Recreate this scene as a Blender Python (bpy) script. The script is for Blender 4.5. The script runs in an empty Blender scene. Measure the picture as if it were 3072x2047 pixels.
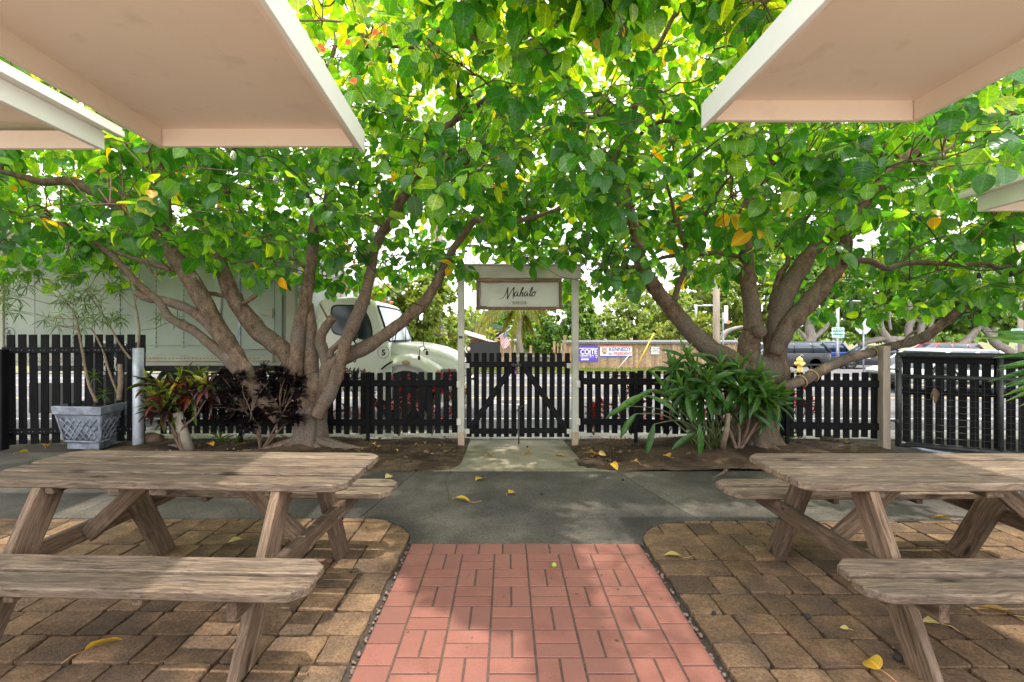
import bpy, math, random
import numpy as np
from mathutils import Vector, Matrix, Euler
random.seed(7); RNG = np.random.default_rng(7)
SC = bpy.context.scene; COL = SC.collection
R = math.radians
# ---------------------------------------------------------------- camera, sky, sun, exposure
CAMH = 1.41; FPX = 1488.0; VX = 1520.0; VY = 1004.0
cam = bpy.data.cameras.new('camera'); camo = bpy.data.objects.new('camera', cam); COL.objects.link(camo)
camo.location = (0, 0, CAMH); camo.rotation_euler = (R(90), 0, 0)
cam.sensor_width = 36; cam.lens = FPX / 3072 * 36; cam.shift_x = 16 / 3072; cam.shift_y = -19.5 / 3072
cam.clip_start = 0.05; cam.clip_end = 3000
SC.camera = camo
SUN = Vector((0.16, -0.14, 1.0)).normalized()
w = bpy.data.worlds.new('World'); SC.world = w; w.use_nodes = True
nt = w.node_tree; nt.nodes.clear()
N = nt.nodes.new; LK = nt.links.new
sky = N('ShaderNodeTexSky'); sky.sky_type = 'NISHITA'; sky.sun_disc = False
sky.sun_elevation = math.asin(SUN.z); sky.sun_rotation = math.atan2(SUN.x, SUN.y); sky.dust_density = 2.0
tc = N('ShaderNodeTexCoord'); mp = N('ShaderNodeMapping'); mp.inputs['Scale'].default_value = (1, 1, 2.4)
cn = N('ShaderNodeTexNoise'); cn.inputs['Scale'].default_value = 1.7; cn.inputs['Detail'].default_value = 7; cn.inputs['Roughness'].default_value = 0.6
cr = N('ShaderNodeValToRGB'); cr.color_ramp.elements[0].position = 0.30; cr.color_ramp.elements[1].position = 0.50
mx = N('ShaderNodeMix'); mx.data_type = 'RGBA'
mx.inputs['B'].default_value = (11.0, 11.0, 11.2, 1)
bg = N('ShaderNodeBackground'); bg.inputs['Strength'].default_value = 0.15
ow = N('ShaderNodeOutputWorld')
LK(tc.outputs['Generated'], mp.inputs['Vector']); LK(mp.outputs['Vector'], cn.inputs['Vector']); LK(cn.outputs['Fac'], cr.inputs['Fac'])
LK(cr.outputs['Color'], mx.inputs['Factor']); LK(sky.outputs['Color'], mx.inputs['A']); LK(mx.outputs['Result'], bg.inputs['Color'])
LK(bg.outputs['Background'], ow.inputs['Surface'])
sl = bpy.data.lights.new('sun', 'SUN'); sl.energy = 2.4; sl.angle = R(1.0); sl.color = (1.0, 0.94, 0.84)
so = bpy.data.objects.new('sun', sl); COL.objects.link(so); so.rotation_euler = SUN.to_track_quat('Z', 'Y').to_euler()
SC.view_settings.view_transform = 'Standard'; SC.view_settings.look = 'None'; SC.view_settings.gamma = 1
SC.view_settings.exposure = 1.18; SC.view_settings.use_curve_mapping = False
SC.cycles.max_bounces = 10; SC.cycles.transparent_max_bounces = 8; SC.cycles.use_denoising = True
# ---------------------------------------------------------------- helpers
def at(px, py, d): return Vector(((px - VX) * d / FPX, d, CAMH - (py - VY) * d / FPX))
def gnd(px, py):                                        # where a pixel of the courtyard meets the ground z = 0
    d = CAMH * FPX / (py - VY); return Vector(((px - VX) * d / FPX, d, 0))
GP = [(-30, 0), (6.75, 0), (7.9, -.12), (7.95, -.25), (21.6, -.30), (27, -.5), (32, -.87), (45, -1.0), (900, -1.3)]
def gz(y): return float(np.interp(y, [p[0] for p in GP], [p[1] for p in GP]))
WL = {}
def thing(name, label, cat, loc=(0, 0, 0), group=None):
    o = bpy.data.objects.new(name, None); COL.objects.link(o); o.empty_display_size = .2
    o.location = loc; o['label'] = label; o['category'] = cat; WL[o.name] = Vector(loc)
    if group: o['group'] = group
    return o
def tag(o, label, cat, group=None, kind=None):
    o['label'] = label; o['category'] = cat
    if group: o['group'] = group
    if kind: o['kind'] = kind
    return o
_mv = {}
def link(name, me, mat=None, parent=None, M=None, label=None, kind=None):
    """link a mesh; M is its world matrix at build time, turned into the parent's space"""
    o = bpy.data.objects.new(name, me); COL.objects.link(o)
    if mat is not None:
        if len(me.materials) == 0: me.materials.append(mat)
        elif me.materials[0] != mat:
            k = (me.name, mat.name)
            if k not in _mv: _mv[k] = me.copy(); _mv[k].materials.clear(); _mv[k].materials.append(mat)
            me = _mv[k]
    M = M or Matrix.Identity(4)
    WL[o.name] = M.translation.copy()
    if parent is not None:
        o.parent = parent; M = Matrix.Translation(-WL[parent.name]) @ M if parent.name in WL else M
    o.matrix_basis = M
    if label: o['label'] = label
    if kind: o['kind'] = kind
    return o
def mesh(name, V, F, smooth=False, uvs=None):
    me = bpy.data.meshes.new(name); me.from_pydata([tuple(v) for v in V], [], F)
    if smooth: me.polygons.foreach_set('use_smooth', [True] * len(me.polygons))
    if uvs is not None:
        l = me.uv_layers.new(name='UVMap'); l.data.foreach_set('uv', np.asarray(uvs, dtype=np.float32).ravel())
    me.update(); return me
class MB:
    def __init__(s): s.V = []; s.F = []; s.S = []
    def add(s, V, F, M=None, smooth=False):
        n = len(s.V)
        s.V += [tuple(M @ Vector(v)) if M is not None else tuple(v) for v in V]
        s.F += [tuple(i + n for i in f) for f in F]; s.S += [smooth] * len(F); return s
    def box(s, c, d, M=None, b=0.0):
        cx, cy, cz = c; hx, hy, hz = d[0] / 2, d[1] / 2, d[2] / 2
        if b <= 0:
            V = [(cx + i * hx, cy + j * hy, cz + k * hz) for i in (-1, 1) for j in (-1, 1) for k in (-1, 1)]
            F = [(0, 1, 3, 2), (4, 6, 7, 5), (0, 4, 5, 1), (2, 3, 7, 6), (0, 2, 6, 4), (1, 5, 7, 3)]
            return s.add(V, F, M)
        b = min(b, hx * .9, hy * .9, hz * .9)
        V = []; idx = {}
        for i in (-1, 1):
            for j in (-1, 1):
                for k in (-1, 1):
                    for a in range(3):
                        h = [hx - b, hy - b, hz - b]; h[a] += b
                        idx[i, j, k, a] = len(V); V.append((cx + i * h[0], cy + j * h[1], cz + k * h[2]))
        F = []
        for a in range(3):
            o1, o2 = (a + 1) % 3, (a + 2) % 3
            for sg in (-1, 1):
                q = []
                for (u, v) in ((-1, -1), (1, -1), (1, 1), (-1, 1)):
                    t = [0, 0, 0]; t[a] = sg; t[o1] = u; t[o2] = v; q.append(idx[t[0], t[1], t[2], a])
                F.append(tuple(q) if sg > 0 else tuple(q[::-1]))
            for u in (-1, 1):
                for v in (-1, 1):                      # edges along axis a
                    def K(e, ax):
                        t = [0, 0, 0]; t[a] = e; t[o1] = u; t[o2] = v; return idx[t[0], t[1], t[2], ax]
                    q = (K(-1, o1), K(1, o1), K(1, o2), K(-1, o2)); F.append(q if u * v < 0 else q[::-1])
        for i in (-1, 1):
            for j in (-1, 1):
                for k in (-1, 1):
                    q = (idx[i, j, k, 0], idx[i, j, k, 1], idx[i, j, k, 2]); F.append(q if i * j * k > 0 else q[::-1])
        return s.add(V, F, M)
    def prism(s, poly, z0, z1, b=0.0, M=None, dz=None, both=False):
        """polygon (ccw) extruded z0..z1, top (and bottom) edge chamfered by b"""
        n = len(poly); c = np.mean(np.array(poly), axis=0)
        P = [Vector((p[0], p[1])) for p in poly]
        def inset(b):
            out = []
            for i in range(n):
                e1 = (P[i] - P[i - 1]); e2 = (P[(i + 1) % n] - P[i])
                n1 = Vector((-e1.y, e1.x)).normalized() if e1.length > 1e-9 else Vector((0, 0)); n2 = Vector((-e2.y, e2.x)).normalized() if e2.length > 1e-9 else n1
                m = n1 + n2; m = m / max(m.length_squared / 2, .35) if m.length > 1e-6 else n1
                out.append(P[i] + m * b)
            return out
        rings = [[(p.x, p.y, z0) for p in P]]
        if b > 0:
            Q = inset(b)
            if both: rings = [[(p.x, p.y, z0) for p in Q], [(p.x, p.y, z0 + b) for p in P]]
            rings += [[(p.x, p.y, z1 - b * .8) for p in P], [(p.x, p.y, z1) for p in Q]]
        else: rings.append([(p.x, p.y, z1) for p in P])
        if dz is not None: rings[-1] = [(x, y, z + dz(x, y)) for x, y, z in rings[-1]]
        V = [v for r in rings for v in r]; F = [tuple(range(n))[::-1]]
        for k in range(len(rings) - 1):
            F += [(k * n + i, k * n + (i + 1) % n, (k + 1) * n + (i + 1) % n, (k + 1) * n + i) for i in range(n)]
        F.append(tuple((len(rings) - 1) * n + i for i in range(n)))
        return s.add(V, F, M)
    def tube(s, pts, rad, seg=8, cap=True, M=None, noise=0.0, smooth=True):
        pts = [Vector(p) for p in pts]; n = len(pts)
        if not hasattr(rad, '__len__'): rad = [rad] * n
        V = []; up = None
        for i, p in enumerate(pts):
            t = (pts[min(i + 1, n - 1)] - pts[max(i - 1, 0)]); t = t.normalized() if t.length > 1e-9 else Vector((0, 0, 1))
            if up is None:
                up = Vector((0, 0, 1)) if abs(t.z) < .9 else Vector((1, 0, 0))
            u = (up - t * up.dot(t)); u = u.normalized() if u.length > 1e-6 else t.orthogonal().normalized(); up = u; v = t.cross(u)
            for k in range(seg):
                a = 2 * math.pi * k / seg; r = rad[i] * (1 + noise * math.sin(3 * a + i * 1.3) * .5 + noise * random.uniform(-.5, .5))
                V.append(p + (u * math.cos(a) + v * math.sin(a)) * r)
        F = []
        for i in range(n - 1):
            F += [(i * seg + k, i * seg + (k + 1) % seg, (i + 1) * seg + (k + 1) % seg, (i + 1) * seg + k) for k in range(seg)]
        if cap: F += [tuple(range(seg))[::-1], tuple((n - 1) * seg + k for k in range(seg))]
        return s.add(V, F, M, smooth)
    def lathe(s, prof, seg=16, M=None, smooth=True):
        V = [(r * math.cos(2 * math.pi * k / seg), r * math.sin(2 * math.pi * k / seg), z) for r, z in prof for k in range(seg)]
        F = [(i * seg + k, i * seg + (k + 1) % seg, (i + 1) * seg + (k + 1) % seg, (i + 1) * seg + k) for i in range(len(prof) - 1) for k in range(seg)]
        F += [tuple(range(seg))[::-1], tuple((len(prof) - 1) * seg + k for k in range(seg))]
        return s.add(V, F, M, smooth)
    def mesh(s, name):
        me = mesh(name, s.V, s.F); me.polygons.foreach_set('use_smooth', s.S); return me
    def build(s, name, mat, parent=None, label=None, kind=None, origin=None):
        me = s.mesh(name)
        M = None
        if origin is None and parent is not None: origin = WL[parent.name]
        if origin is not None:
            me.transform(Matrix.Translation(-Vector(origin))); M = Matrix.Translation(Vector(origin))
        return link(name, me, mat, parent, M, label, kind)
def smooth_path(pts, rad, k=4):
    """Catmull-Rom through points with radii"""
    P = [Vector(p) for p in pts]; n = len(P); O = []; Q = []
    for i in range(n - 1):
        a, b, c, d = P[max(i - 1, 0)], P[i], P[i + 1], P[min(i + 2, n - 1)]
        for j in range(k):
            t = j / k
            O.append(.5 * ((2 * b) + (c - a) * t + (2 * a - 5 * b + 4 * c - d) * t * t + (3 * b - a - 3 * c + d) * t ** 3)); Q.append(rad[i] * (1 - t) + rad[i + 1] * t)
    O.append(P[-1]); Q.append(rad[-1]); return O, Q
def frame(p0, p1, up=(0, 0, 1)):
    """matrix with local X along p0->p1, local Z near up, origin at the middle"""
    p0 = Vector(p0); p1 = Vector(p1); x = (p1 - p0).normalized(); u = Vector(up); y = u.cross(x).normalized(); z = x.cross(y)
    return Matrix.Translation((p0 + p1) / 2) @ Matrix((x, y, z)).transposed().to_4x4(), (p1 - p0).length
_mc = {}
def boxmesh(d, b, name='board'):
    k = (round(d[0], 4), round(d[1], 4), round(d[2], 4), b, name)
    if k not in _mc: _mc[k] = MB().box((0, 0, 0), d, b=b).mesh(name)
    return _mc[k]
def plank(name, p0, p1, wd, th, mat, parent, up=(0, 0, 1), b=.004, label=None):
    """board of width wd (local Y) and thickness th (local Z) from p0 to p1"""
    M, L = frame(p0, p1, up)
    me = boxmesh((L, wd, th), b, name + mat.name)
    return link(name, me, mat, parent, M, label)
def clip_poly(poly, a, b):
    """part of the polygon left of the line a->b"""
    out = []; n = len(poly)
    def sd(p): return (b[0] - a[0]) * (p[1] - a[1]) - (b[1] - a[1]) * (p[0] - a[0])
    for i in range(n):
        p, q = poly[i], poly[(i + 1) % n]; sp, sq = sd(p), sd(q)
        if sp >= 0: out.append(p)
        if (sp > 0 > sq) or (sp < 0 < sq):
            t = sp / (sp - sq); out.append((p[0] + (q[0] - p[0]) * t, p[1] + (q[1] - p[1]) * t))
    return out
def parea(p): return .5 * sum(p[i][0] * p[(i + 1) % len(p)][1] - p[(i + 1) % len(p)][0] * p[i][1] for i in range(len(p)))
# ---------------------------------------------------------------- materials
def mat(name, c1, c2=None, rough=.7, scale=8, bump=.0, bscale=None, rnd=0.0, stretch=(1, 1, 1), detail=6, spec=.5, metal=0, c3=None, s3=1.5, t3=(.45, .62), coat=0.0, speck=None):
    m = bpy.data.materials.new(name); m.use_nodes = True; t = m.node_tree; n = t.nodes; l = t.links
    P = n['Principled BSDF']; P.inputs['Roughness'].default_value = rough; P.inputs['Specular IOR Level'].default_value = spec; P.inputs['Metallic'].default_value = metal
    P.inputs['Coat Weight'].default_value = coat
    if c2 is None and bump == 0 and rnd == 0: P.inputs['Base Color'].default_value = (*c1, 1); return m
    tc = n.new('ShaderNodeTexCoord'); oi = n.new('ShaderNodeObjectInfo')
    ad = n.new('ShaderNodeVectorMath'); ad.operation = 'ADD'
    sc = n.new('ShaderNodeVectorMath'); sc.operation = 'SCALE'; sc.inputs[0].default_value = (37, 71, 53); l.new(oi.outputs['Random'], sc.inputs['Scale'])
    l.new(tc.outputs['Object'], ad.inputs[0]); l.new(sc.outputs[0], ad.inputs[1])
    mp = n.new('ShaderNodeMapping'); mp.inputs['Scale'].default_value = stretch; l.new(ad.outputs[0], mp.inputs['Vector'])
    nz = n.new('ShaderNodeTexNoise'); nz.inputs['Scale'].default_value = scale; nz.inputs['Detail'].default_value = detail; nz.inputs['Roughness'].default_value = .62; l.new(mp.outputs[0], nz.inputs['Vector'])
    rp = n.new('ShaderNodeValToRGB'); rp.color_ramp.elements[0].position = .33; rp.color_ramp.elements[1].position = .68
    rp.color_ramp.elements[0].color = (*c1, 1); rp.color_ramp.elements[1].color = (*(c2 or c1), 1); l.new(nz.outputs['Fac'], rp.inputs['Fac'])
    out = rp.outputs['Color']
    if c3 is not None:
        n3 = n.new('ShaderNodeTexNoise'); n3.inputs['Scale'].default_value = s3; n3.inputs['Detail'].default_value = 5; l.new(ad.outputs[0], n3.inputs['Vector'])
        r3 = n.new('ShaderNodeValToRGB'); r3.color_ramp.elements[0].position = t3[0]; r3.color_ramp.elements[1].position = t3[1]; l.new(n3.outputs['Fac'], r3.inputs['Fac'])
        mm = n.new('ShaderNodeMix'); mm.data_type = 'RGBA'; mm.inputs['B'].default_value = (*c3, 1); l.new(r3.outputs['Color'], mm.inputs['Factor']); l.new(out, mm.inputs['A']); out = mm.outputs['Result']
    if speck:
        ns = n.new('ShaderNodeTexNoise'); ns.inputs['Scale'].default_value = speck[0]; ns.inputs['Detail'].default_value = 3; ns.inputs['Roughness'].default_value = .8; l.new(ad.outputs[0], ns.inputs['Vector'])
        r4 = n.new('ShaderNodeValToRGB'); r4.color_ramp.elements[0].position = .34; r4.color_ramp.elements[1].position = .66; k_ = speck[1]
        r4.color_ramp.elements[0].color = (1 - k_, 1 - k_, 1 - k_, 1); r4.color_ramp.elements[1].color = (1 + k_ * .7, 1 + k_ * .7, 1 + k_ * .7, 1); l.new(ns.outputs['Fac'], r4.inputs['Fac'])
        m4 = n.new('ShaderNodeMix'); m4.data_type = 'RGBA'; m4.blend_type = 'MULTIPLY'; m4.inputs['Factor'].default_value = 1; l.new(out, m4.inputs['A']); l.new(r4.outputs['Color'], m4.inputs['B']); out = m4.outputs['Result']
    if rnd:
        hs = n.new('ShaderNodeHueSaturation'); mr = n.new('ShaderNodeMapRange'); mr.inputs['To Min'].default_value = 1 - rnd; mr.inputs['To Max'].default_value = 1 + rnd
        l.new(oi.outputs['Random'], mr.inputs['Value']); l.new(mr.outputs[0], hs.inputs['Value']); l.new(out, hs.inputs['Color']); out = hs.outputs['Color']
    l.new(out, P.inputs['Base Color'])
    if bump:
        nb = n.new('ShaderNodeTexNoise'); nb.inputs['Scale'].default_value = bscale or scale * 4; nb.inputs['Detail'].default_value = 8; nb.inputs['Roughness'].default_value = .65; l.new(mp.outputs[0], nb.inputs['Vector'])
        bp = n.new('ShaderNodeBump'); bp.inputs['Strength'].default_value = bump; bp.inputs['Distance'].default_value = .01; l.new(nb.outputs['Fac'], bp.inputs['Height']); l.new(bp.outputs[0], P.inputs['Normal'])
    return m
def wood(name, dark, mid, light, rough=.75, g=1.0, bump=.5):
    """weathered timber; grain runs along local X"""
    m = bpy.data.materials.new(name); m.use_nodes = True; t = m.node_tree; n = t.nodes; l = t.links
    P = n['Principled BSDF']; P.inputs['Roughness'].default_value = rough; P.inputs['Specular IOR Level'].default_value = .25
    tc = n.new('ShaderNodeTexCoord'); oi = n.new('ShaderNodeObjectInfo')
    sc = n.new('ShaderNodeVectorMath'); sc.operation = 'SCALE'; sc.inputs[0].default_value = (13, 7, 5); l.new(oi.outputs['Random'], sc.inputs['Scale'])
    ad = n.new('ShaderNodeVectorMath'); ad.operation = 'ADD'; l.new(tc.outputs['Object'], ad.inputs[0]); l.new(sc.outputs[0], ad.inputs[1])
    # rings warped by a slow noise, so the grain bends round the knots
    wn = n.new('ShaderNodeTexNoise'); wn.inputs['Scale'].default_value = 2.6 * g; wn.inputs['Detail'].default_value = 3; l.new(ad.outputs[0], wn.inputs['Vector'])
    ws = n.new('ShaderNodeVectorMath'); ws.operation = 'SCALE'; ws.inputs['Scale'].default_value = .10; l.new(wn.outputs['Color'], ws.inputs[0])
    a2 = n.new('ShaderNodeVectorMath'); a2.operation = 'ADD'; l.new(ad.outputs[0], a2.inputs[0]); l.new(ws.outputs[0], a2.inputs[1])
    mp = n.new('ShaderNodeMapping'); mp.inputs['Scale'].default_value = (1.1, 22, 22); l.new(a2.outputs[0], mp.inputs['Vector'])
    nz = n.new('ShaderNodeTexNoise'); nz.inputs['Scale'].default_value = 3.4 * g; nz.inputs['Detail'].default_value = 9; nz.inputs['Roughness'].default_value = .68; l.new(mp.outputs[0], nz.inputs['Vector'])
    rp = n.new('ShaderNodeValToRGB'); e = rp.color_ramp.elements; e[0].position = .30; e[0].color = (*dark, 1); e[1].position = .70; e[1].color = (*light, 1)
    k = e.new(.48); k.color = (*mid, 1); l.new(nz.outputs['Fac'], rp.inputs['Fac'])
    # knots and worn pale blotches
    mk = n.new('ShaderNodeMapping'); mk.inputs['Scale'].default_value = (2.4, 7, 7); l.new(ad.outputs[0], mk.inputs['Vector'])
    vo = n.new('ShaderNodeTexVoronoi'); vo.inputs['Scale'].default_value = 1.1; l.new(mk.outputs[0], vo.inputs['Vector'])
    rk = n.new('ShaderNodeValToRGB'); rk.color_ramp.elements[0].position = .07; rk.color_ramp.elements[0].color = (.30, .25, .21, 1); rk.color_ramp.elements[1].position = .19; rk.color_ramp.elements[1].color = (1, 1, 1, 1); l.new(vo.outputs['Distance'], rk.inputs['Fac'])
    n3 = n.new('ShaderNodeTexNoise'); n3.inputs['Scale'].default_value = 3.5; n3.inputs['Detail'].default_value = 5; m3 = n.new('ShaderNodeMapping'); m3.inputs['Scale'].default_value = (1, 4, 4); l.new(ad.outputs[0], m3.inputs['Vector']); l.new(m3.outputs[0], n3.inputs['Vector'])
    r3 = n.new('ShaderNodeValToRGB'); r3.color_ramp.elements[0].position = .35; r3.color_ramp.elements[0].color = (.72, .72, .74, 1); r3.color_ramp.elements[1].position = .7; r3.color_ramp.elements[1].color = (1.2, 1.16, 1.1, 1); l.new(n3.outputs['Fac'], r3.inputs['Fac'])
    m1 = n.new('ShaderNodeMix'); m1.data_type = 'RGBA'; m1.blend_type = 'MULTIPLY'; m1.inputs['Factor'].default_value = 1; l.new(rp.outputs['Color'], m1.inputs['A']); l.new(rk.outputs['Color'], m1.inputs['B'])
    m2 = n.new('ShaderNodeMix'); m2.data_type = 'RGBA'; m2.blend_type = 'MULTIPLY'; m2.inputs['Factor'].default_value = 1; l.new(m1.outputs['Result'], m2.inputs['A']); l.new(r3.outputs['Color'], m2.inputs['B'])
    mf = n.new('ShaderNodeMapping'); mf.inputs['Scale'].default_value = (2.2, 60, 60); l.new(a2.outputs[0], mf.inputs['Vector'])
    nf = n.new('ShaderNodeTexNoise'); nf.inputs['Scale'].default_value = 3.0; nf.inputs['Detail'].default_value = 4; nf.inputs['Roughness'].default_value = .75; l.new(mf.outputs[0], nf.inputs['Vector'])
    rf = n.new('ShaderNodeValToRGB'); rf.color_ramp.elements[0].position = .30; rf.color_ramp.elements[0].color = (.60, .58, .56, 1); rf.color_ramp.elements[1].position = .58; rf.color_ramp.elements[1].color = (1.12, 1.12, 1.12, 1); l.new(nf.outputs['Fac'], rf.inputs['Fac'])
    m5 = n.new('ShaderNodeMix'); m5.data_type = 'RGBA'; m5.blend_type = 'MULTIPLY'; m5.inputs['Factor'].default_value = 1; l.new(m2.outputs['Result'], m5.inputs['A']); l.new(rf.outputs['Color'], m5.inputs['B']); m2 = m5
    hs = n.new('ShaderNodeHueSaturation'); mr = n.new('ShaderNodeMapRange'); mr.inputs['To Min'].default_value = .74; mr.inputs['To Max'].default_value = 1.2
    l.new(oi.outputs['Random'], mr.inputs['Value']); l.new(mr.outputs[0], hs.inputs['Value']); l.new(m2.outputs['Result'], hs.inputs['Color']); l.new(hs.outputs['Color'], P.inputs['Base Color'])
    bp = n.new('ShaderNodeBump'); bp.inputs['Strength'].default_value = bump; bp.inputs['Distance'].default_value = .006; l.new(nz.outputs['Fac'], bp.inputs['Height']); l.new(bp.outputs[0], P.inputs['Normal'])
    return m
def leafmat(name, ramp, trans, tfac=.45, rough=.32, vein=True, spec=.5, kveins=7.0):
    """ramp: [(pos, colour)] read by the leaf's own tint; trans multiplies the colour for light passing through"""
    m = bpy.data.materials.new(name); m.use_nodes = True; t = m.node_tree; n = t.nodes; l = t.links
    P = n['Principled BSDF']; P.inputs['Roughness'].default_value = rough; P.inputs['Specular IOR Level'].default_value = spec; P.inputs['Coat Weight'].default_value = 0
    at_ = n.new('ShaderNodeAttribute'); at_.attribute_name = 'tint'
    rp = n.new('ShaderNodeValToRGB'); e = rp.color_ramp.elements
    e[0].position = ramp[0][0]; e[0].color = (*ramp[0][1], 1); e[1].position = ramp[-1][0]; e[1].color = (*ramp[-1][1], 1)
    for p, c in ramp[1:-1]: k = e.new(p); k.color = (*c, 1)
    l.new(at_.outputs['Fac'], rp.inputs['Fac']); col = rp.outputs['Color']
    if vein:
        uv = n.new('ShaderNodeUVMap'); uv.uv_map = 'UVMap'; sx = n.new('ShaderNodeSeparateXYZ'); l.new(uv.outputs[0], sx.inputs[0])
        def mth(op, a, b=None):
            q = n.new('ShaderNodeMath'); q.operation = op
            for i, v in enumerate((a, b)):
                if v is None: continue
                if isinstance(v, (int, float)): q.inputs[i].default_value = v
                else: l.new(v, q.inputs[i])
            return q.outputs[0]
        av = mth('ABSOLUTE', sx.outputs['Y'])
        mid = mth('LESS_THAN', av, .035)
        ph = mth('FRACT', mth('MULTIPLY', mth('SUBTRACT', sx.outputs['X'], mth('MULTIPLY', av, .45)), kveins))
        lat = mth('LESS_THAN', mth('ABSOLUTE', mth('SUBTRACT', ph, .5)), .055)
        vn = mth('MAXIMUM', mid, mth('MULTIPLY', lat, .7))
        vm = n.new('ShaderNodeMix'); vm.data_type = 'RGBA'; vm.blend_type = 'MIX'; l.new(mth('MULTIPLY', vn, .38), vm.inputs['Factor']); l.new(col, vm.inputs['A'])
        br = n.new('ShaderNodeMix'); br.data_type = 'RGBA'; br.blend_type = 'MULTIPLY'; br.inputs['Factor'].default_value = 1; l.new(col, br.inputs['A']); br.inputs['B'].default_value = (3.0, 2.2, 2.4, 1); l.new(br.outputs['Result'], vm.inputs['B'])
        col = vm.outputs['Result']
        bp = n.new('ShaderNodeBump'); bp.inputs['Strength'].default_value = .5; bp.inputs['Distance'].default_value = .004
        l.new(mth('ABSOLUTE', mth('SUBTRACT', ph, .5)), bp.inputs['Height']); l.new(bp.outputs[0], P.inputs['Normal'])
    tcn = n.new('ShaderNodeTexCoord'); nm = n.new('ShaderNodeTexNoise'); nm.inputs['Scale'].default_value = 9; nm.inputs['Detail'].default_value = 5; l.new(tcn.outputs['Object'], nm.inputs['Vector'])
    rm = n.new('ShaderNodeValToRGB'); rm.color_ramp.elements[0].position = .36; rm.color_ramp.elements[0].color = (.72, .74, .7, 1); rm.color_ramp.elements[1].position = .66; rm.color_ramp.elements[1].color = (1.18, 1.12, 1.1, 1); l.new(nm.outputs['Fac'], rm.inputs['Fac'])
    mo = n.new('ShaderNodeMix'); mo.data_type = 'RGBA'; mo.blend_type = 'MULTIPLY'; mo.inputs['Factor'].default_value = 1; l.new(col, mo.inputs['A']); l.new(rm.outputs['Color'], mo.inputs['B']); col = mo.outputs['Result']
    l.new(col, P.inputs['Base Color'])
    tr = n.new('ShaderNodeBsdfTranslucent'); tm = n.new('ShaderNodeMix'); tm.data_type = 'RGBA'; tm.blend_type = 'MULTIPLY'; tm.inputs['Factor'].default_value = 1
    l.new(col, tm.inputs['A']); tm.inputs['B'].default_value = (*trans, 1); l.new(tm.outputs['Result'], tr.inputs['Color'])
    ms = n.new('ShaderNodeMixShader'); ms.inputs['Fac'].default_value = tfac; l.new(P.outputs[0], ms.inputs[1]); l.new(tr.outputs[0], ms.inputs[2]); l.new(ms.outputs[0], n['Material Output'].inputs['Surface'])
    return m
def barkmat(name, c1, c2, c3, scale=9, stretch=(1, 1, .35), bump=.8):
    return mat(name, c1, c2, rough=.85, scale=scale, bump=bump, bscale=scale * 3, stretch=stretch, detail=8, spec=.15, c3=c3, s3=2.2, speck=(70, .45))
def plain(name, c, rough=.5, metal=0, spec=.5, emit=0):
    return mat(name, c, rough=rough, metal=metal, spec=spec)
def glass(name, c=(.02, .03, .03), rough=.05):
    m = plain(name, c, rough); m.node_tree.nodes['Principled BSDF'].inputs['Specular IOR Level'].default_value = .9; return m
# ---------------------------------------------------------------- leaves
def leaf_template(us, hw, curl=.25, fold=.15, wave=.0):
    """three vertices across; returns (V (n,3) in units of length/width, faces, uvs per vertex)"""
    V = []; UV = []
    for i, (u, h) in enumerate(zip(us, hw)):
        bend = curl * u * u; x = u * (1 - .25 * curl * u)
        for sgn in (-1, 0, 1):
            V.append((x, sgn * h, -bend + (abs(sgn) * h * fold) + wave * sgn * math.sin(u * 9))); UV.append((u, sgn * h))
    F = []
    for i in range(len(us) - 1):
        a = i * 3; F += [(a, a + 3, a + 4, a + 1), (a + 1, a + 4, a + 5, a + 2)]
    return np.array(V, dtype=np.float64), F, np.array(UV, dtype=np.float64)
KU = [0, .05, .18, .36, .56, .76, .91, 1.0]; KH = [.08, .27, .45, .515, .48, .345, .16, .01]
KOU = [leaf_template(KU, KH, c, f, w_) for c, f, w_ in ((.2, .3, .04), (.45, .45, .05), (.8, .25, .04), (.35, -.25, .06), (.1, .6, .02), (1.05, .4, .05))]
SU = [0, .1, .25, .45, .65, .82, .94, 1.0]; SH = [.12, .26, .42, .5, .46, .32, .15, .01]
STRAP = [leaf_template(SU, SH, c, f, 0) for c, f in ((.2, .3), (.5, .35), (.8, .3), (.05, .3))]
NU = [0, .3, .65, 1.0]; NH = [.2, .5, .4, .02]
NEEDLE = [leaf_template(NU, NH, c, .2, 0) for c in (.15, .4, .7)]
QU = [0, .35, .75, 1.0]; QH = [.08, .5, .35, .02]
SMALL = [leaf_template(QU, QH, c, .3, 0) for c in (.1, .35, .6)]
def frames(D, Nn):
    D = D / np.linalg.norm(D, axis=1, keepdims=True)
    S = np.cross(Nn, D); ln = np.linalg.norm(S, axis=1, keepdims=True); S = np.where(ln > 1e-5, S / np.maximum(ln, 1e-5), np.array([[1.0, 0, 0]])); U = np.cross(D, S); return D, S, U
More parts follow.
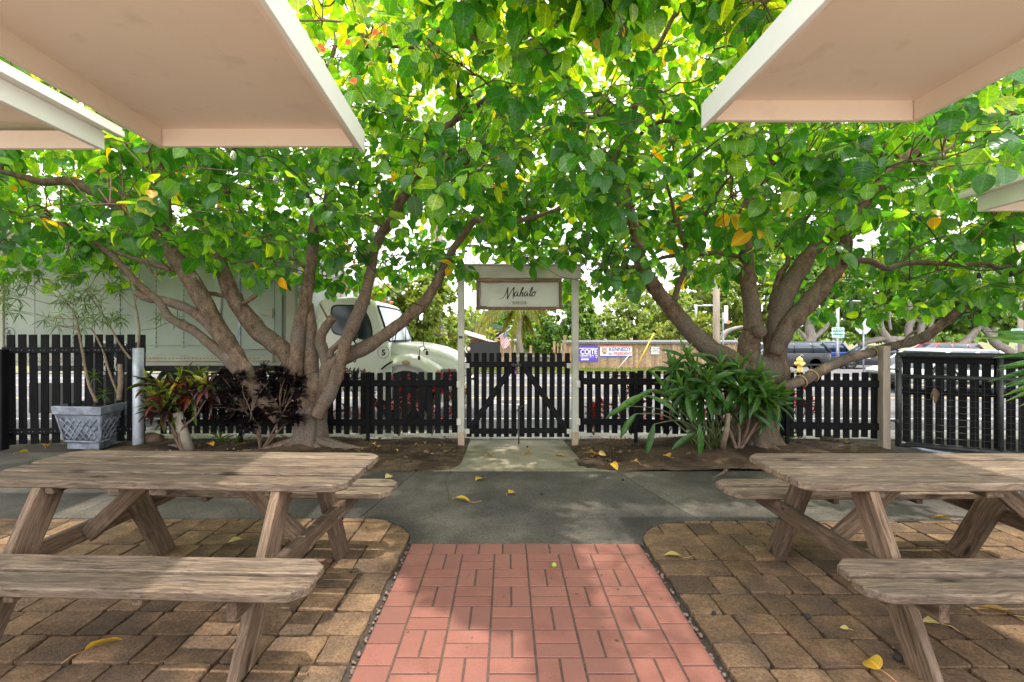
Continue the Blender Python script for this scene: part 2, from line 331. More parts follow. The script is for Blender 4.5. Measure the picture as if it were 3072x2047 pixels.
def leafmesh(name, T, P, D, Nn, L, W, tint, var):
    """one mesh of many leaves"""
    D, S, U = frames(D, Nn); VV = []; FF = []; UU = []; TT = []; off = 0
    for k in range(len(T)):
        ix = np.where(var == k)[0]
        if len(ix) == 0: continue
        tv, tf, tu = T[k]; n = len(tv); m = len(ix)
        X = P[ix][:, None, :] + tv[None, :, 0:1] * (L[ix][:, None, None] * D[ix][:, None, :]) + tv[None, :, 1:2] * (W[ix][:, None, None] * S[ix][:, None, :]) + tv[None, :, 2:3] * (L[ix][:, None, None] * .5 * U[ix][:, None, :])
        VV.append(X.reshape(-1, 3)); f = np.array(tf)[None] + (np.arange(m) * n)[:, None, None] + off; FF.append(f.reshape(-1, 4)); off += n * m
        UU.append(np.tile(tu, (m, 1))); TT.append(np.repeat(tint[ix], n))
    V = np.concatenate(VV); F = np.concatenate(FF); UVv = np.concatenate(UU); TN = np.concatenate(TT)
    me = bpy.data.meshes.new(name); me.vertices.add(len(V)); me.vertices.foreach_set('co', V.astype(np.float32).ravel())
    me.loops.add(F.size); me.loops.foreach_set('vertex_index', F.astype(np.int32).ravel()); me.polygons.add(len(F))
    me.polygons.foreach_set('loop_start', np.arange(0, F.size, 4, dtype=np.int32)); me.polygons.foreach_set('use_smooth', np.ones(len(F), dtype=bool))
    uv = me.uv_layers.new(name='UVMap'); uv.data.foreach_set('uv', UVv[F.ravel()].astype(np.float32).ravel())
    a = me.attributes.new('tint', 'FLOAT', 'POINT'); a.data.foreach_set('value', TN.astype(np.float32)); me.update(calc_edges=True); return me
_lt = {}
def single_leaf_mesh(T, tid, k, ratio, tint, mt, name='leaf'):
    key = (tid, k, round(ratio, 1), round(tint, 2), mt.name)
    if key not in _lt:
        me = leafmesh(name, [T[k]], np.zeros((1, 3)), np.array([[1.0, 0, 0]]), np.array([[0, 0, 1.0]]), np.array([1.0]), np.array([key[2]]), np.array([key[3]]), np.array([0]))
        me.materials.append(mt); _lt[key] = me
    return _lt[key]
def place_leaves(parent, T, tid, P, D, Nn, L, W, tint, var, mt, nsingle, mass='foliage', order=None, origin=None, single='leaf'):
    """the leaves that show largest become parts, the others one mass"""
    n = len(P); origin = Vector(origin if origin is not None else WL[parent.name])
    if order is None:
        ok = (P[:, 1] > .5); px = VX + P[:, 0] / np.maximum(P[:, 1], .5) * FPX; py = VY - (P[:, 2] - CAMH) / np.maximum(P[:, 1], .5) * FPX
        inside = ok & (px > 0) & (px < 3072) & (py > 0) & (py < 2047)
        order = np.where(inside, P[:, 1], 1e6 + P[:, 1])
    ix = np.argsort(order); sg = ix[:nsingle]; rest = ix[nsingle:]
    Dn, S, U = frames(D, Nn)
    for i in sg:
        me = single_leaf_mesh(T, tid, int(var[i]), float(W[i] / L[i]), float(tint[i]), mt)
        M = Matrix((Vector(Dn[i]) * L[i], Vector(S[i]) * L[i], Vector(U[i]) * L[i] * 1.0)).transposed().to_4x4(); M.translation = Vector(P[i])
        link(single, me, None, parent, M)
    if len(rest):
        me = leafmesh(mass, T, P[rest] - np.array(origin), D[rest], Nn[rest], L[rest], W[rest], tint[rest], var[rest]); me.materials.append(mt)
        o = link(mass, me, None, parent, Matrix.Translation(origin)); o['kind'] = 'stuff'
def rosette(center, axis, n, L, droop, tilt0=.3, jitter=.25, rise=0.0):
    """leaves radiating from a growing tip; returns lists of P, D, N"""
    ax = Vector(axis).normalized(); a = ax.orthogonal().normalized(); b = ax.cross(a); out = []
    for i in range(n):
        th = i * 2.4 + random.uniform(-.3, .3); f = i / max(n - 1, 1)       # 0 = topmost, young
        el = (1 - f) * 1.15 + f * (-.35) + random.uniform(-jitter, jitter) + tilt0
        rad = a * math.cos(th) + b * math.sin(th); d = (rad * math.cos(el) + ax * math.sin(el)).normalized() + Vector((0, 0, -droop * f))
        nn = ax * math.cos(el) - rad * math.sin(el)
        out.append((Vector(center) - ax * f * L * .35, d, nn, L * (0.65 + .45 * min(f * 2, 1)) * random.uniform(.85, 1.1), f))
    return out
# ================================================================ materials used below
M_ground = mat('soil', (.075, .05, .033), (.13, .092, .062), rough=.95, scale=12, bump=1.0, bscale=70, c3=(.04, .028, .02), s3=2.2, spec=.1, speck=(90, .5))
M_joint = mat('joint_sand', (.045, .038, .032), (.09, .075, .06), rough=.95, scale=60, bump=.6, spec=.1)
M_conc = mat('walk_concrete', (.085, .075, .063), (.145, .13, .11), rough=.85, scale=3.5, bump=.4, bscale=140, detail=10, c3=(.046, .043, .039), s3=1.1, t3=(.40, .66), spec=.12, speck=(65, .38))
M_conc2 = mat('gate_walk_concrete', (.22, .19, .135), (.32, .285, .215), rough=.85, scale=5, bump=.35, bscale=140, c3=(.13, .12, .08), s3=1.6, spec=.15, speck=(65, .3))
M_side = mat('sidewalk_concrete', (.30, .28, .25), (.38, .355, .32), rough=.9, scale=4, bump=.2, bscale=90, spec=.2)
M_asph = mat('asphalt', (.115, .11, .115), (.16, .152, .157), rough=.9, scale=2.2, bump=.3, bscale=120, c3=(.09, .09, .09), s3=.5, spec=.2)
M_paver = mat('paver_concrete', (.135, .083, .047), (.245, .155, .088), rough=.85, scale=9, bump=.7, bscale=120, rnd=.26, c3=(.105, .07, .047), s3=3.0, detail=10, spec=.15, speck=(75, .42))
M_tile = mat('quarry_tile', (.195, .078, .058), (.25, .105, .079), rough=.6, scale=5, bump=.12, bscale=70, rnd=.08, c3=(.20, .088, .068), s3=2.2, spec=.2, speck=(160, .14))
M_grout = mat('grout', (.062, .038, .029), (.10, .065, .048), rough=.95, scale=40, bump=.3)
M_line_w = mat('road_paint_white', (.55, .55, .52), (.72, .72, .70), rough=.8, scale=20)
M_line_y = mat('road_paint_yellow', (.62, .40, .06), (.72, .50, .10), rough=.8, scale=20)
M_grassbase = mat('grass_soil', (.09, .10, .03), (.16, .16, .05), rough=.95, scale=2, bump=.4)
M_grass = leafmat('grass_blades', [(0, (.07, .13, .02)), (.6, (.14, .20, .03)), (1, (.30, .27, .08))], (1.3, 1.3, .6), .3, .6, vein=False)
M_dark = mat('black_paint', (.0045, .0047, .0055), (.010, .010, .011), rough=.6, scale=12, bump=.3, bscale=40, stretch=(1, 1, .2), rnd=.25, spec=.09)
M_postpaint = mat('cream_paint', (.36, .36, .30), (.43, .425, .355), rough=.6, scale=6, bump=.12, bscale=50, spec=.35, c3=(.30, .29, .24), s3=2)
M_rawpost = mat('worn_post_base', (.28, .20, .13), (.42, .33, .23), rough=.85, scale=14, bump=.3, stretch=(1, 1, .2))
M_steel = mat('galvanized_steel', (.30, .33, .36), (.46, .49, .52), rough=.5, scale=14, metal=.45, stretch=(1, 1, .35), spec=.5, c3=(.2, .22, .25), s3=5)
M_hinge = mat('hinge_metal', (.42, .40, .34), (.52, .50, .43), rough=.55, scale=20, spec=.4)
M_iron = mat('dark_iron', (.016, .016, .017), (.03, .03, .03), rough=.5, scale=20, spec=.5)
M_panel = mat('panel_paint', (.80, .665, .59), (.84, .705, .625), rough=.6, scale=2.5, bump=.1, bscale=60, spec=.3, c3=(.66, .545, .475), s3=5, t3=(.58, .82))
M_white = mat('fascia_white', (.78, .78, .76), (.83, .83, .81), rough=.5, scale=3, bump=.08, bscale=60, spec=.4)
M_tablewood = wood('weathered_table_wood', (.05, .036, .026), (.15, .11, .077), (.265, .21, .16))
M_legwood = wood('table_leg_wood', (.042, .028, .018), (.125, .084, .055), (.215, .155, .11), g=.8)
M_signwood = wood('sign_frame_wood', (.07, .04, .025), (.16, .10, .065), (.28, .19, .13))
M_fencewood = wood('board_fence_wood', (.22, .14, .08), (.38, .26, .16), (.48, .36, .25), g=.6)
M_polewood = mat('utility_pole_wood', (.20, .16, .12), (.36, .30, .24), rough=.9, scale=10, bump=.6, stretch=(1, 1, .08))
# ================================================================ the ground sheet, road, pavement
def strip(name, x0, x1, ys, dz, m, nx=2, zfun=gz):
    V = []; F = []; n = len(ys)
    for j in range(nx):
        x = x0 + (x1 - x0) * j / (nx - 1)
        V += [(x, y, zfun(y) + dz) for y in ys]
    for j in range(nx - 1):
        F += [(j * n + i, (j + 1) * n + i, (j + 1) * n + i + 1, j * n + i + 1) for i in range(n - 1)]
    o = link(name, mesh(name, V, F), m); o['kind'] = 'structure'; return o
strip('ground', -900, 900, [-30, 0, 6.75, 7.9, 7.95, 21.6, 27, 32, 45, 120, 400, 900], -.06, M_grassbase)
strip('asphalt_road', -120, 120, [7.97, 12, 17, 21.6], 0, M_asph)
strip('parking_lot', 9.2, 90, [23.6, 27, 32, 45, 60], .01, M_asph)
strip('side_street', 13.2, 21, [21.6, 23.6], .0, M_asph)
# pavement with a rolled kerb, in separate slabs
pv = thing('sidewalk', 'pale concrete pavement slabs between the picket fences and the road', 'pavement', (0, 7.3, 0)); pv['kind'] = 'structure'
del pv['category']
xs = -14.0; k = 0
while xs < 14:
    mb = MB(); x1 = xs + 1.52
    V = [(xs, 6.72, 0), (x1, 6.72, 0), (x1, 7.78, -.11), (xs, 7.78, -.11), (x1, 7.93, -.12), (xs, 7.93, -.12), (x1, 7.97, -.26), (xs, 7.97, -.26), (xs, 6.72, -.2), (x1, 6.72, -.2), (x1, 7.97, -.4), (xs, 7.97, -.4)]
    mb.add(V, [(0, 1, 2, 3), (3, 2, 4, 5), (5, 4, 6, 7), (8, 9, 1, 0), (7, 6, 10, 11), (0, 3, 5, 7, 11, 8), (1, 9, 10, 6, 4, 2)])
    mb.build('paving_slab', M_side, pv); xs = x1 + .012
for nm, y0, wd, m, dz in (('edge_line', 9.75, .11, M_line_w, .005), ('centre_line', 13.05, .11, M_line_y, .005), ('lane_line', 16.45, .11, M_line_y, .005), ('far_edge_line', 19.3, .12, M_line_w, .005)):
    strip(nm, -60, 60, [y0, y0 + wd], dz, m)
mh = thing('manhole_cover', 'round iron manhole cover in a pale concrete collar on the road', 'manhole cover', (.1, 12.25, gz(12.25)))
MB().lathe([(.0, .004), (.52, .004), (.52, .012), (.50, .014), (0, .014)], 32, Matrix.Translation((.1, 12.25, gz(12.25)))).build('collar', M_side, mh)
b = MB(); Mh = Matrix.Translation((.1, 12.25, gz(12.25)))
b.lathe([(0, .014), (.36, .014), (.36, .022), (.34, .024), (.0, .024)], 32, Mh)
for r in (.1, .2, .3):
    for q in range(8):
        a = q * math.pi / 4 + r * 7; b.box((.1 + r * math.cos(a), 12.25 + r * math.sin(a), gz(12.25) + .026), (.05, .03, .006))
b.build('lid', M_iron, mh)
# grass verge beyond the road
strip('grass_verge', -90, 13.2, [21.65, 24, 27, 30], .03, M_grassbase)
strip('kerb_island', 21, 60, [21.65, 23.55], .06, M_grassbase)
n = 16000; GX = RNG.uniform(-14, 13, n); GY = 21.7 + 5.3 * RNG.random(n) ** 1.3
P = np.stack([GX, GY, np.interp(GY, [p[0] for p in GP], [p[1] for p in GP]) + .02], 1)
D = np.stack([RNG.normal(0, .35, n), RNG.normal(0, .35, n), np.ones(n)], 1)
me = leafmesh('grass', SMALL, P, D, RNG.normal(0, 1, (n, 3)), RNG.uniform(.06, .2, n), RNG.uniform(.012, .03, n), RNG.random(n), RNG.integers(0, 3, n)); me.materials.append(M_grass)
tag(link('grass', me), 'short sunlit grass on the verge across the road', 'grass', kind='stuff')
# ================================================================ courtyard floor
strip('courtyard_base', -9, 9, [-4, 0, 6.75], -.022, M_joint)
strip('bounce_floor', -9, 9, [-6, -2, .33], -.004, mat('bounce_floor_concrete', (.40, .33, .25), (.48, .40, .31), rough=.9, scale=6, speck=(60, .3)))  # unseen pale floor added to bounce light onto the awning undersides
# --- quarry tile walk: 150 mm border tiles round 100 x 200 mm basket weave
WX0, WX1, WY1 = -.642, .896, 3.345; U = (WX1 - WX0) / 10
walk = thing('tile_walk', 'red quarry tile walk', 'walk', (0, 2, 0)); del walk['category']; walk['kind'] = 'structure'
strip_b = MB().box(((WX0 + WX1) / 2, (WY1 - 3.5) / 2, -.016), (WX1 - WX0, WY1 + 3.5, .022)); strip_b.build('grout_bed', M_grout, walk)
_tm = {}
def tile(x0, x1, y0, y1, g=.0050):
    w_, d_ = x1 - x0 - 2 * g, y1 - y0 - 2 * g; key = (round(w_, 3), round(d_, 3))
    if key not in _tm:
        h = [(-w_ / 2, -d_ / 2), (w_ / 2, -d_ / 2), (w_ / 2, d_ / 2), (-w_ / 2, d_ / 2)]; _tm[key] = MB().prism(h, -.014, 0, .0025).mesh('tile')
    M = Matrix.Translation(((x0 + x1) / 2, (y0 + y1) / 2, random.uniform(-.0012, .0012))) @ Euler((random.gauss(0, .002), random.gauss(0, .002), random.gauss(0, .003))).to_matrix().to_4x4()
    link('tile', _tm[key], M_tile, walk, M)
YEND = .35
for i in range(10): tile(WX0 + i * U, WX0 + (i + 1) * U, WY1 - U, WY1)
y = WY1 - U
while y > YEND: tile(WX0, WX0 + U, y - U, y); tile(WX1 - U, WX1, y - U, y); y -= U
m_ = (WX1 - WX0 - 2 * U) / 6; y = WY1 - U; r = 0
while y > YEND:
    for c in range(6):
        x = WX0 + U + c * m_
        if (r + c) % 2 == 0: tile(x, x + m_ / 2, y - m_, y); tile(x + m_ / 2, x + m_, y - m_, y)
        else: tile(x, x + m_, y - m_, y - m_ / 2); tile(x, x + m_, y - m_ / 2, y)
    y -= m_; r += 1
# --- concrete pavers in 400 mm modules, cut to the rounded concrete edge
def paver_field(name, label, xe, sgn, ytop, xend, rc):
    t = thing(name, label, 'paving', (xe + sgn * 1.5, 2.4, 0)); del t['category']; t['kind'] = 'structure'
    cx, cy = xe + sgn * rc, ytop - rc
    arc = [(cx - sgn * rc * math.cos(a), cy + rc * math.sin(a)) for a in np.linspace(0, math.pi / 2, 9)]
    reg = [(xe, -1)] + arc + [(xend, ytop)]
    if sgn > 0: reg = reg[::-1]                          # walk the boundary with the field on its left
    Mo = .403; ny = int((ytop + .4) / Mo) + 1; nx = int(abs(xend - xe) / Mo) + 1
    for j in range(ny):
        for i in range(nx):
            y1 = 3.71 - (j - 1) * Mo + (0 if sgn > 0 else .03); y0 = y1 - Mo
            if y1 < .75: continue
            x0 = xe + .012 + i * Mo if sgn > 0 else xe - .012 - (i + 1) * Mo
            x1 = x0 + Mo
            if min(abs(x0), abs(x1)) > .98 * max(y1, 1.3) + .35: continue
            f = random.choice((.38, .42, .58, .62)); g2 = random.choice((.38, .45, .55, .62)); k = random.random()
            if k < .40: cells = [(0, f, 0, .5), (f, 1, 0, .5), (0, 1 - f, .5, 1), (1 - f, 1, .5, 1)]
            elif k < .72: cells = [(0, .5, 0, f), (0, .5, f, 1), (.5, 1, 0, 1 - f), (.5, 1, 1 - f, 1)]
            elif k < .86: cells = [(0, g2, 0, 1), (g2, 1, 0, .5), (g2, 1, .5, 1)]
            else: cells = [(0, 1, 0, .5), (0, g2, .5, 1), (g2, 1, .5, 1)]
            for u0, u1, v0, v1 in cells:
                g = .0056
                a, bb, c, d = x0 + u0 * Mo + g, x0 + u1 * Mo - g, y0 + v0 * Mo + g, y0 + v1 * Mo - g
                poly = [(a, c), (bb, c), (bb, d), (a, d)]
                for q in range(len(reg) - 1): poly = clip_poly(poly, reg[q], reg[q + 1]) if len(poly) > 2 else poly
                if len(poly) < 3 or parea(poly) < .0025: continue
                if len(poly) == 4:
                    o = []
                    for q in range(4):
                        p, s_ = poly[q], poly[(q + 1) % 4]; L = math.dist(p, s_)
                        cr_ = .011 / L; o += [(p[0] + (s_[0] - p[0]) * tt + random.gauss(0, .0030), p[1] + (s_[1] - p[1]) * tt + random.gauss(0, .0030)) for tt in (cr_, .36, .66, 1 - cr_)]
                    poly = o
                ctr = np.mean(np.array(poly), axis=0); tx, ty = random.gauss(0, .007), random.gauss(0, .007)
                h = random.gauss(0, .0022)
                mb = MB().prism([(p[0] - ctr[0], p[1] - ctr[1]) for p in poly], -.03, h, .003, dz=lambda x, y: x * tx + y * ty)
                link('paver', mb.mesh('paver'), M_paver, t, Matrix.Translation((ctr[0], ctr[1], 0)))
paver_field('paver_patio', 'tan concrete pavers under the table beside the planter', WX0 - .024, -1, 3.80, -4.6, .44)
paver_field('paver_patio', 'tan concrete pavers under the table beside the metal gate', WX1 + .024, 1, 3.75, 5.2, .46)
# --- concrete path across, with its joints, and the flared slab up to the gate
cp = thing('concrete_path', 'grey concrete path with control joints', 'path', (0, 4.4, 0)); del cp['category']; cp['kind'] = 'structure'
def arcp(cx, cy, r, a0, a1, n=8): return [(cx + r * math.cos(a), cy + r * math.sin(a)) for a in np.linspace(a0, a1, n)]
xl, xr = WX0 - .03, WX1 + .03; J = .006
lc = arcp(xl - .44, 3.81 - .44, .445, 0, math.pi / 2); rcx = arcp(xr + .46, 3.76 - .46, .465, math.pi, math.pi / 2)
mid = [(xl + .02, 3.35), (xr - .02, 3.35)] + rcx + [(1.47, 3.765), (1.13, 5.13), (-.93, 5.13), (-1.135, 3.815)] + lc[::-1]
cjob = [('concrete_slab', mid), ('concrete_slab', [(-1.141, 3.815), (-.936, 5.13), (-3.4, 5.13), (-3.4, 3.83)]),
        ('concrete_slab', [(-3.406, 3.83), (-3.406, 5.13), (-4.2, 5.2), (-4.4, 5.9), (-5.6, 5.95), (-8.5, 6.0), (-8.5, 3.85)]),
        ('concrete_slab', [(1.476, 3.765), (3.9, 3.77), (3.9, 5.13), (1.136, 5.13)]), ('concrete_slab', [(3.906, 3.77), (8.5, 3.78), (8.5, 5.6), (5.3, 5.5), (4.5, 5.13), (3.906, 5.13)])]
for nm, p in cjob:
    if parea(p) < 0: p = p[::-1]
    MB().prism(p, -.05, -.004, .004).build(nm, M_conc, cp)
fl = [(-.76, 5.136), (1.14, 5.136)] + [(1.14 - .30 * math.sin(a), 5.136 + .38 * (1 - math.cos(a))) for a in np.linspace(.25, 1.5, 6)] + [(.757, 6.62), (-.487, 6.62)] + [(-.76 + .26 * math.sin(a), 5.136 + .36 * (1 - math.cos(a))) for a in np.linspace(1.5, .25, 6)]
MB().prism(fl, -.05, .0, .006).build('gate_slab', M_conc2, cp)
M_crack = mat('crack_dirt', (.02, .019, .017), (.035, .032, .028), rough=1, scale=60)
for pts in ([(1352, 1412), (1338, 1432), (1337, 1450), (1345, 1470), (1346, 1500)], [(1800, 1480), (1850, 1500), (1880, 1520), (1912, 1534), (1935, 1552)], [(1205, 1575), (1240, 1568), (1290, 1550), (1310, 1530)], [(2290, 1470), (2330, 1490), (2345, 1520), (2400, 1545)], [(560, 1480), (600, 1500), (690, 1512), (720, 1545)]):
    P_ = []
    for px, py in pts: P_.append(gnd(px, py))
    Q_, _ = smooth_path(P_, [1] * len(P_), 7); V = []; 
    for i, p in enumerate(Q_):
        d_ = (Q_[min(i + 1, len(Q_) - 1)] - Q_[max(i - 1, 0)]).normalized(); nn = Vector((-d_.y, d_.x, 0)); j = random.gauss(0, .006); wd = .0022 * random.uniform(.6, 1.5)
        V += [p + nn * (j + wd) + Vector((0, 0, .0005)), p + nn * (j - wd) + Vector((0, 0, .0005))]
    link('crack', mesh('crack', [v - WL[cp.name] for v in V], [(2 * i, 2 * i + 1, 2 * i + 3, 2 * i + 2) for i in range(len(Q_) - 1)]), M_crack, cp, Matrix.Translation(WL[cp.name]))
# --- the two planting beds
def bed(name, label, x0, x1, y0, y1, mounds):
    nx, ny = 90, 34; V = []; F = []
    for j in range(ny):
        for i in range(nx):
            x = x0 + (x1 - x0) * i / (nx - 1); y = y0 + (y1 - y0) * j / (ny - 1)
            e = min(min(x - x0, x1 - x) * 4, (y - y0) * 5, (y1 - y) * 4, 1)
            z = -.008 + .03 * max(e, 0) + .012 * math.sin(x * 5.1 + y * 3) * math.sin(y * 6.3 - x * 2) + random.gauss(0, .004)
            for mx_, my_, mr, mh_ in mounds: z += mh_ * math.exp(-((x - mx_) ** 2 + (y - my_) ** 2) / mr ** 2)
            V.append((x, y, z))
    F = [(j * nx + i, j * nx + i + 1, (j + 1) * nx + i + 1, (j + 1) * nx + i) for j in range(ny - 1) for i in range(nx - 1)]
    o = link(name, mesh(name, V, F, True), M_ground); o['kind'] = 'structure'; return o
bed('planting_bed', '', -4.9, -.50, 5.15, 6.78, [(-2.45, 6.1, .5, .07), (-4.5, 6.2, .3, .03)])
bed('planting_bed', '', .77, 4.75, 5.15, 6.7, [(2.7, 6.0, .7, .13), (4.3, 5.95, .25, .06)])
M_litter = leafmat('leaf_litter', [(0, (.05, .03, .018)), (.5, (.12, .07, .035)), (.85, (.20, .13, .05)), (1, (.38, .24, .04))], (1, 1, 1), .1, .8, vein=False)
for x0_, x1_, lb in ((-4.7, -.58, 'brown leaf litter on the soil under the forked tree'), (.85, 4.6, 'brown leaf litter on the soil under the leaning trunks')):
    m_ = 520; P = np.stack([RNG.uniform(x0_, x1_, m_), 5.25 + 1.45 * RNG.random(m_) ** .7, np.full(m_, .035)], 1); a_ = RNG.uniform(0, 6.28, m_); L_ = RNG.uniform(.02, .075, m_)
    me = leafmesh('leaf_litter', KOU, P, np.stack([np.cos(a_), np.sin(a_), RNG.normal(0, .12, m_)], 1), np.stack([RNG.normal(0, .3, m_), RNG.normal(0, .3, m_), np.ones(m_)], 1), L_, L_ * RNG.uniform(.2, .7, m_), RNG.random(m_), RNG.integers(0, 6, m_)); me.materials.append(M_litter)
    o_ = tag(link('leaf_litter', me), lb, 'leaf litter', kind='stuff')
n = 2600; side = RNG.random(n) < .5
PX = np.where(side, RNG.uniform(-4.7, -.6, n), RNG.uniform(.85, 4.6, n)); PY = RNG.uniform(5.3, 6.7, n)
for nm, cond, lb in (('soil_crumbs', side, 'loose crumbs of soil and nuts in the bed under the forked tree'), ('soil_crumbs', ~side, 'loose crumbs of soil and nuts in the bed under the leaning trunks')):
    mb = MB()
    for x, y in zip(PX[cond][:700], PY[cond][:700]):
        r = random.choice((.004, .006, .009)); mb.lathe([(0, 0), (r, r * .6), (r * .7, r * 1.4), (0, r * 1.7)], 5, Matrix.Translation((x, y, .02)))
    tag(mb.build(nm, M_ground), lb, 'soil crumbs', kind='stuff')
# ================================================================ awning panels overhead
def awning(label, far_y, xa, xb, zb, over, dirx, near_y=1.35):
    """a framed panel: xa is the edge towards the walk, xb the other; zb its underside height"""
    t = thing('awning_panel', label, 'awning panel', ((xa + xb) / 2, far_y - 1.5, zb), 'awning panels overhead')
    L = far_y - near_y; s = 1 if xa > xb else -1; dx = dirx * L                    # slight skew of the long edges
    def long_(x0, zc, h, wd, ext, m, nm):
        p0 = Vector((x0 - dx, near_y, zc)); p1 = Vector((x0, far_y + ext, zc)); M, ln = frame(p0, p1)
        return link(nm, boxmesh((ln, wd, h), .003, 'awn' + m.name), m, t, M)
    long_(xa - s * .035, zb + .07, .14, .04, 0, M_panel, 'side_beam'); long_(xb + s * .02, zb + .07, .14, .04, 0, M_panel, 'side_beam')
    long_(xa + s * .004, zb + .085 - over, .165, .030, .02, M_white, 'fascia_board')
    plank('end_beam', (xa - s * .06, far_y - .02, zb + .072), (xb + s * .045, far_y - .02, zb + .072), .04, .14, M_panel, t)
    p0, p1 = (xa + xb) / 2, 0
    mb = MB(); xs_ = sorted((xa - s * .02, xb)); V = [(xs_[0] - dx, near_y, zb + .135), (xs_[1] - dx, near_y, zb + .135), (xs_[1], far_y - .01, zb + .135), (xs_[0], far_y - .01, zb + .135)]
    V += [(v[0], v[1], v[2] + .022) for v in V]
    mb.add(V, [(0, 3, 2, 1), (4, 5, 6, 7), (0, 1, 5, 4), (1, 2, 6, 5), (2, 3, 7, 6), (3, 0, 4, 7)]); mb.build('sheet', M_panel, t)
    plank('end_fascia', (xa, far_y + .012, zb + .14), (xb, far_y + .012, zb + .14), .02, .05, M_white, t)
    return t
awning('large cream awning panel over the table beside the planter, white fascia toward the walk', 3.86, -1.13, -2.70, 2.86, .03, -.047)
awning('cream awning panel over the table near the metal gate, white fascia toward the walk', 3.40, 1.36, 2.80, 2.86, .03, -.012)
def awning2(label, far_y, xa, xb, zb, dirx):
    t = thing('awning_panel', label, 'awning panel', ((xa + xb) / 2, far_y - 1.5, zb), 'awning panels overhead')
    s = 1 if xa > xb else -1; near_y = 1.35; L = far_y - near_y; dx = dirx * L
    for x0, zc, h, wd, ext, m, nm in ((xa - s * .02, zb + .07, .14, .04, 0, M_white, 'side_beam'), (xa + s * .035, zb + .168, .05, .06, .12, M_white, 'drip_board')):
        M, ln = frame((x0 - dx, near_y, zc), (x0, far_y + ext, zc)); link(nm, boxmesh((ln, wd, h), .003, 'awn' + m.name), m, t, M)
    plank('end_beam', (xa - s * .04, far_y - .02, zb + .07), (xb, far_y - .02, zb + .07), .04, .14, M_panel, t)
    xs_ = sorted((xa + s * .06, xb)); mb = MB()
    V = [(xs_[0] - dx, near_y, zb + .196), (xs_[1] - dx, near_y, zb + .196), (xs_[1], far_y + .10, zb + .196), (xs_[0], far_y + .10, zb + .196)]; V += [(v[0], v[1], v[2] + .02) for v in V]
    mb.add(V, [(0, 3, 2, 1), (4, 5, 6, 7), (0, 1, 5, 4), (1, 2, 6, 5), (2, 3, 7, 6), (3, 0, 4, 7)]); mb.build('sheet', M_panel, t)
awning2('smaller cream awning panel with a white drip board, beyond the large one above the planter', 3.90, -3.16, -4.9, 2.86, -.03)
awning2('small corner of a cream awning panel above the metal gate', 4.45, 4.22, 6.0, 2.51, .02)
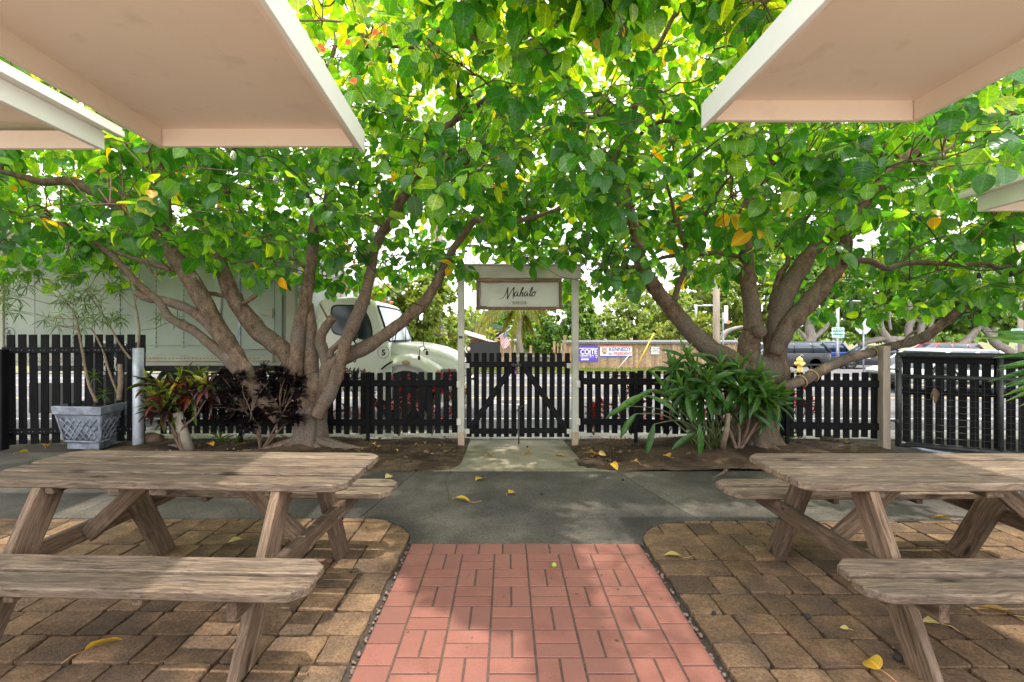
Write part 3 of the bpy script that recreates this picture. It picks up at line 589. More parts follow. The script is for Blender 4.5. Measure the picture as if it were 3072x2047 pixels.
# ================================================================ picnic tables
def make_table(label, dark_end):
    t = thing('picnic_table', label, 'picnic table', (0, 0, 0), 'weathered picnic tables')
    L = 1.83; ZT = .717; ZB = .437
    def board(name, y, wd, z1, th, cut, seed, L=L, wear=0, cr=.055):
        """plank with its outer corners cut; cut = +1 cuts at +y, -1 at -y, 0 none"""
        rr = random.Random(seed); h = wd / 2; P = []
        e = [(-L / 2, -h), (L / 2, -h), (L / 2, h), (-L / 2, h)]
        for i, (x, yy) in enumerate(e):
            c = cr if (cut and (yy > 0) == (cut > 0)) else .003
            px_, py_ = e[i - 1]; nx_, ny_ = e[(i + 1) % 4]
            def tow(a, b_, d):
                l_ = math.dist(a, b_); return (a[0] + (b_[0] - a[0]) * d / l_, a[1] + (b_[1] - a[1]) * d / l_)
            P += [tow((x, yy), (px_, py_), c), tow((x, yy), (nx_, ny_), c)]
            q0, q1 = P[-1], (nx_, ny_)
            ns = 9 if i % 2 == 0 else 2
            for k in range(1, ns): P.append((q0[0] + (q1[0] - q0[0]) * k / ns * .97 + rr.gauss(0, .0005), q0[1] + (q1[1] - q0[1]) * k / ns * .97 + rr.gauss(0, .0010 if i % 2 == 0 else .0006)))
        P = [p for k, p in enumerate(P) if math.dist(p, P[k - 1]) > 1e-4]
        bow = rr.uniform(-.003, .003)
        mb = MB().prism(P, -th, 0, .007, both=True)
        link(name, mb.mesh(name), M_tablewood, t, Matrix.Translation((rr.uniform(-.006, .006), y, z1 + rr.uniform(-.002, .002) + (-.004 if cut < 0 else .004 if cut > 0 else rr.choice((-.001, .003))))) @ Euler((rr.gauss(0, .006), rr.gauss(0, .0012), rr.gauss(0, .0012))).to_matrix().to_4x4())
    sd = int(dark_end * 10) + 3
    for i in range(4): board('tabletop_plank', -.2205 + i * .147, .132, ZT, .04, -1 if i == 0 else (1 if i == 3 else 0), sd + i)
    for y, c in ((-.667, -1), (-.518, 1), (.513, -1), (.662, 1)): board('bench_plank', y, .132, ZB, .04, c, sd + 20 + int(y * 100), cr=.06)
    for x in (-.585, .585):
        for s in (-1, 1):                               # splayed legs, feet cut level
            y0, y1, z1 = s * .565, s * .205, ZT - .041; hw = .078
            poly = [(y0 - hw, 0), (y0 + hw, 0), (y1 + hw, z1), (y1 - hw, z1)]
            mb = MB().prism([(p[0], p[1]) for p in poly], -.021, .021, .003, both=True)
            A = Vector((0, y0, 0)); B = Vector((0, y1, z1)); ax = (B - A).normalized(); yy = Vector((1, 0, 0)).cross(ax)
            # mesh axes: local X along the leg so the grain follows it
            Rm = Matrix((ax, Vector((1, 0, 0)).cross(ax) * 1, Vector((1, 0, 0)))).transposed().to_4x4(); Mw = Matrix.Translation((A + B) / 2 + Vector((x, 0, 0))) @ Rm
            base = Matrix.Translation((x, 0, 0)) @ Matrix(((0, 0, 1, 0), (1, 0, 0, 0), (0, 1, 0, 0), (0, 0, 0, 1)))
            me = mb.mesh('leg'); me.transform(Mw.inverted() @ base)
            link('leg', me, M_legwood, t, Mw)
        sx = 1 if x > 0 else -1
        plank('cross_beam', (x + sx * .042, -.70, ZB - .09), (x + sx * .042, .70, ZB - .09), .04, .09, M_legwood, t)
        plank('top_batten', (x - sx * .045, -.265, ZT - .06), (x - sx * .045, .265, ZT - .06), .04, .036, M_legwood, t)
        plank('brace', (x + sx * .0, 0, ZB - .10), (x - sx * .34, 0, ZT - .075), .085, .036, M_legwood, t, up=(0, 1, .01))
    for x in (0,): plank('top_batten', (x, -.265, ZT - .06), (x, .265, ZT - .06), .085, .036, M_legwood, t)
    for x in (-.26, .26):
        for y in (-.592, .587): plank('bench_cleat', (x, y - .12, ZB - .058), (x, y + .12, ZB - .058), .04, .036, M_legwood, t)
    for x in (-.585, .585):
        for s in (-1, 1):
            for z in (.30, .37):
                sx = 1 if x > 0 else -1; link('bolt', boxmesh((.008, .018, .018), .003), M_iron, t, Matrix.Translation((x + sx * .064, s * (.565 - .36 * z / .676), z)))
    return t
tb = make_table('weathered wooden picnic table in front of the planter and forked tree', 0)
tb.location = (-1.66, 2.635, 0); tb.rotation_euler = (0, 0, R(-2.3))
tb2 = make_table('weathered wooden picnic table beside the metal gate, dark rotted end toward the walk', 1)
tb2.location = (2.30, 2.60, 0); tb2.rotation_euler = (0, 0, R(.3))
# ================================================================ gate, portal and sign
YG = 6.42
po = thing('gate_portal', 'cream painted timber portal over the double picket gate', 'gate portal', (.15, 6.35, 0))
for x in (-.582, .876):
    link('post', boxmesh((.082, .085, 2.0), .004), M_postpaint, po, Matrix.Translation((x, 6.35, 1.165)))
    link('post_base', boxmesh((.079, .082, .17), .003), M_rawpost, po, Matrix.Translation((x, 6.35, .08)))
link('header', boxmesh((1.56, .11, .155), .004), M_postpaint, po, Matrix.Translation((.165, 6.35, 2.205)))
link('header_cap', boxmesh((1.60, .15, .022), .003), M_postpaint, po, Matrix.Translation((.165, 6.35, 2.295)))
for x in (-.582, .876):
    for z in (.30, .78):
        link('fence_bracket', boxmesh((.055, .012, .085), .003), M_hinge, po, Matrix.Translation((x + (-.025 if x < 0 else .03), 6.300, z + .0)))
link('latch_plate', boxmesh((.05, .014, .032), .003), M_iron, po, Matrix.Translation((-.585, 6.30, 1.375)))
sg = thing('hanging_sign', 'framed cream sign reading Mahalo, hanging under the gate header', 'sign', (.155, 6.33, 1.88))
SX0, SX1, SZ0, SZ1 = -.392, .702, 1.725, 2.122; fw = .038
link('panel', boxmesh((SX1 - SX0 - .04, .018, SZ1 - SZ0 - .04), .002), mat('sign_board', (.37, .38, .32), (.42, .43, .36), rough=.55, scale=3, c3=(.33, .34, .285), s3=4), sg, Matrix.Translation(((SX0 + SX1) / 2, 6.335, (SZ0 + SZ1) / 2)))
plank('frame_rail', (SX0, 6.318, SZ1 - fw / 2), (SX1, 6.318, SZ1 - fw / 2), .05, fw, M_signwood, sg); plank('frame_rail', (SX0, 6.318, SZ0 + fw / 2), (SX1, 6.318, SZ0 + fw / 2), .05, fw, M_signwood, sg)
for x in (SX0 + fw / 2, SX1 - fw / 2): plank('frame_stile', (x, 6.3185, SZ0 + fw + .001), (x, 6.3185, SZ1 - fw - .001), .048, fw - .006, M_signwood, sg, up=(1, 0, 0))
M_ink = plain('sign_ink', (.012, .012, .012), .6)
def stroke(paths, name, parent, O, s, y, wfun, m=M_ink):
    """brush lettering: flat ribbons in the X-Z plane; wfun(dx, dz) gives the pen width"""
    mb = MB()
    for pts in paths:
        P3, _ = smooth_path([(p[0], 0, p[1]) for p in pts], [1] * len(pts), 5); V = []; n = len(P3)
        for i, p in enumerate(P3):
            d = P3[min(i + 1, n - 1)] - P3[max(i - 1, 0)]; d = d.normalized(); nrm = Vector((-d.z, 0, d.x))
            wv = wfun(d.x, d.z) * min(1, .45 + 3.0 * min(i, n - 1 - i) / n)
            V += [(O[0] + (p.x + nrm.x * wv) * s, y, O[1] + (p.z + nrm.z * wv) * s), (O[0] + (p.x - nrm.x * wv) * s, y, O[1] + (p.z - nrm.z * wv) * s)]
        mb.add(V, [(2 * i, 2 * i + 1, 2 * i + 3, 2 * i + 2) for i in range(n - 1)])
    return mb.build(name, m, parent)
# traced in units where the lettering is ~5.9 wide
maha = [[(-.1, -.75), (.25, -.72), (.7, -.3), (1.05, .45), (1.22, 1.0), (1.25, 1.02), (1.22, .3), (1.18, -.7), (1.2, -.72), (1.6, .1), (2.1, .92), (2.22, 1.02), (2.15, .3), (2.08, -.55), (2.12, -.72)],
        [(2.85, .22), (2.7, .4), (2.42, .25), (2.28, -.15), (2.38, -.36), (2.62, -.2), (2.82, .2), (2.78, -.15), (2.9, -.36), (3.1, -.2)],
        [(3.1, -.2), (3.4, .3), (3.72, .9), (3.68, 1.08), (3.5, .8), (3.28, .1), (3.16, -.38), (3.3, 0), (3.58, .28), (3.62, .05), (3.55, -.28), (3.68, -.36), (3.9, -.15)],
        [(4.35, .22), (4.2, .4), (3.98, .22), (3.86, -.15), (3.96, -.34), (4.18, -.18), (4.36, .22), (4.32, -.12), (4.42, -.34), (4.6, -.18)],
        [(4.6, -.18), (4.9, .3), (5.2, .9), (5.18, 1.1), (5.0, .85), (4.82, .2), (4.78, -.2), (4.9, -.34), (5.1, -.15)],
        [(5.42, .42), (5.2, .25), (5.08, -.05), (5.16, -.3), (5.38, -.28), (5.58, .0), (5.62, .3), (5.48, .44), (5.36, .3), (5.5, .2), (5.85, .42)]]
def brush(dx, dz): return .045 + .062 * abs(dz * .9 - dx * .25) * (1.0 if dz < 0.15 else .55)
S = .080
stroke(maha, 'script_lettering', sg, (-.085, 1.925), S, 6.3245, brush)
def text(name, s, parent, loc, size, m, ex=.0, align='CENTER', bold=0.0, sx=1.0, shear=0, rot=None, spacing=1.0):
    c = bpy.data.curves.new(name, 'FONT'); c.body = s; c.size = size; c.align_x = align; c.align_y = 'CENTER'; c.extrude = ex; c.offset = bold; c.shear = shear; c.space_character = spacing
    tmp = bpy.data.objects.new(name, c); COL.objects.link(tmp); bpy.context.view_layer.update()
    me = bpy.data.meshes.new_from_object(tmp); bpy.data.objects.remove(tmp); bpy.data.curves.remove(c); me.name = name; me.materials.clear(); me.materials.append(m)
    o = bpy.data.objects.new(name, me); COL.objects.link(o)
    L = Vector(loc); WL[o.name] = L
    o.parent = parent; o.location = L - WL[parent.name]; o.rotation_euler = rot or (R(90), 0, 0); o.scale = (sx, 1, 1); return o
text('small_lettering', 'SURFCLUB', sg, (.165, 6.3240, 1.812), .034, M_ink, bold=.0006, spacing=1.05)
b = MB(); bx0, bx1, bz0, bz1 = .074, .250, 1.791, 1.829
for c, d in (((.162, 6.3245, bz0), (bx1 - bx0, .001, .003)), ((.162, 6.3245, bz1), (bx1 - bx0, .001, .003)), ((bx0, 6.3245, 1.81), (.003, .001, bz1 - bz0)), ((bx1, 6.3245, 1.81), (.003, .001, bz1 - bz0))): b.box(c, d)
b.build('lettering_box', M_ink, sg)
b = MB(); rr = random.Random(4)                         # worn scraps of older lettering
for cx, wn in ((.01, 5), (.275, 4), (.415, 2)):
    for q in range(wn * 4): b.box((cx + rr.uniform(-.012, .012) * wn * .6, 6.3246, 1.79 + rr.uniform(-.03, .028)), (rr.uniform(.002, .006), .001, rr.uniform(.003, .011)))
b.build('worn_lettering', mat('faded_ink', (.10, .10, .085), (.35, .35, .3), scale=200), sg)
b = MB(); b.tube(smooth_path([(SX0 + .05, 6.30, 2.075), (SX0 + .055, 6.302, 1.95), (SX0 + .05, 6.302, 1.82), (SX0 + .065, 6.302, 1.77), (SX0 + .14, 6.302, 1.765)], [.006] * 5)[0], .006, 6)
b.tube(smooth_path([(SX0 + .03, 6.30, 2.085), (-.2, 6.30, 2.068), (0, 6.30, 2.08), (.2, 6.30, 2.07), (.4, 6.30, 2.078), (SX1 + .02, 6.30, 2.08)], [.005] * 6)[0], .005, 6)
b.build('vine_stem', mat('dry_vine', (.12, .08, .05), (.2, .14, .09), scale=30), sg)
# --- picket work
_sl = {}
def pickets(t, x0, y0, x1, y1, n, wd, z0, z1, th=.019, m=M_dark, jit=.009, name='picket', face=-1):
    dirv = Vector((x1 - x0, y1 - y0, 0)); ln = dirv.length; dirv.normalize(); ang = math.atan2(dirv.y, dirv.x)
    for i in range(n):
        f = (i + .5) / n; p = Vector((x0, y0, 0)).lerp(Vector((x1, y1, 0)), f)
        link(name, boxmesh((wd, th, z1 - z0), .003, 'picket'), m, t, Matrix.Translation((p.x, p.y, (z0 + z1) / 2 + random.uniform(-jit, jit))) @ Euler((0, random.gauss(0, .006), ang)).to_matrix().to_4x4())
def rail(t, x0, y0, x1, y1, z, h, off, th=.032, m=M_dark, name='rail', dz=0):
    d = Vector((x1 - x0, y1 - y0, 0)).normalized(); nrm = Vector((d.y, -d.x, 0)) * off
    return plank(name, Vector((x0, y0, z)) + nrm, Vector((x1, y1, z + dz)) + nrm, th, h, m, t)
gt = thing('double_gate', 'black double picket gate with diagonal braces under the sign', 'gate', (.15, YG, .1))
for s, xa, xb in ((-1, -.536, .142), (1, .150, .830)):
    leaf = MB(); nm = 'gate_leaf'
    gl = link('gate_leaf', boxmesh((xb - xa, .03, .072), .003), M_dark, gt, Matrix.Translation(((xa + xb) / 2, YG - .026, 1.025 - (.0 if s < 0 else -.004))))
    WL[gl.name] = Vector(((xa + xb) / 2, YG - .026, 1.025 - (.0 if s < 0 else -.004)))
    pickets(gl, xa, YG, xb, YG, 7, .066, .085, 1.172, jit=.004)
    rail(gl, xa, YG, xb, YG, .165 if s < 0 else .172, .07, .026, .03)
    zc0, zc1 = .205, .985
    plank('brace', (xa + .075 if s < 0 else xb - .075, YG - .024, zc0), (xb - .08 if s < 0 else xa + .08, YG - .024, zc1), .03, .074, M_dark, gl)
    for z in (1.01, .165):
        hx = xa if s < 0 else xb
        mb = MB(); q = -s * 0
        mb.prism([(0, -.035), (.012, -.035), (.012, .035), (0, .035)], 0, .006) if False else None
        V = [(hx - s * 0 - s * -.03 * 0, 0, 0)]
        pl = [(-.045, -.030), (.030, -.036), (.030, .036), (-.045, .030)] if s > 0 else [(-.030, -.036), (.045, -.030), (.045, .030), (-.030, .036)]
        mb.prism(pl, 0, .008, .002, Matrix.Translation((hx + (-.012 if s > 0 else .012), YG - .0435, z)) @ Matrix.Rotation(R(90), 4, 'X')); mb.build('hinge', M_hinge, gl)
b = MB(); b.box((.155, YG - .062, .33), (.022, .02, .32)); b.tube([(.155, YG - .062, .5), (.155, YG - .062, .005)], .008, 8); b.tube([(.155, YG - .062, .47), (.205, YG - .065, .495)], .007, 6); b.box((.155, YG - .055, .44), (.05, .02, .02)); b.build('drop_bolt', M_iron, gt)
b = MB(); b.tube(smooth_path([(.06, YG - .05, 1.02), (.10, YG - .062, 1.0), (.14, YG - .06, 1.02), (.165, YG - .062, 1.0), (.19, YG - .05, 1.02)], [.006] * 5)[0], .006, 6); b.tube(smooth_path([(.105, YG - .06, 1.03), (.12, YG - .07, .99), (.13, YG - .07, .965), (.118, YG - .07, .95)], [.005] * 4)[0], .005, 6)
b.box((.12, YG - .045, 1.025), (.12, .014, .02)); b.build('chain', M_iron, gt)
lk = MB().box((.122, YG - .075, .925), (.042, .02, .048), b=.006); lk.tube([(.108, YG - .075, .945), (.108, YG - .075, .968), (.115, YG - .075, .978), (.129, YG - .075, .978), (.136, YG - .075, .968), (.136, YG - .075, .945)], .0035, 6)
tag(lk.build('padlock', plain('purple_lock', (.16, .04, .20), .35)), 'small purple padlock hanging from the chain on the double gate', 'padlock')
# --- picket fences
fl_ = thing('picket_fence', 'low black picket fence between the double gate and the galvanized post', 'fence', (-2.6, 6.5, 0), 'black picket fences')
pickets(fl_, -4.52, 6.46, -.63, 6.50, 36, .074, .115, .915)
rail(fl_, -4.52, 6.46, -.63, 6.50, .775, .085, .028); rail(fl_, -4.52, 6.46, -.63, 6.50, .265, .085, .028)
for x in (-1.80, -3.45): link('stake', boxmesh((.045, .03, .98), .003), M_dark, fl_, Matrix.Translation((x, 6.435, .43)))
fr_ = thing('picket_fence', 'low black picket fence between the double gate and the wooden corner post', 'fence', (2.7, 6.4, 0), 'black picket fences')
pickets(fr_, .925, 6.52, 4.60, 6.13, 34, .076, .13, .935)
rail(fr_, .925, 6.52, 4.60, 6.13, .80, .085, .028); rail(fr_, .925, 6.52, 4.60, 6.13, .275, .085, .028)
for f in (.20, .70): link('stake', boxmesh((.045, .03, .98), .003), M_dark, fr_, Matrix.Translation((.925 + 3.675 * f, 6.455 - .39 * f, .43)))
ft = thing('tall_picket_fence', 'tall black picket panel behind the lattice planter', 'fence', (-5.2, 6.3, 0), 'black picket fences')
pickets(ft, -6.20, 6.14, -4.66, 6.42, 13, .086, .045, 1.41, jit=.004)
rail(ft, -6.22, 6.14, -4.66, 6.42, 1.215, .075, .028); rail(ft, -6.22, 6.14, -4.66, 6.42, .205, .075, .028)
b = MB(); d = Vector((1.62, .28, 0)).normalized()
for i in range(13):
    for z in (1.215, .205):
        for o_ in (-.02, .02):
            p = Vector((-6.20, 6.14, z)).lerp(Vector((-4.66, 6.42, z)), (i + .5) / 13) + d * o_; b.box((p.x + .17 * .046, p.y - .046, z), (.007, .004, .007))
b.build('nail_heads', M_steel, ft, kind='stuff')
tg = thing('timber_gate_frame', 'dark timber gate post with a diagonal brace at the edge of the tall fence', 'gate frame', (-6.2, 6.05, 0))
link('post', boxmesh((.10, .10, 1.22), .006), M_dark, tg, Matrix.Translation((-6.13, 6.02, .62)))
plank('brace', (-6.16, 5.96, 1.02), (-7.3, 5.9, -.15 + .3), .03, .09, M_dark, tg)
plank('rail', (-6.19, 6.02, 1.12), (-7.6, 5.9, 1.12), .04, .09, M_dark, tg); plank('rail', (-6.19, 6.02, .2), (-7.6, 5.9, .2), .04, .09, M_dark, tg)
b = MB(); b.lathe([(.059, 0), (.06, .004), (.06, 1.238), (.055, 1.242), (.05, 1.242), (.05, 1.1)], 20, Matrix.Translation((-4.62, 6.22, 0)))
tag(b.build('steel_post', M_steel, origin=(-4.62, 6.22, 0)), 'round galvanized steel post standing beside the lattice planter', 'post')
b = MB().box((4.62, 6.07, .62), (.094, .094, 1.30), b=.006); wp = b.build('wooden_post', M_polewood, origin=(4.62, 6.07, 0))
tag(wp, 'square weathered wooden post at the fence end by the metal gate', 'post')
b = MB()
for z in (.80, .33): b.box((4.62, 6.07, z), (.100, .100, .006))
b.build('wire_tie', M_iron, wp, origin=(4.62, 6.07, 0)) if False else None
# ================================================================ metal gate at the right
mg = thing('metal_gate', 'dark tubular metal gate with wire mesh and black boards', 'gate', (5.1, 5.8, 0))
G0 = Vector((4.74, 6.0, 0)); GD = Vector((1.0, -.50, 0)).normalized(); GN = Vector((GD.y, -GD.x, 0)); GL = 2.6
def gp(s_, z, off=0): return G0 + GD * s_ + GN * off + Vector((0, 0, z))
M_tube = mat('gate_tube', (.018, .019, .021), (.04, .041, .043), rough=.45, scale=18, spec=.5, c3=(.10, .10, .10), s3=9, t3=(.62, .72))
for nm, a, b_, r in (('top_tube', gp(-.02, 1.165), gp(GL, 1.165), .034), ('middle_tube', gp(0, .905), gp(GL, .905), .027), ('bottom_tube', gp(0, .085), gp(GL, .06), .034)):
    MB().tube([a, b_], r, 12).build(nm, M_tube, mg)
for s_ in (0, .92, 1.84): MB().tube([gp(s_, .06), gp(s_, 1.16)], .034 if s_ == 0 else .030, 12).build('upright_tube', M_tube, mg)
MB().tube(smooth_path([gp(.02, .10), gp(.25, .045), gp(.55, .0)], [.03] * 3)[0], .03, 10).build('skid_tube', M_steel, mg)
ang = math.atan2(GD.y, GD.x)
for i in range(25):
    p = gp(.09 + i * .104, .62, -.055); link('board', boxmesh((.080, .02, 1.09), .003), M_dark, mg, Matrix.Translation(p) @ Euler((0, 0, ang)).to_matrix().to_4x4())
rail(mg, *gp(0, 0, -.04).xy, *gp(GL, 0, -.04).xy, 1.10, .07, 0, .02); rail(mg, *gp(0, 0, -.04).xy, *gp(GL, 0, -.04).xy, .72, .06, 0, .02)
b = MB()
for i in range(int(GL / .075)): b.tube([gp(.03 + i * .075, .1, .012), gp(.03 + i * .075, .90, .012)], .0022, 4, smooth=False)
for i in range(11): b.tube([gp(.02, .12 + i * .075, .014), gp(GL, .12 + i * .075, .014)], .0022, 4, smooth=False)
b.build('wire_mesh', M_tube, mg, kind='stuff')
b = MB()
for z in (.99, .36): b.tube([(4.66, 6.06, z), gp(-.01, z)], .010, 8); b.tube([gp(-.02, z - .03, .03), gp(-.02, z + .03, .03)], .022, 8)
b.build('hinge_bolt', M_iron, mg)
# ================================================================ the two broad-leaved trees over the courtyard
M_bark = barkmat('tree_bark', (.065, .043, .029), (.19, .13, .088), (.115, .092, .07), scale=16, stretch=(1, 1, .6), bump=1.0)
M_bark2 = barkmat('tree_bark_tan', (.075, .05, .034), (.215, .15, .105), (.14, .113, .09), scale=17, stretch=(1, 1, .6), bump=1.0)
M_twig = mat('twig_bark', (.085, .05, .032), (.16, .105, .07), rough=.8, scale=20)
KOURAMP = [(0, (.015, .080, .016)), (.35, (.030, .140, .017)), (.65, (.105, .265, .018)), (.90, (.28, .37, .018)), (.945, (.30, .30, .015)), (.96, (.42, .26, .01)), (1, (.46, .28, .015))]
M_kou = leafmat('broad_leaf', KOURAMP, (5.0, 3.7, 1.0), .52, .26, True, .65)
def tz(l, R_): return [(p[0] * .46749, p[1] * .46749 + R_) for p in l]
RS = [1.0]
def limb(mb, skel, pts, depth, k=5, seg=12, noise=.05):
    """pts: (px, py, radius in metres, depth offset)"""
    P = [at(p[0], p[1], depth + (p[3] if len(p) > 3 else 0)) for p in pts]; Rr = [p[2] * RS[0] for p in pts]
    Q, rr = smooth_path(P, Rr, k); Q = [q + Vector((random.gauss(0, .03), random.gauss(0, .03), random.gauss(0, .03))) * r for q, r in zip(Q, rr)]; rr = [r * (1 + .035 * math.sin(i * .9 + r * 90)) for i, r in enumerate(rr)]
    if isinstance(mb, MB): mb.tube(Q, rr, seg, noise=noise)
    else: MB().tube(Q, rr, seg + 2, noise=noise).build('limb', mb[1], mb[0])
    skel += [(q, r) for q, r in zip(Q, rr)]; return Q
def Z0(l): return [(x * .46749, 650 + y * .46749, *r) for x, y, *r in l]                 # traced positions -> photo pixels
def Z1(l): return [(1000 + x * .46749, 650 + y * .46749, *r) for x, y, *r in l]
def Z2(l): return [(1972 + x * .46749, 650 + y * .46749, *r) for x, y, *r in l]
def T0(l): return [(x * .46749, y * .46749, *r) for x, y, *r in l]
def T1(l): return [(1000 + x * .46749, y * .46749, *r) for x, y, *r in l]
def T2(l): return [(1972 + x * .46749, y * .46749, *r) for x, y, *r in l]
def PP(l): return [(930 + x * .23374, 780 + y * .23374, *r) for x, y, *r in l]
def bole(prof, flutes, seg=40, seed=0):
    """fluted trunk: prof = [(x, y, z, r, flare)] bottom to top"""
    mb = MB(); V = []; F = []
    for x, y, z, r, fl in prof:
        for k in range(seg):
            a = 2 * math.pi * k / seg
            q = r * (1 + .10 * math.sin(flutes * a + z * 2 + seed) + .06 * math.sin((flutes * 2 + 1) * a - z * 3) + fl * max(0, math.sin(flutes * a + seed)) ** 2)
            V.append((x + q * math.cos(a), y + q * math.sin(a), z))
    n = len(prof)
    for i in range(n - 1): F += [(i * seg + k, i * seg + (k + 1) % seg, (i + 1) * seg + (k + 1) % seg, (i + 1) * seg + k) for k in range(seg)]
    F.append(tuple((n - 1) * seg + k for k in range(seg)))
    mb.add(V, F, None, True); return mb
def roots(mb, cx, cy, lst):
    for a, ln, r in lst:
        P = []; Rr = []; x, y = cx, cy; z = .16
        for i in range(7):
            f = i / 6; P.append((x, y, (.16 - .16 * min(f * 2.2, 1)) + .012 - .02 * f)); Rr.append(r * (1 - .8 * f))
            x += math.cos(a) * ln / 6; y += math.sin(a) * ln / 6 * .8; a += random.uniform(-.45, .45)
        Q, rr = smooth_path(P, Rr, 3); mb.tube(Q, rr, 8, noise=.15)
# ---- left tree
DL = 6.1
LT = thing('broadleaf_tree', 'tree with many bare grey-brown limbs forking low, behind the planter side table', 'tree', (-2.42, 6.1, 0), 'broad-leaved shade trees')
SK_L = []
tb_ = bole([(-2.42, 6.1, -.06, .235, .40), (-2.42, 6.1, .04, .20, .26), (-2.42, 6.1, .14, .178, .14), (-2.41, 6.1, .34, .165, .08), (-2.38, 6.1, .55, .165, .06), (-2.35, 6.1, .72, .185, .05), (-2.33, 6.1, .84, .17, .05), (-2.32, 6.1, .94, .10, .0)], 5, seed=1)
roots(tb_, -2.42, 6.08, [(-.5, 1.1, .07), (-1.0, .8, .06), (-1.6, .6, .055), (-2.4, .9, .065), (-2.9, 1.2, .07), (.1, 1.2, .06), (-.25, 1.5, .05)])
tb_.build('trunk', M_bark2, LT)
mb = (LT, M_bark2); RS[0] = .90
limb(mb, SK_L, Z0([(1915, 1120, .10), (1900, 1000, .095), (1905, 880, .10), (1925, 700, .092), (1955, 580, .085), (1985, 380, .08), (2010, 180, .075), (2025, 0, .07)]) + T0([(2065, 1440, .07), (2100, 1300, .065), (2125, 1140, .062, .1), (2110, 1000, .055, .2), (2060, 850, .05, .3), (2040, 700, .045, .4), (2090, 520, .04, .5), (2150, 300, .03, .6)]), DL)
limb(mb, SK_L, Z0([(2010, 1120, .11), (1998, 960, .10), (1998, 820, .085), (1992, 680, .075), (1980, 560, .06)]), DL + .05)
limb(mb, SK_L, Z0([(1990, 1150, .11), (1880, 960, .115), (1820, 860, .122), (1700, 770, .128), (1590, 650, .118), (1500, 520, .108), (1440, 380, .098), (1400, 240, .09), (1370, 130, .075), (1345, 40, .06)]) + T0([(1330, 1440, .055, .1), (1290, 1330, .05, .15), (1330, 1220, .045, .2), (1330, 1060, .04, .3), (1290, 900, .035, .4)]), DL + .08)
limb(mb, SK_L, Z0([(1800, 1300, .10), (1660, 1130, .115), (1560, 990, .12), (1500, 880, .122), (1430, 770, .118), (1330, 590, .11), (1215, 390, .112), (1110, 235, .10), (1040, 110, .115), (960, 40, .10), (880, -40, .088)]) + T0([(820, 1365, .082, -.1), (700, 1285, .075, -.2), (560, 1205, .065, -.3), (420, 1160, .055, -.4), (280, 1170, .045, -.5), (120, 1130, .035, -.6), (-60, 1080, .025, -.7)]), DL - .12)
limb(mb, SK_L, T0([(960, 1440, .07, -.05), (880, 1350, .068, -.1), (760, 1200, .062, -.15), (640, 1100, .055, -.2), (540, 1020, .05, -.25), (430, 900, .042, -.3), (300, 760, .03, -.4)]), DL - .1)
limb(mb, SK_L, Z0([(1050, 130, .06), (1072, 40, .05)]) + T0([(1082, 1380, .045), (1062, 1200, .04), (1030, 1060, .038), (970, 950, .03), (930, 820, .025, -.2)]), DL - .1)
limb(mb, SK_L, Z0([(1530, 1000, .07), (1430, 890, .068), (1330, 805, .06), (1240, 730, .058), (1140, 680, .056), (1075, 635, .054), (1025, 550, .05), (960, 495, .048), (880, 425, .044), (800, 335, .042), (725, 255, .04), (640, 190, .038), (540, 130, .036), (440, 70, .03), (330, 20, .025), (200, -20, .02)]), DL - .2)
limb(mb, SK_L, Z0([(1420, 800, .06), (1350, 710, .062), (1290, 650, .066), (1190, 585, .062), (1070, 545, .06), (950, 522, .056), (880, 490, .052), (864, 482, .03)]), DL - .16)
limb(mb, SK_L, Z0([(1125, 345, .032), (1050, 325, .032), (960, 300, .03), (850, 265, .026), (720, 225, .02), (600, 200, .014)]), DL - .15, seg=8)
limb(mb, SK_L, Z0([(1090, 335, .014), (1050, 352, .016), (985, 365, .012), (940, 290, .01), (880, 200, .009), (800, 185, .006)]), DL - .2, seg=6)
limb(mb, SK_L, Z0([(1470, 520, .030), (1390, 500, .028), (1310, 488, .026)]), DL + .05, seg=8)
limb(mb, SK_L, Z0([(1560, 560, .03), (1620, 520, .032), (1665, 480, .03), (1672, 470, .015)]), DL + .0, seg=8)
limb(mb, SK_L, Z0([(1955, 325, .026), (1880, 275, .024), (1720, 265, .022), (1600, 285, .018), (1480, 305, .012)]), DL - .02, seg=8)
limb(mb, SK_L, Z0([(1880, 270, .018), (1870, 215, .016), (1830, 160, .014), (1750, 110, .012), (1640, 170, .008)]), DL - .1, seg=6)
# right-hand limbs
limb(mb, SK_L, Z0([(2040, 1230, .13), (2095, 1130, .13)]) + PP([(260, 1400, .125), (430, 1260, .11), (680, 1140, .098), (890, 1015, .088), (1090, 870, .08), (1290, 705, .078), (1430, 590, .082), (1530, 450, .07), (1610, 320, .066), (1680, 180, .06), (1745, 20, .055)]) + Z1([(790, 180, .05, -.05), (850, 100, .045, -.1), (920, 20, .042, -.15)]) + T1([(1020, 1475, .038, -.2), (1150, 1430, .034, -.25), (1300, 1390, .028, -.3), (1480, 1330, .02, -.4)]), DL - .05)
limb(mb, SK_L, Z0([(2030, 1290, .08), (2070, 1210, .09), (2120, 1130, .09)]) + PP([(340, 1480, .085), (400, 1270, .08), (460, 1060, .075), (560, 830, .085), (655, 610, .085), (715, 420, .076), (770, 200, .068), (800, 60, .062)]) + Z1([(270, 190, .06, -.05), (330, 70, .06, -.1)]) + T1([(340, 1470, .06, -.15), (430, 1300, .058, -.2), (530, 1150, .052, -.25), (590, 1020, .05, -.3), (650, 920, .048, -.35), (760, 785, .045, -.4), (860, 730, .04, -.45), (960, 650, .034, -.5), (1120, 560, .026, -.6)]), DL - .22)
limb(mb, SK_L, T1([(520, 1190, .03, -.25), (610, 1130, .03, -.3), (720, 1070, .028, -.35), (850, 990, .025, -.4), (1000, 930, .02, -.5)]), DL - .2, seg=8)
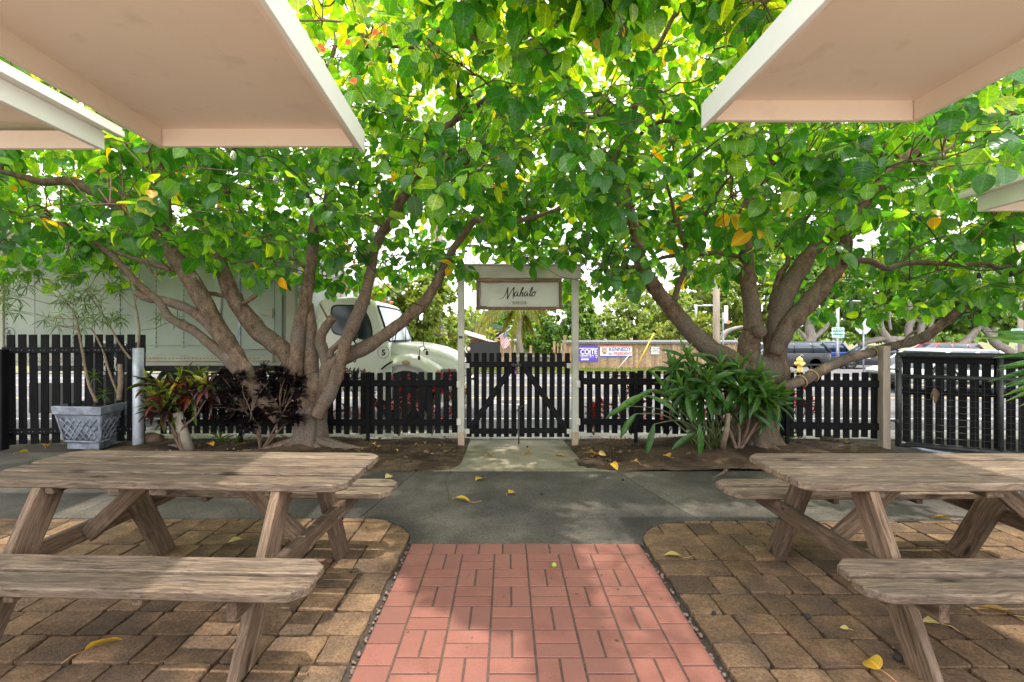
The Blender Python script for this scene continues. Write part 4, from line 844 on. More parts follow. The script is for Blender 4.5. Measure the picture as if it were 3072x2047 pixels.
limb(mb, SK_L, T1([(450, 1290, .025, -.1), (580, 1230, .025, -.1), (760, 1180, .022, -.1), (980, 1170, .016, -.2)]), DL, seg=8)
limb(mb, SK_L, PP([(230, 1330, .09), (180, 1200, .08), (130, 1030, .075), (170, 920, .065), (240, 810, .06), (285, 750, .058), (296, 735, .03)]), DL - .02, seg=10)
limb(mb, SK_L, PP([(235, 780, .018), (190, 680, .014), (130, 570, .009)]), DL - .02, seg=6)
limb(mb, SK_L, PP([(260, 1260, .045), (280, 1160, .042), (420, 1020, .04), (500, 830, .04), (590, 660, .04), (690, 560, .035), (770, 560, .02)]), DL - .12, seg=8)
limb(mb, SK_L, T1([(880, 720, .035, -.6), (780, 560, .03, -.9), (620, 260, .035, -1.0), (760, 175, .03, -1.0), (900, 240, .022, -1.1), (1020, 330, .015, -1.2)]), DL, seg=8)
# ---- right tree
DR = 6.0
RT = thing('broadleaf_tree', 'tree with thick splayed trunks rising from the strap-leaved shrub', 'tree', (3.0, 6.0, .08), 'broad-leaved shade trees')
SK_R = []
tb_ = bole([(3.02, 6.05, .0, .30, .38), (3.02, 6.05, .14, .25, .25), (3.02, 6.05, .32, .215, .13), (3.02, 6.05, .55, .21, .1), (3.03, 6.05, .78, .235, .08), (3.05, 6.05, .96, .27, .07), (3.06, 6.05, 1.06, .25, .06), (3.07, 6.05, 1.16, .15, .0)], 4, seed=2)
roots(tb_, 3.02, 6.0, [(-1.2, 1.0, .07), (-1.9, 1.2, .075), (-2.5, 1.3, .08), (-2.9, 1.5, .07), (-.6, .8, .06), (-.1, .9, .05), (2.9, 1.7, .06), (-2.2, 1.7, .05)])
tb_.build('trunk', M_bark, RT)
mb = (RT, M_bark); RS[0] = .80
limb(mb, SK_R, Z2([(620, 1080, .16), (480, 930, .16), (350, 860, .145), (200, 720, .13), (90, 590, .122), (0, 480, .112)]) + Z1([(2000, 360, .105, .02), (1955, 220, .098, .05), (1945, 80, .095, .1)]) + T1([(1935, 1480, .09, .1), (1900, 1330, .07, .15), (1880, 1180, .055, .2), (1910, 1000, .045, .1)]), DR - .06)
limb(mb, SK_R, Z2([(110, 540, .045), (135, 440, .043), (180, 330, .042), (192, 230, .045), (155, 120, .038), (130, 10, .034)]) + T2([(120, 1450, .03), (100, 1330, .025, -.1), (60, 1180, .02, -.2)]), DR - .12, seg=8)
limb(mb, SK_R, Z2([(195, 225, .036), (235, 110, .034), (290, 0, .03)]) + T2([(300, 1400, .026), (380, 1250, .02, -.1), (480, 1120, .016, -.2)]), DR - .14, seg=8)
limb(mb, SK_R, Z2([(640, 1050, .19), (590, 900, .175), (590, 800, .15), (612, 735, .15), (612, 620, .125), (585, 440, .118), (572, 310, .108), (560, 190, .105), (545, 50, .095)]) + T2([(540, 1480, .088), (560, 1350, .08, .05), (640, 1200, .065, .1), (750, 1020, .05, .2), (820, 850, .04, .3), (900, 700, .03, .4)]), DR + .02)
kc = at(2278, 995, 5.86); MB().lathe([(0, -.085), (.05, -.07), (.085, -.01), (.075, .05), (.04, .075), (0, .08)], 12, Matrix.Translation(kc)).build('knot', M_bark, RT)
limb(mb, SK_R, Z2([(520, 250, .05), (430, 238, .042), (330, 236, .038), (230, 246, .034), (60, 258, .03), (-60, 300, .022), (-160, 320, .015)]), DR - .05, seg=8)
limb(mb, SK_R, Z2([(770, 1050, .18), (755, 900, .17), (760, 760, .165), (790, 600, .155), (830, 480, .145), (900, 360, .13), (980, 240, .11), (1060, 150, .105), (1150, 50, .105), (1200, 0, .105)]) + T2([(1180, 1410, .115, .05), (1270, 1340, .12, .1), (1390, 1230, .11, .15), (1510, 1110, .10, .2), (1650, 980, .092, .25), (1800, 870, .085, .3), (1930, 760, .08, .35), (2080, 680, .07, .4), (2220, 610, .06, .45), (2400, 520, .045, .5)]), DR + .0)
limb(mb, SK_R, T2([(2080, 690, .05, .4), (2200, 700, .05, .4), (2330, 760, .045, .4), (2480, 800, .035, .4)]), DR, seg=8)
limb(mb, SK_R, Z2([(735, 600, .075), (760, 480, .06), (790, 370, .05), (830, 310, .04), (840, 250, .03)]), DR + .12, seg=8)
limb(mb, SK_R, Z2([(762, 880, .09), (785, 800, .12), (840, 700, .135), (920, 610, .132), (1010, 510, .125), (1095, 400, .118), (1165, 310, .112), (1200, 210, .10), (1205, 100, .085), (1190, 20, .07)]), DR - .14)
limb(mb, SK_R, Z2([(1190, 290, .05), (1280, 280, .05), (1380, 292, .046), (1480, 335, .042), (1550, 310, .04), (1660, 295, .038), (1800, 300, .035), (1950, 310, .032), (2100, 302, .03), (2220, 330, .026), (2330, 250, .02)]), DR - .25, seg=8)
limb(mb, SK_R, Z2([(1540, 320, .02), (1620, 240, .02), (1700, 180, .016), (1850, 120, .012)]), DR - .25, seg=6)
limb(mb, SK_R, Z2([(2420, 290, .06), (2330, 340, .05), (2290, 360, .035), (2250, 400, .02)]), DR - .3, seg=8)
limb(mb, SK_R, T1([(1900, 1100, .055, .1), (1920, 760, .05, 0), (1960, 560, .048, -.1), (1900, 430, .042, -.15), (1860, 320, .04, -.2), (1830, 180, .036, -.25), (1850, 40, .03, -.3), (1860, -80, .025, -.3)]), DR - .3, seg=8)
limb(mb, SK_R, T1([(1960, 560, .04, -.1), (2010, 400, .036, -.2), (2090, 290, .033, -.25), (2180, 110, .03, -.3), (2260, -20, .026, -.35)]), DR - .3, seg=8)
limb(mb, SK_R, T1([(1930, 900, .03, -.2), (2010, 830, .03, -.3), (2110, 780, .028, -.4), (2200, 785, .026, -.5), (2350, 830, .02, -.6)]), DR - .2, seg=8)
limb(mb, SK_R, T1([(2150, 1500, .05, .8), (1800, 700, .05, .5), (1250, 290, .05, .2), (1380, 170, .055, .2), (1500, 90, .05, .2), (1660, 70, .04, .2), (1760, 0, .03, .2)][2:]), DR, seg=8)
limb(mb, SK_R, T1([(1180, 270, .04, .2), (1300, 190, .045, .2), (1410, 120, .045, .2), (1450, 40, .04, .2), (1500, -60, .03, .2)]), DR + .1, seg=8)
limb(mb, SK_R, T1([(1960, 560, .03, .0), (1700, 250, .025, .1), (1500, 260, .03, .1), (1380, 290, .03, .1), (1250, 340, .025, .1), (1150, 420, .018, .1)]), DR, seg=8)
RS[0] = .9; dl = MB(); SKX = []
limb(dl, SKX, Z2([(790, 1095, .062, -.35), (880, 1070, .066, -.35), (960, 1040, .066, -.3), (1060, 985, .066, -.2), (1200, 920, .064, -.1), (1330, 885, .062, .05), (1440, 850, .06, .2), (1560, 822, .058, .2), (1660, 795, .066, .15), (1720, 770, .07, .1), (1830, 690, .06, 0), (1930, 610, .055, -.1), (2030, 545, .04, -.2)]), DR + .05, seg=12, noise=.08)
limb(dl, SKX, Z2([(1560, 820, .02, .1), (1610, 770, .02, .1), (1660, 730, .016, .1), (1672, 720, .006, .1)]), DR, seg=6)
dlo = dl.build('leaning_limb', M_bark2, RT)
WL[dlo.name] = Vector(WL[RT.name])
M_rope = mat('rope_tan', (.35, .24, .09), (.48, .35, .15), rough=.8, scale=60)
rb = MB()
for f in (.14, .21, .46):
    i = int(f * (13 * 5 - 5)); c = SKX[i][0]; t_ = (SKX[i + 1][0] - SKX[i - 1][0]).normalized(); a = t_.orthogonal().normalized(); b_ = t_.cross(a)
    rb.tube([c + t_ * (.05 * k / 14 - .02) + (a * math.cos(k * .45) + b_ * math.sin(k * .45)) * .07 for k in range(16)], .007, 6)
rb.build('rope_wrap', M_rope, dlo, origin=WL[RT.name])
# ---- crowns: secondary branches and twigs grown from the traced limbs, leaves in drooping whorls
LOWX = [(-400, 790), (0, 800), (150, 790), (300, 775), (400, 705), (470, 705), (560, 830), (650, 800), (760, 850), (900, 850), (1000, 800), (1090, 815), (1150, 740), (1210, 690), (1262, 800), (1330, 740), (1395, 830), (1470, 770), (1560, 785), (1640, 775), (1700, 800), (1780, 850), (1860, 850), (1920, 800), (2000, 770), (2100, 815), (2200, 830), (2300, 800), (2380, 810), (2480, 775), (2560, 745), (2650, 770), (2730, 860), (2790, 920), (2850, 985), (2940, 960), (3072, 920), (3600, 900)]
def lowz(x, y):
    px = VX + x / 6.0 * FPX; py = np.interp(px, [p[0] for p in LOWX], [p[1] for p in LOWX]); zz = CAMH + (VY - py) / FPX * 6.0
    return zz + np.clip(5.2 - y, 0, 3) * .16 + np.clip(y - 6.6, 0, 4) * .03
def in_crown(cx, cy, rx, ry, ztop, x, y, z):
    e = ((x - cx) / rx) ** 2 + ((y - cy) / ry) ** 2
    return (e < 1) & (z < ztop * (1 - .26 * e)) & (z > lowz(x, y))
AWN = [(-3.0, -1.0, 4.0), (1.2, 3.0, 3.55), (-9, -3.0, 4.1), (4.0, 9, 4.6)]
def not_awning(x, y, z, m=.12):
    ok = np.ones(len(x), dtype=bool)
    for a, b_, fy in AWN: ok &= ~((x > a - m) & (x < b_ + m) & (y < fy + m) & (z > 2.3))
    return ok
def sample(cx, cy, rx, ry, ztop, n, ymin, seed, front=1.0):
    g = np.random.default_rng(seed); O = []
    while sum(len(o) for o in O) < n:
        m = n * 4; x = g.uniform(cx - rx, cx + rx, m); y = ymin + (cy + ry - ymin) * g.random(m) ** front; z = g.uniform(1.6, ztop, m)
        # thinner towards the top of the dome, denser along its underside
        ok = in_crown(cx, cy, rx, ry, ztop, x, y, z) & (y > ymin) & not_awning(x, y, z) & ((x - .2 + g.normal(0, .45, m)) * cx > 0)
        O.append(np.stack([x, y, z], 1)[ok])
    return np.concatenate(O)[:n]
def shade_boughs(x0, x1, n, seed):
    """added boughs, mostly above the view, cut so their shadow lies across the walk"""
    g = np.random.default_rng(seed); O = []
    while sum(len(o) for o in O) < n:
        m = n * 3; x = g.uniform(x0, x1, m); y = g.uniform(1.2, 4.2, m); z = g.uniform(3.85, 5.4, m); h = z
        gx, gy = x - .16 * h, y + .14 * h; s_ = gx - (.18 - .72 * (gy - 2.01)) + .05 * np.sin(gy * 5)  # tests whether a tip's shadow falls beyond the band left lit
        O.append(np.stack([x, y, z], 1)[(s_ > 0) & (z > CAMH + .64 * y)])
    return np.concatenate(O)[:n]
def backfill(sg, n, seed):
    """the high sunlit side of the crown, beyond the trunks"""
    g = np.random.default_rng(seed); x = sg * g.uniform(-.6, 10, n); y = g.uniform(7.2, 10.2, n); z = 2.95 + g.random(n) * (5.0 - .12 * np.abs(x)); return np.stack([x, y, z], 1)
def crown(tree, skel, cx, cy, rx, ry, ztop, ymin, n2, n3, nleaf, seed, nsingle, ov=()):
    rr = random.Random(seed); g = np.random.default_rng(seed)
    SP = np.array([list(p) for p, r in skel if p.z > 1.9]); SR = np.array([r for p, r in skel if p.z > 1.9])
    tw = MB()
    def connect(p, SP, SR, r0, r1, sag, k=5):
        d = np.linalg.norm(SP - p, axis=1) + np.maximum(0, SP[:, 2] - p[2]) * .8; i = int(np.argmin(d)); q = SP[i]
        v = p - q; L = np.linalg.norm(v); pts = []; off = g.normal(0, .10 * L, 3); off2 = g.normal(0, .08 * L, 3)
        for j in range(k + 1):
            t = j / k; b_ = 4 * t * (1 - t); pts.append(q + v * t + off * b_ + off2 * math.sin(2 * math.pi * t) + np.array([0, 0, sag * L * b_]))
        rs = [min(r0, SR[i] * .7) * (1 - t / k) + r1 * t / k for t in range(k + 1)]
        return pts, rs
    A2 = sample(cx, cy, rx * .95, ry * .95, ztop * .95, n2, ymin, seed + 1)
    if len(ov): A2 = np.concatenate([A2, ov[::9]])
    NP, NR = [], []
    A2 = A2[np.argsort([np.linalg.norm(SP - p, axis=1).min() for p in A2])]
    SPw, SRw = SP, SR
    for p in A2:                                        # nearest first, so that later boughs fork off earlier ones
        pts, rs = connect(p, SPw, SRw, .030, .009, .08, 7)
        tw.tube(pts, rs, 5, cap=False); SPw = np.concatenate([SPw, np.array(pts[2:])]); SRw = np.concatenate([SRw, np.array(rs[2:]) * 1.25])
    SP2, SR2 = SPw, SRw
    A3 = np.concatenate([sample(cx, cy, rx, ry, ztop, n3, ymin, seed + 2, 1.25), ov]) if len(ov) else sample(cx, cy, rx, ry, ztop, n3, ymin, seed + 2, 1.25)
    P, D, Nn, L, W, T, V = [], [], [], [], [], [], []
    for p in A3:
        pts, rs = connect(p, SP2, SR2, .007, .0035, .05, 4)
        tw.tube(pts, rs, 3, cap=False)
        ax = Vector(pts[-1] - pts[-3]).normalized(); n_ = rr.choice(nleaf); yel = rr.random() < .07; young = rr.random() < .25
        ax = (ax + Vector((0, 0, .3))).normalized(); a = ax.orthogonal().normalized(); b_ = ax.cross(a); th = rr.uniform(0, 6)
        for k in range(n_):
            th += 2.4 + rr.uniform(-.4, .4); f = k / n_; el = .85 - 1.35 * f + rr.uniform(-.25, .25)
            rad = a * math.cos(th) + b_ * math.sin(th); pd = (rad * math.cos(el) + ax * math.sin(el)).normalized()
            pl = rr.uniform(.04, .08); base = Vector(p) - ax * (f * .14); tip = base + pd * pl + Vector((0, 0, -.01))
            tw.tube([base, tip], [.0022, .0016], 3, cap=False)
            d = (pd + Vector((0, 0, -rr.uniform(.25, 1.15)))).normalized(); up = (ax * .6 + pd * .45 + Vector((rr.gauss(0, .3), rr.gauss(0, .3) - .12, .75)))
            s_ = rr.uniform(.75, 1.2) * (.75 + .4 * f) * (.8 if rr.random() < .2 else 1)
            P.append(tip); D.append(d); Nn.append(up); L.append(.178 * s_); W.append(.138 * s_ * rr.uniform(.9, 1.08)); V.append(rr.randrange(6))
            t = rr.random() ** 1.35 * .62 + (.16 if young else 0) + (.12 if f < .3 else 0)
            t += .42 * min(max((p[2] - 3.0) / 3.2, 0), 1)           # yellower with height: sunlit look of the upper crown put into the tint
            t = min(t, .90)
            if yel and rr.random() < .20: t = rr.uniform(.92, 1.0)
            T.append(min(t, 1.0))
    P, D, Nn = np.array(P), np.array(D), np.array(Nn); L, W, T, V = np.array(L), np.array(W), np.array(T), np.array(V)
    ok = not_awning(P[:, 0], P[:, 1], P[:, 2], .02) & not_awning(P[:, 0] + D[:, 0] * L, P[:, 1] + D[:, 1] * L, P[:, 2] + D[:, 2] * L, .02)
    P, D, Nn, L, W, T, V = P[ok], D[ok], Nn[ok], L[ok], W[ok], T[ok], V[ok]
    tw.build('twigs', M_twig, tree, kind='stuff')
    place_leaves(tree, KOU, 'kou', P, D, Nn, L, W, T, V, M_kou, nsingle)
    return A3
NLEAF = (5, 6, 7, 8, 9)
A3L = crown(LT, SK_L, -3.6, 6.2, 6.4, 3.6, 7.0, 3.5, 260, 2150, NLEAF, 11, 300, np.concatenate([shade_boughs(-2.2, .6, 160, 5), backfill(-1, 900, 41)]))
A3R = crown(RT, SK_R, 3.9, 6.1, 6.4, 3.6, 7.0, 3.45, 260, 2200, NLEAF, 23, 300, np.concatenate([shade_boughs(.2, 2.5, 900, 6), backfill(1, 900, 42)]))
# ---- clusters of green fruit and orange flowers
M_fruit = mat('green_fruit', (.16, .26, .03), (.28, .36, .05), rough=.4, scale=10)
M_flower = leafmat('orange_flower', [(0, (.75, .13, .01)), (1, (.85, .20, .02))], (1.2, 1.0, .8), .4, .5, vein=False)
fr = MB().lathe([(0, -.011), (.008, -.008), (.0115, 0), (.008, .008), (0, .011)], 8).mesh('fruit')
def fruits(tree, px, py, d, n):
    c = at(px, py, d)
    for k in range(n):
        p = c + Vector((random.gauss(0, .022), random.gauss(0, .02), random.gauss(0, .022))); link('fruit', fr, M_fruit, tree, Matrix.Translation(p))
for px, py, d, n in [(1160, 155, 4.2, 16), (1230, 212, 4.1, 18), (1370, 205, 4.3, 12), (1058, 340, 4.0, 9), (1110, 190, 4.2, 10), (1440, 130, 4.4, 9)]: fruits(LT, px, py, d, n)
for px, py, d, n in [(1530, 350, 4.2, 10), (2265, 552, 4.0, 8), (2800, 490, 4.2, 9), (2172, 60, 3.9, 8), (2845, 310, 4.4, 7)]: fruits(RT, px, py, d, n)
def flower(tree, px, py, d):
    c = np.array(at(px, py, d)); n = 6; a = np.arange(n) * 2 * math.pi / n + random.random()
    D = np.stack([np.cos(a), -.5 * np.ones(n), np.sin(a)], 1); me = leafmesh('flower', SMALL, np.zeros((n, 3)), D, np.tile([[0, -1, .2]], (n, 1)), np.full(n, .034), np.full(n, .032), RNG.random(n), np.zeros(n, int)); me.materials.append(M_flower)
    link('flower', me, None, tree, Matrix.Translation(Vector(c)))
for px, py, d in [(963, 142, 3.9), (968, 150, 3.92), (1128, 100, 4.0), (1062, 245, 4.0), (1045, 130, 4.1)]: flower(LT, px, py, d)
for px, py, d in [(1836, 84, 4.0), (1842, 96, 4.0), (1830, 92, 4.02)]: flower(RT, px, py, d)
# ================================================================ box truck parked on the road
M_truck = mat('truck_box_panel', (.27, .30, .265), (.32, .345, .305), rough=.5, scale=1.2, spec=.3, c3=(.24, .265, .24), s3=.8)
M_trail = mat('truck_box_rail', (.28, .26, .21), (.35, .33, .27), rough=.5, scale=3, spec=.4)
M_cab = mat('cab_white_paint', (.62, .62, .54), (.66, .66, .58), rough=.28, scale=2, spec=.5, coat=.4)
M_glass = plain('window_glass', (.025, .04, .045), .12); M_glass2 = plain('windscreen_glass', (.14, .20, .24), .18)
M_rubber = plain('black_rubber', (.012, .012, .012), .75); M_amber = plain('amber_lens', (.75, .22, .02), .3); M_red = plain('red_lens', (.55, .02, .02), .3)
M_chrome = plain('bright_metal', (.6, .6, .6), .25, 1.0); M_blacktxt = plain('black_lettering', (.015, .015, .015), .5)
TY = 9.0; TG = gz(9.0)
def TX(px): return (px - VX) * TY / FPX
def TZ(py): return CAMH - (py - VY) * TY / FPX
tk = thing('box_truck', 'white box truck with a side door parked at the kerb behind the tree', 'truck', (-5.5, 10.1, TG))
bx0, bx1, bz0, bz1 = -9.35, TX(892), TZ(1075), TZ(694)
MB().box(((bx0 + bx1) / 2, TY + 1.2, (bz0 + bz1) / 2 + .0), (bx1 - bx0 - .02, 2.38, bz1 - bz0), b=.03).build('cargo_box', M_truck, tk)
xs = [-9.2, -8.55, -7.85, -7.0, -6.35, -5.85, TX(655) - .06]; xs2 = sorted(set(xs))
for a, b_ in zip(xs2[:-1], xs2[1:]): link('side_panel', boxmesh((b_ - a - .006, .016, bz1 - bz0 - .40), .003), M_truck, tk, Matrix.Translation(((a + b_) / 2, TY - .004, (bz0 + bz1) / 2 + .03)))
for z, h in ((bz1 - .07, .15), (bz0 + .0, .12), (bz0 - .10, .075)): link('side_rail', boxmesh((bx1 - bx0, .03, h), .006), M_trail, tk, Matrix.Translation(((bx0 + bx1) / 2, TY - .016 + (.02 if z < bz0 - .05 else 0), z)))
for px, w_ in ((4, .14), (655, .12), (838, .13), (874, .16)):
    link('corner_post', boxmesh((w_, .04, bz1 - bz0 - .1), .01), M_trail if px in (4, 874) else M_truck, tk, Matrix.Translation((TX(px), TY - .022, (bz0 + bz1) / 2)))
door = link('side_door', boxmesh((TX(826) - TX(672), .03, bz1 - bz0 - .32), .006), M_truck, tk, Matrix.Translation(((TX(826) + TX(672)) / 2, TY - .02, (bz0 + bz1) / 2))); WL[door.name] = Vector(((TX(826) + TX(672)) / 2, TY - .02, (bz0 + bz1) / 2))
link('door_track', boxmesh((.045, .02, bz1 - bz0 - .4), .004), M_steel, door, Matrix.Translation((TX(722), TY - .046, (bz0 + bz1) / 2)))
link('door_window', boxmesh((.32, .012, .52), .004), M_glass, door, Matrix.Translation((TX(725), TY - .039, TZ(884)))) if False else None
for z in (TZ(940), TZ(1075)): link('hinge', boxmesh((.24, .03, .085), .008), M_trail, door, Matrix.Translation((TX(806), TY - .05, z))); link('hinge_pin', boxmesh((.05, .05, .17), .01), M_trail, door, Matrix.Translation((TX(820), TY - .06, z)))
b = MB()
def rivet(x, z): b.box((x, TY - .016, z), (.016, .012, .016))
for x in (-9.05, -7.85, -7.0, -6.35, -5.85, TX(842)):
    z = bz0 + .2
    while z < bz1 - .3: rivet(x, z); z += .085
x = bx0 + .1
while x < bx1 - .2: b.box((x, TY - .034, bz0 + .0), (.014, .008, .014)); x += .07
b.build('rivets', M_iron, tk, kind='stuff')
text('number_lettering', '5', tk, (TX(30), TY - .016, TZ(1001)), .15, M_blacktxt, bold=.006)
def ring(px, py, r): 
    m_ = MB(); n = 28; V = []
    for k in range(n):
        a = 2 * math.pi * k / n; V += [(TX(px) + r * math.cos(a), TY - .018, TZ(py) + r * math.sin(a)), (TX(px) + (r + .008) * math.cos(a), TY - .018, TZ(py) + (r + .008) * math.sin(a))]
    m_.add(V, [(2 * k, 2 * k + 1, (2 * k + 3) % (2 * n), (2 * k + 2) % (2 * n)) for k in range(n)]); return m_
ring(30, 1000, .10).build('number_ring', M_blacktxt, tk)
# running gear under the box
b = MB(); b.box(((bx0 + bx1) / 2, TY + .9, bz0 - .20), (bx1 - bx0, .10, .2)); b.box(((bx0 + bx1) / 2, TY + 1.6, bz0 - .20), (bx1 - bx0, .10, .2)); b.box((-5.2, TY + .35, TG + .55), (1.0, .5, .5), b=.05); b.box((-8.3, TY + .1, TG + .5), (.9, .06, .55), b=.01); b.build('chassis', M_iron, tk)
def wheel(parent, x, y, zc, r, w_, ax='Y', rimc=None, name='wheel'):
    Mw = Matrix.Translation((x, y, zc)) @ Matrix.Rotation(R(90), 4, 'X')
    o = MB().lathe([(r * .62, -w_ / 2), (r * .95, -w_ / 2), (r, -w_ * .35), (r, w_ * .35), (r * .95, w_ / 2), (r * .62, w_ / 2)], 28).mesh('tyre')
    wo = link(name, o, M_rubber, parent, Mw); WL[wo.name] = None
    rm = MB(); rm.lathe([(r * .60, -w_ * .5), (r * .66, -w_ * .5), (r * .66, w_ * .5), (r * .60, w_ * .5), (r * .52, w_ * .2), (.08, w_ * .16), (.07, w_ * .3), (0, w_ * .3)], 24)
    ns = 5
    for k in range(ns * 2):
        a = 2 * math.pi * k / (ns * 2); rm.box((r * .36, 0, w_ * .3), (r * .42, r * .09, w_ * .2), M=Matrix.Rotation(a, 4, 'Z'), b=.006)
    me = rm.mesh('rim'); ob = bpy.data.objects.new('rim', me); COL.objects.link(ob); me.materials.append(rimc or M_chrome); ob.parent = wo; return wo
wheel(tk, -7.3, TY + .3, TG + .5, .5, .28, rimc=M_trail); wheel(tk, -7.3, TY + .62, TG + .5, .5, .28, rimc=M_trail); wheel(tk, -1.9, TY + .28, TG + .5, .5, .30, rimc=M_chrome)
wheel(tk, -1.9, TY + 2.1, TG + .5, .5, .30, rimc=M_chrome); wheel(tk, -7.3, TY + 2.1, TG + .5, .5, .3, rimc=M_trail)
# cab: sections along X, each a rounded outline in Y-Z
def loft(secs, cap=True):
    """secs: list of (x, outline [(y, z)...]) of equal length"""
    m_ = MB(); V = []; n = len(secs[0][1])
    for x, o in secs: V += [((x if not callable(x) else x(z)), y, z) for y, z in o]
    F = [(i * n + k, i * n + (k + 1) % n, (i + 1) * n + (k + 1) % n, (i + 1) * n + k) for i in range(len(secs) - 1) for k in range(n)]
    if cap: F += [tuple(range(n))[::-1], tuple((len(secs) - 1) * n + k for k in range(n))]
    return m_.add(V, F, None, True)
def rrect(y0, y1, z0, z1, r, n=4, rt=None):
    rt = rt or r; P = []
    for cy, cz, a0, rr_ in ((y1 - r, z0 + r, -90, r), (y1 - rt, z1 - rt, 0, rt), (y0 + rt, z1 - rt, 90, rt), (y0 + r, z0 + r, 180, r)):
        P += [(cy + rr_ * math.cos(R(a0 + 90 * k / n)), cz + rr_ * math.sin(R(a0 + 90 * k / n))) for k in range(n + 1)]
    return P
xb = TX(946); y0, y1 = TY + .03, TY + 2.27
def cabsec(x, ztop, ins): return (x, rrect(y0 + ins, y1 - ins, TG + .62, ztop, .05, rt=.16))
secs = [cabsec(xb, 1.96, .05), cabsec(xb + .03, 2.04, .02), cabsec(xb + .12, 2.09, 0), cabsec(-2.85, 2.11, 0), cabsec(-2.62, 2.09, .005), cabsec(-2.46, 2.03, .02), cabsec(-2.40, 1.98, .025), cabsec(-2.15, 1.26, 0), cabsec(-2.13, 1.22, .02)]
cb = loft(secs).build('cab', M_cab, tk)
ws = MB()                                               # windscreen, set 4 mm proud of the sloping front
def wsx(z): return -2.40 + (1.98 - z) / .72 * .25 + .012
n = 10; V = []
for i in range(n + 1):
    f = i / n; bow = .05 * math.sin(math.pi * f)
    for z, ins in ((1.94, .12), (1.62, .10), (1.29, .07)): V.append((wsx(z) + bow, y0 + ins + (y1 - y0 - 2 * ins) * f, z))
ws.add(V, [(i * 3 + k, (i + 1) * 3 + k, (i + 1) * 3 + k + 1, i * 3 + k + 1) for i in range(n) for k in range(2)], None, True); ws.build('windscreen', M_glass2, tk)
b = MB(); b.tube([V[0], V[1], V[2]] + [V[i * 3 + 2] for i in range(1, n + 1)] + [V[n * 3 + 1], V[n * 3]] + [V[i * 3] for i in range(n - 1, -1, -1)], .016, 6); b.tube([(V[5][0] + .03, V[5][1], V[5][2] - .02), (V[13][0] + .05, V[13][1], V[13][2] + .06)], .010, 6); b.tube([(V[17][0] + .03, V[17][1], V[17][2] - .02), (V[25][0] + .05, V[25][1], V[25][2] + .06)], .010, 6); b.build('windscreen_seal', M_rubber, tk)
def sidepoly(pts, y, th, m, name, parent=tk, b_=.004, outline=False):
    P = [(TX(930 + x * .23374), TZ(780 + z * .23374)) for x, z in pts]
    if parea(P) < 0: P = P[::-1]
    Mx = Matrix.Translation((0, y, 0)) @ Matrix.Rotation(R(90), 4, 'X')
    o = MB().prism(P, 0, th, b_, Mx).build(name, m, parent); return o, P
def roundpoly(pts, k=5, cl=True):
    n = len(pts); O = []
    for i in range(n):
        a, b_, c, d = [Vector(pts[j % n]) for j in (i - 1, i, i + 1, i + 2)]
        for j in range(k):
            t = j / k; O.append(tuple(.5 * ((2 * b_) + (c - a) * t + (2 * a - 5 * b_ + 4 * c - d) * t * t + (3 * b_ - a - 3 * c + d) * t ** 3)))
    return O
dr, _ = sidepoly([(165, 500), (640, 490), (780, 560), (860, 800), (885, 1050), (885, 1400), (840, 1500), (165, 1500)], TY + .034, .012, M_cab, 'door'); WL[dr.name] = WL[tk.name].copy()
wpl = roundpoly([(290, 585), (480, 575), (620, 580), (700, 640), (770, 780), (800, 920), (790, 1010), (700, 1030), (520, 985), (330, 960), (265, 880), (258, 700)], 3)
sidepoly([(p[0], p[1]) for p in wpl], TY + .021, .008, M_rubber, 'window_seal', dr); c_ = np.mean(np.array(wpl), axis=0)
sidepoly([((p[0] - c_[0]) * .94 + c_[0], (p[1] - c_[1]) * .93 + c_[1]) for p in wpl], TY + .0125, .006, M_glass, 'window', dr)
sidepoly([(636, 590), (652, 590), (652, 1010), (636, 1010)], TY + .0055, .01, M_rubber, 'window_bar', dr)
b = MB(); b.tube(smooth_path([(TX(958), TY - .0, TZ(957)), (TX(953), TY - .03, TZ(965)), (TX(951), TY - .03, TZ(985)), (TX(953), TY - .0, TZ(996))], [.018] * 4)[0], .018, 8); b.build('grab_handle', M_cab, tk)
mr = MB(); mr.box((TX(1074), TY - .22, TZ(985)), (.10, .20, .40), b=.035); mr.box((TX(1070), TY - .20, TZ(1010)), (.08, .2, .16), b=.03); mr.tube([(TX(1070), TY - .22, TZ(955)), (TX(1062), TY + .02, TZ(935))], .014, 8); mr.tube([(TX(1070), TY - .22, TZ(1018)), (TX(1072), TY + .02, TZ(1040))], .014, 8); mr.build('mirror', M_rubber, tk)
for i, yy in enumerate((.45, .95, 1.15, 1.35, 1.85)): link('marker_lamp', boxmesh((.14, .07, .05), .02), M_amber, tk, Matrix.Translation((-2.55, TY + yy, 2.115)))
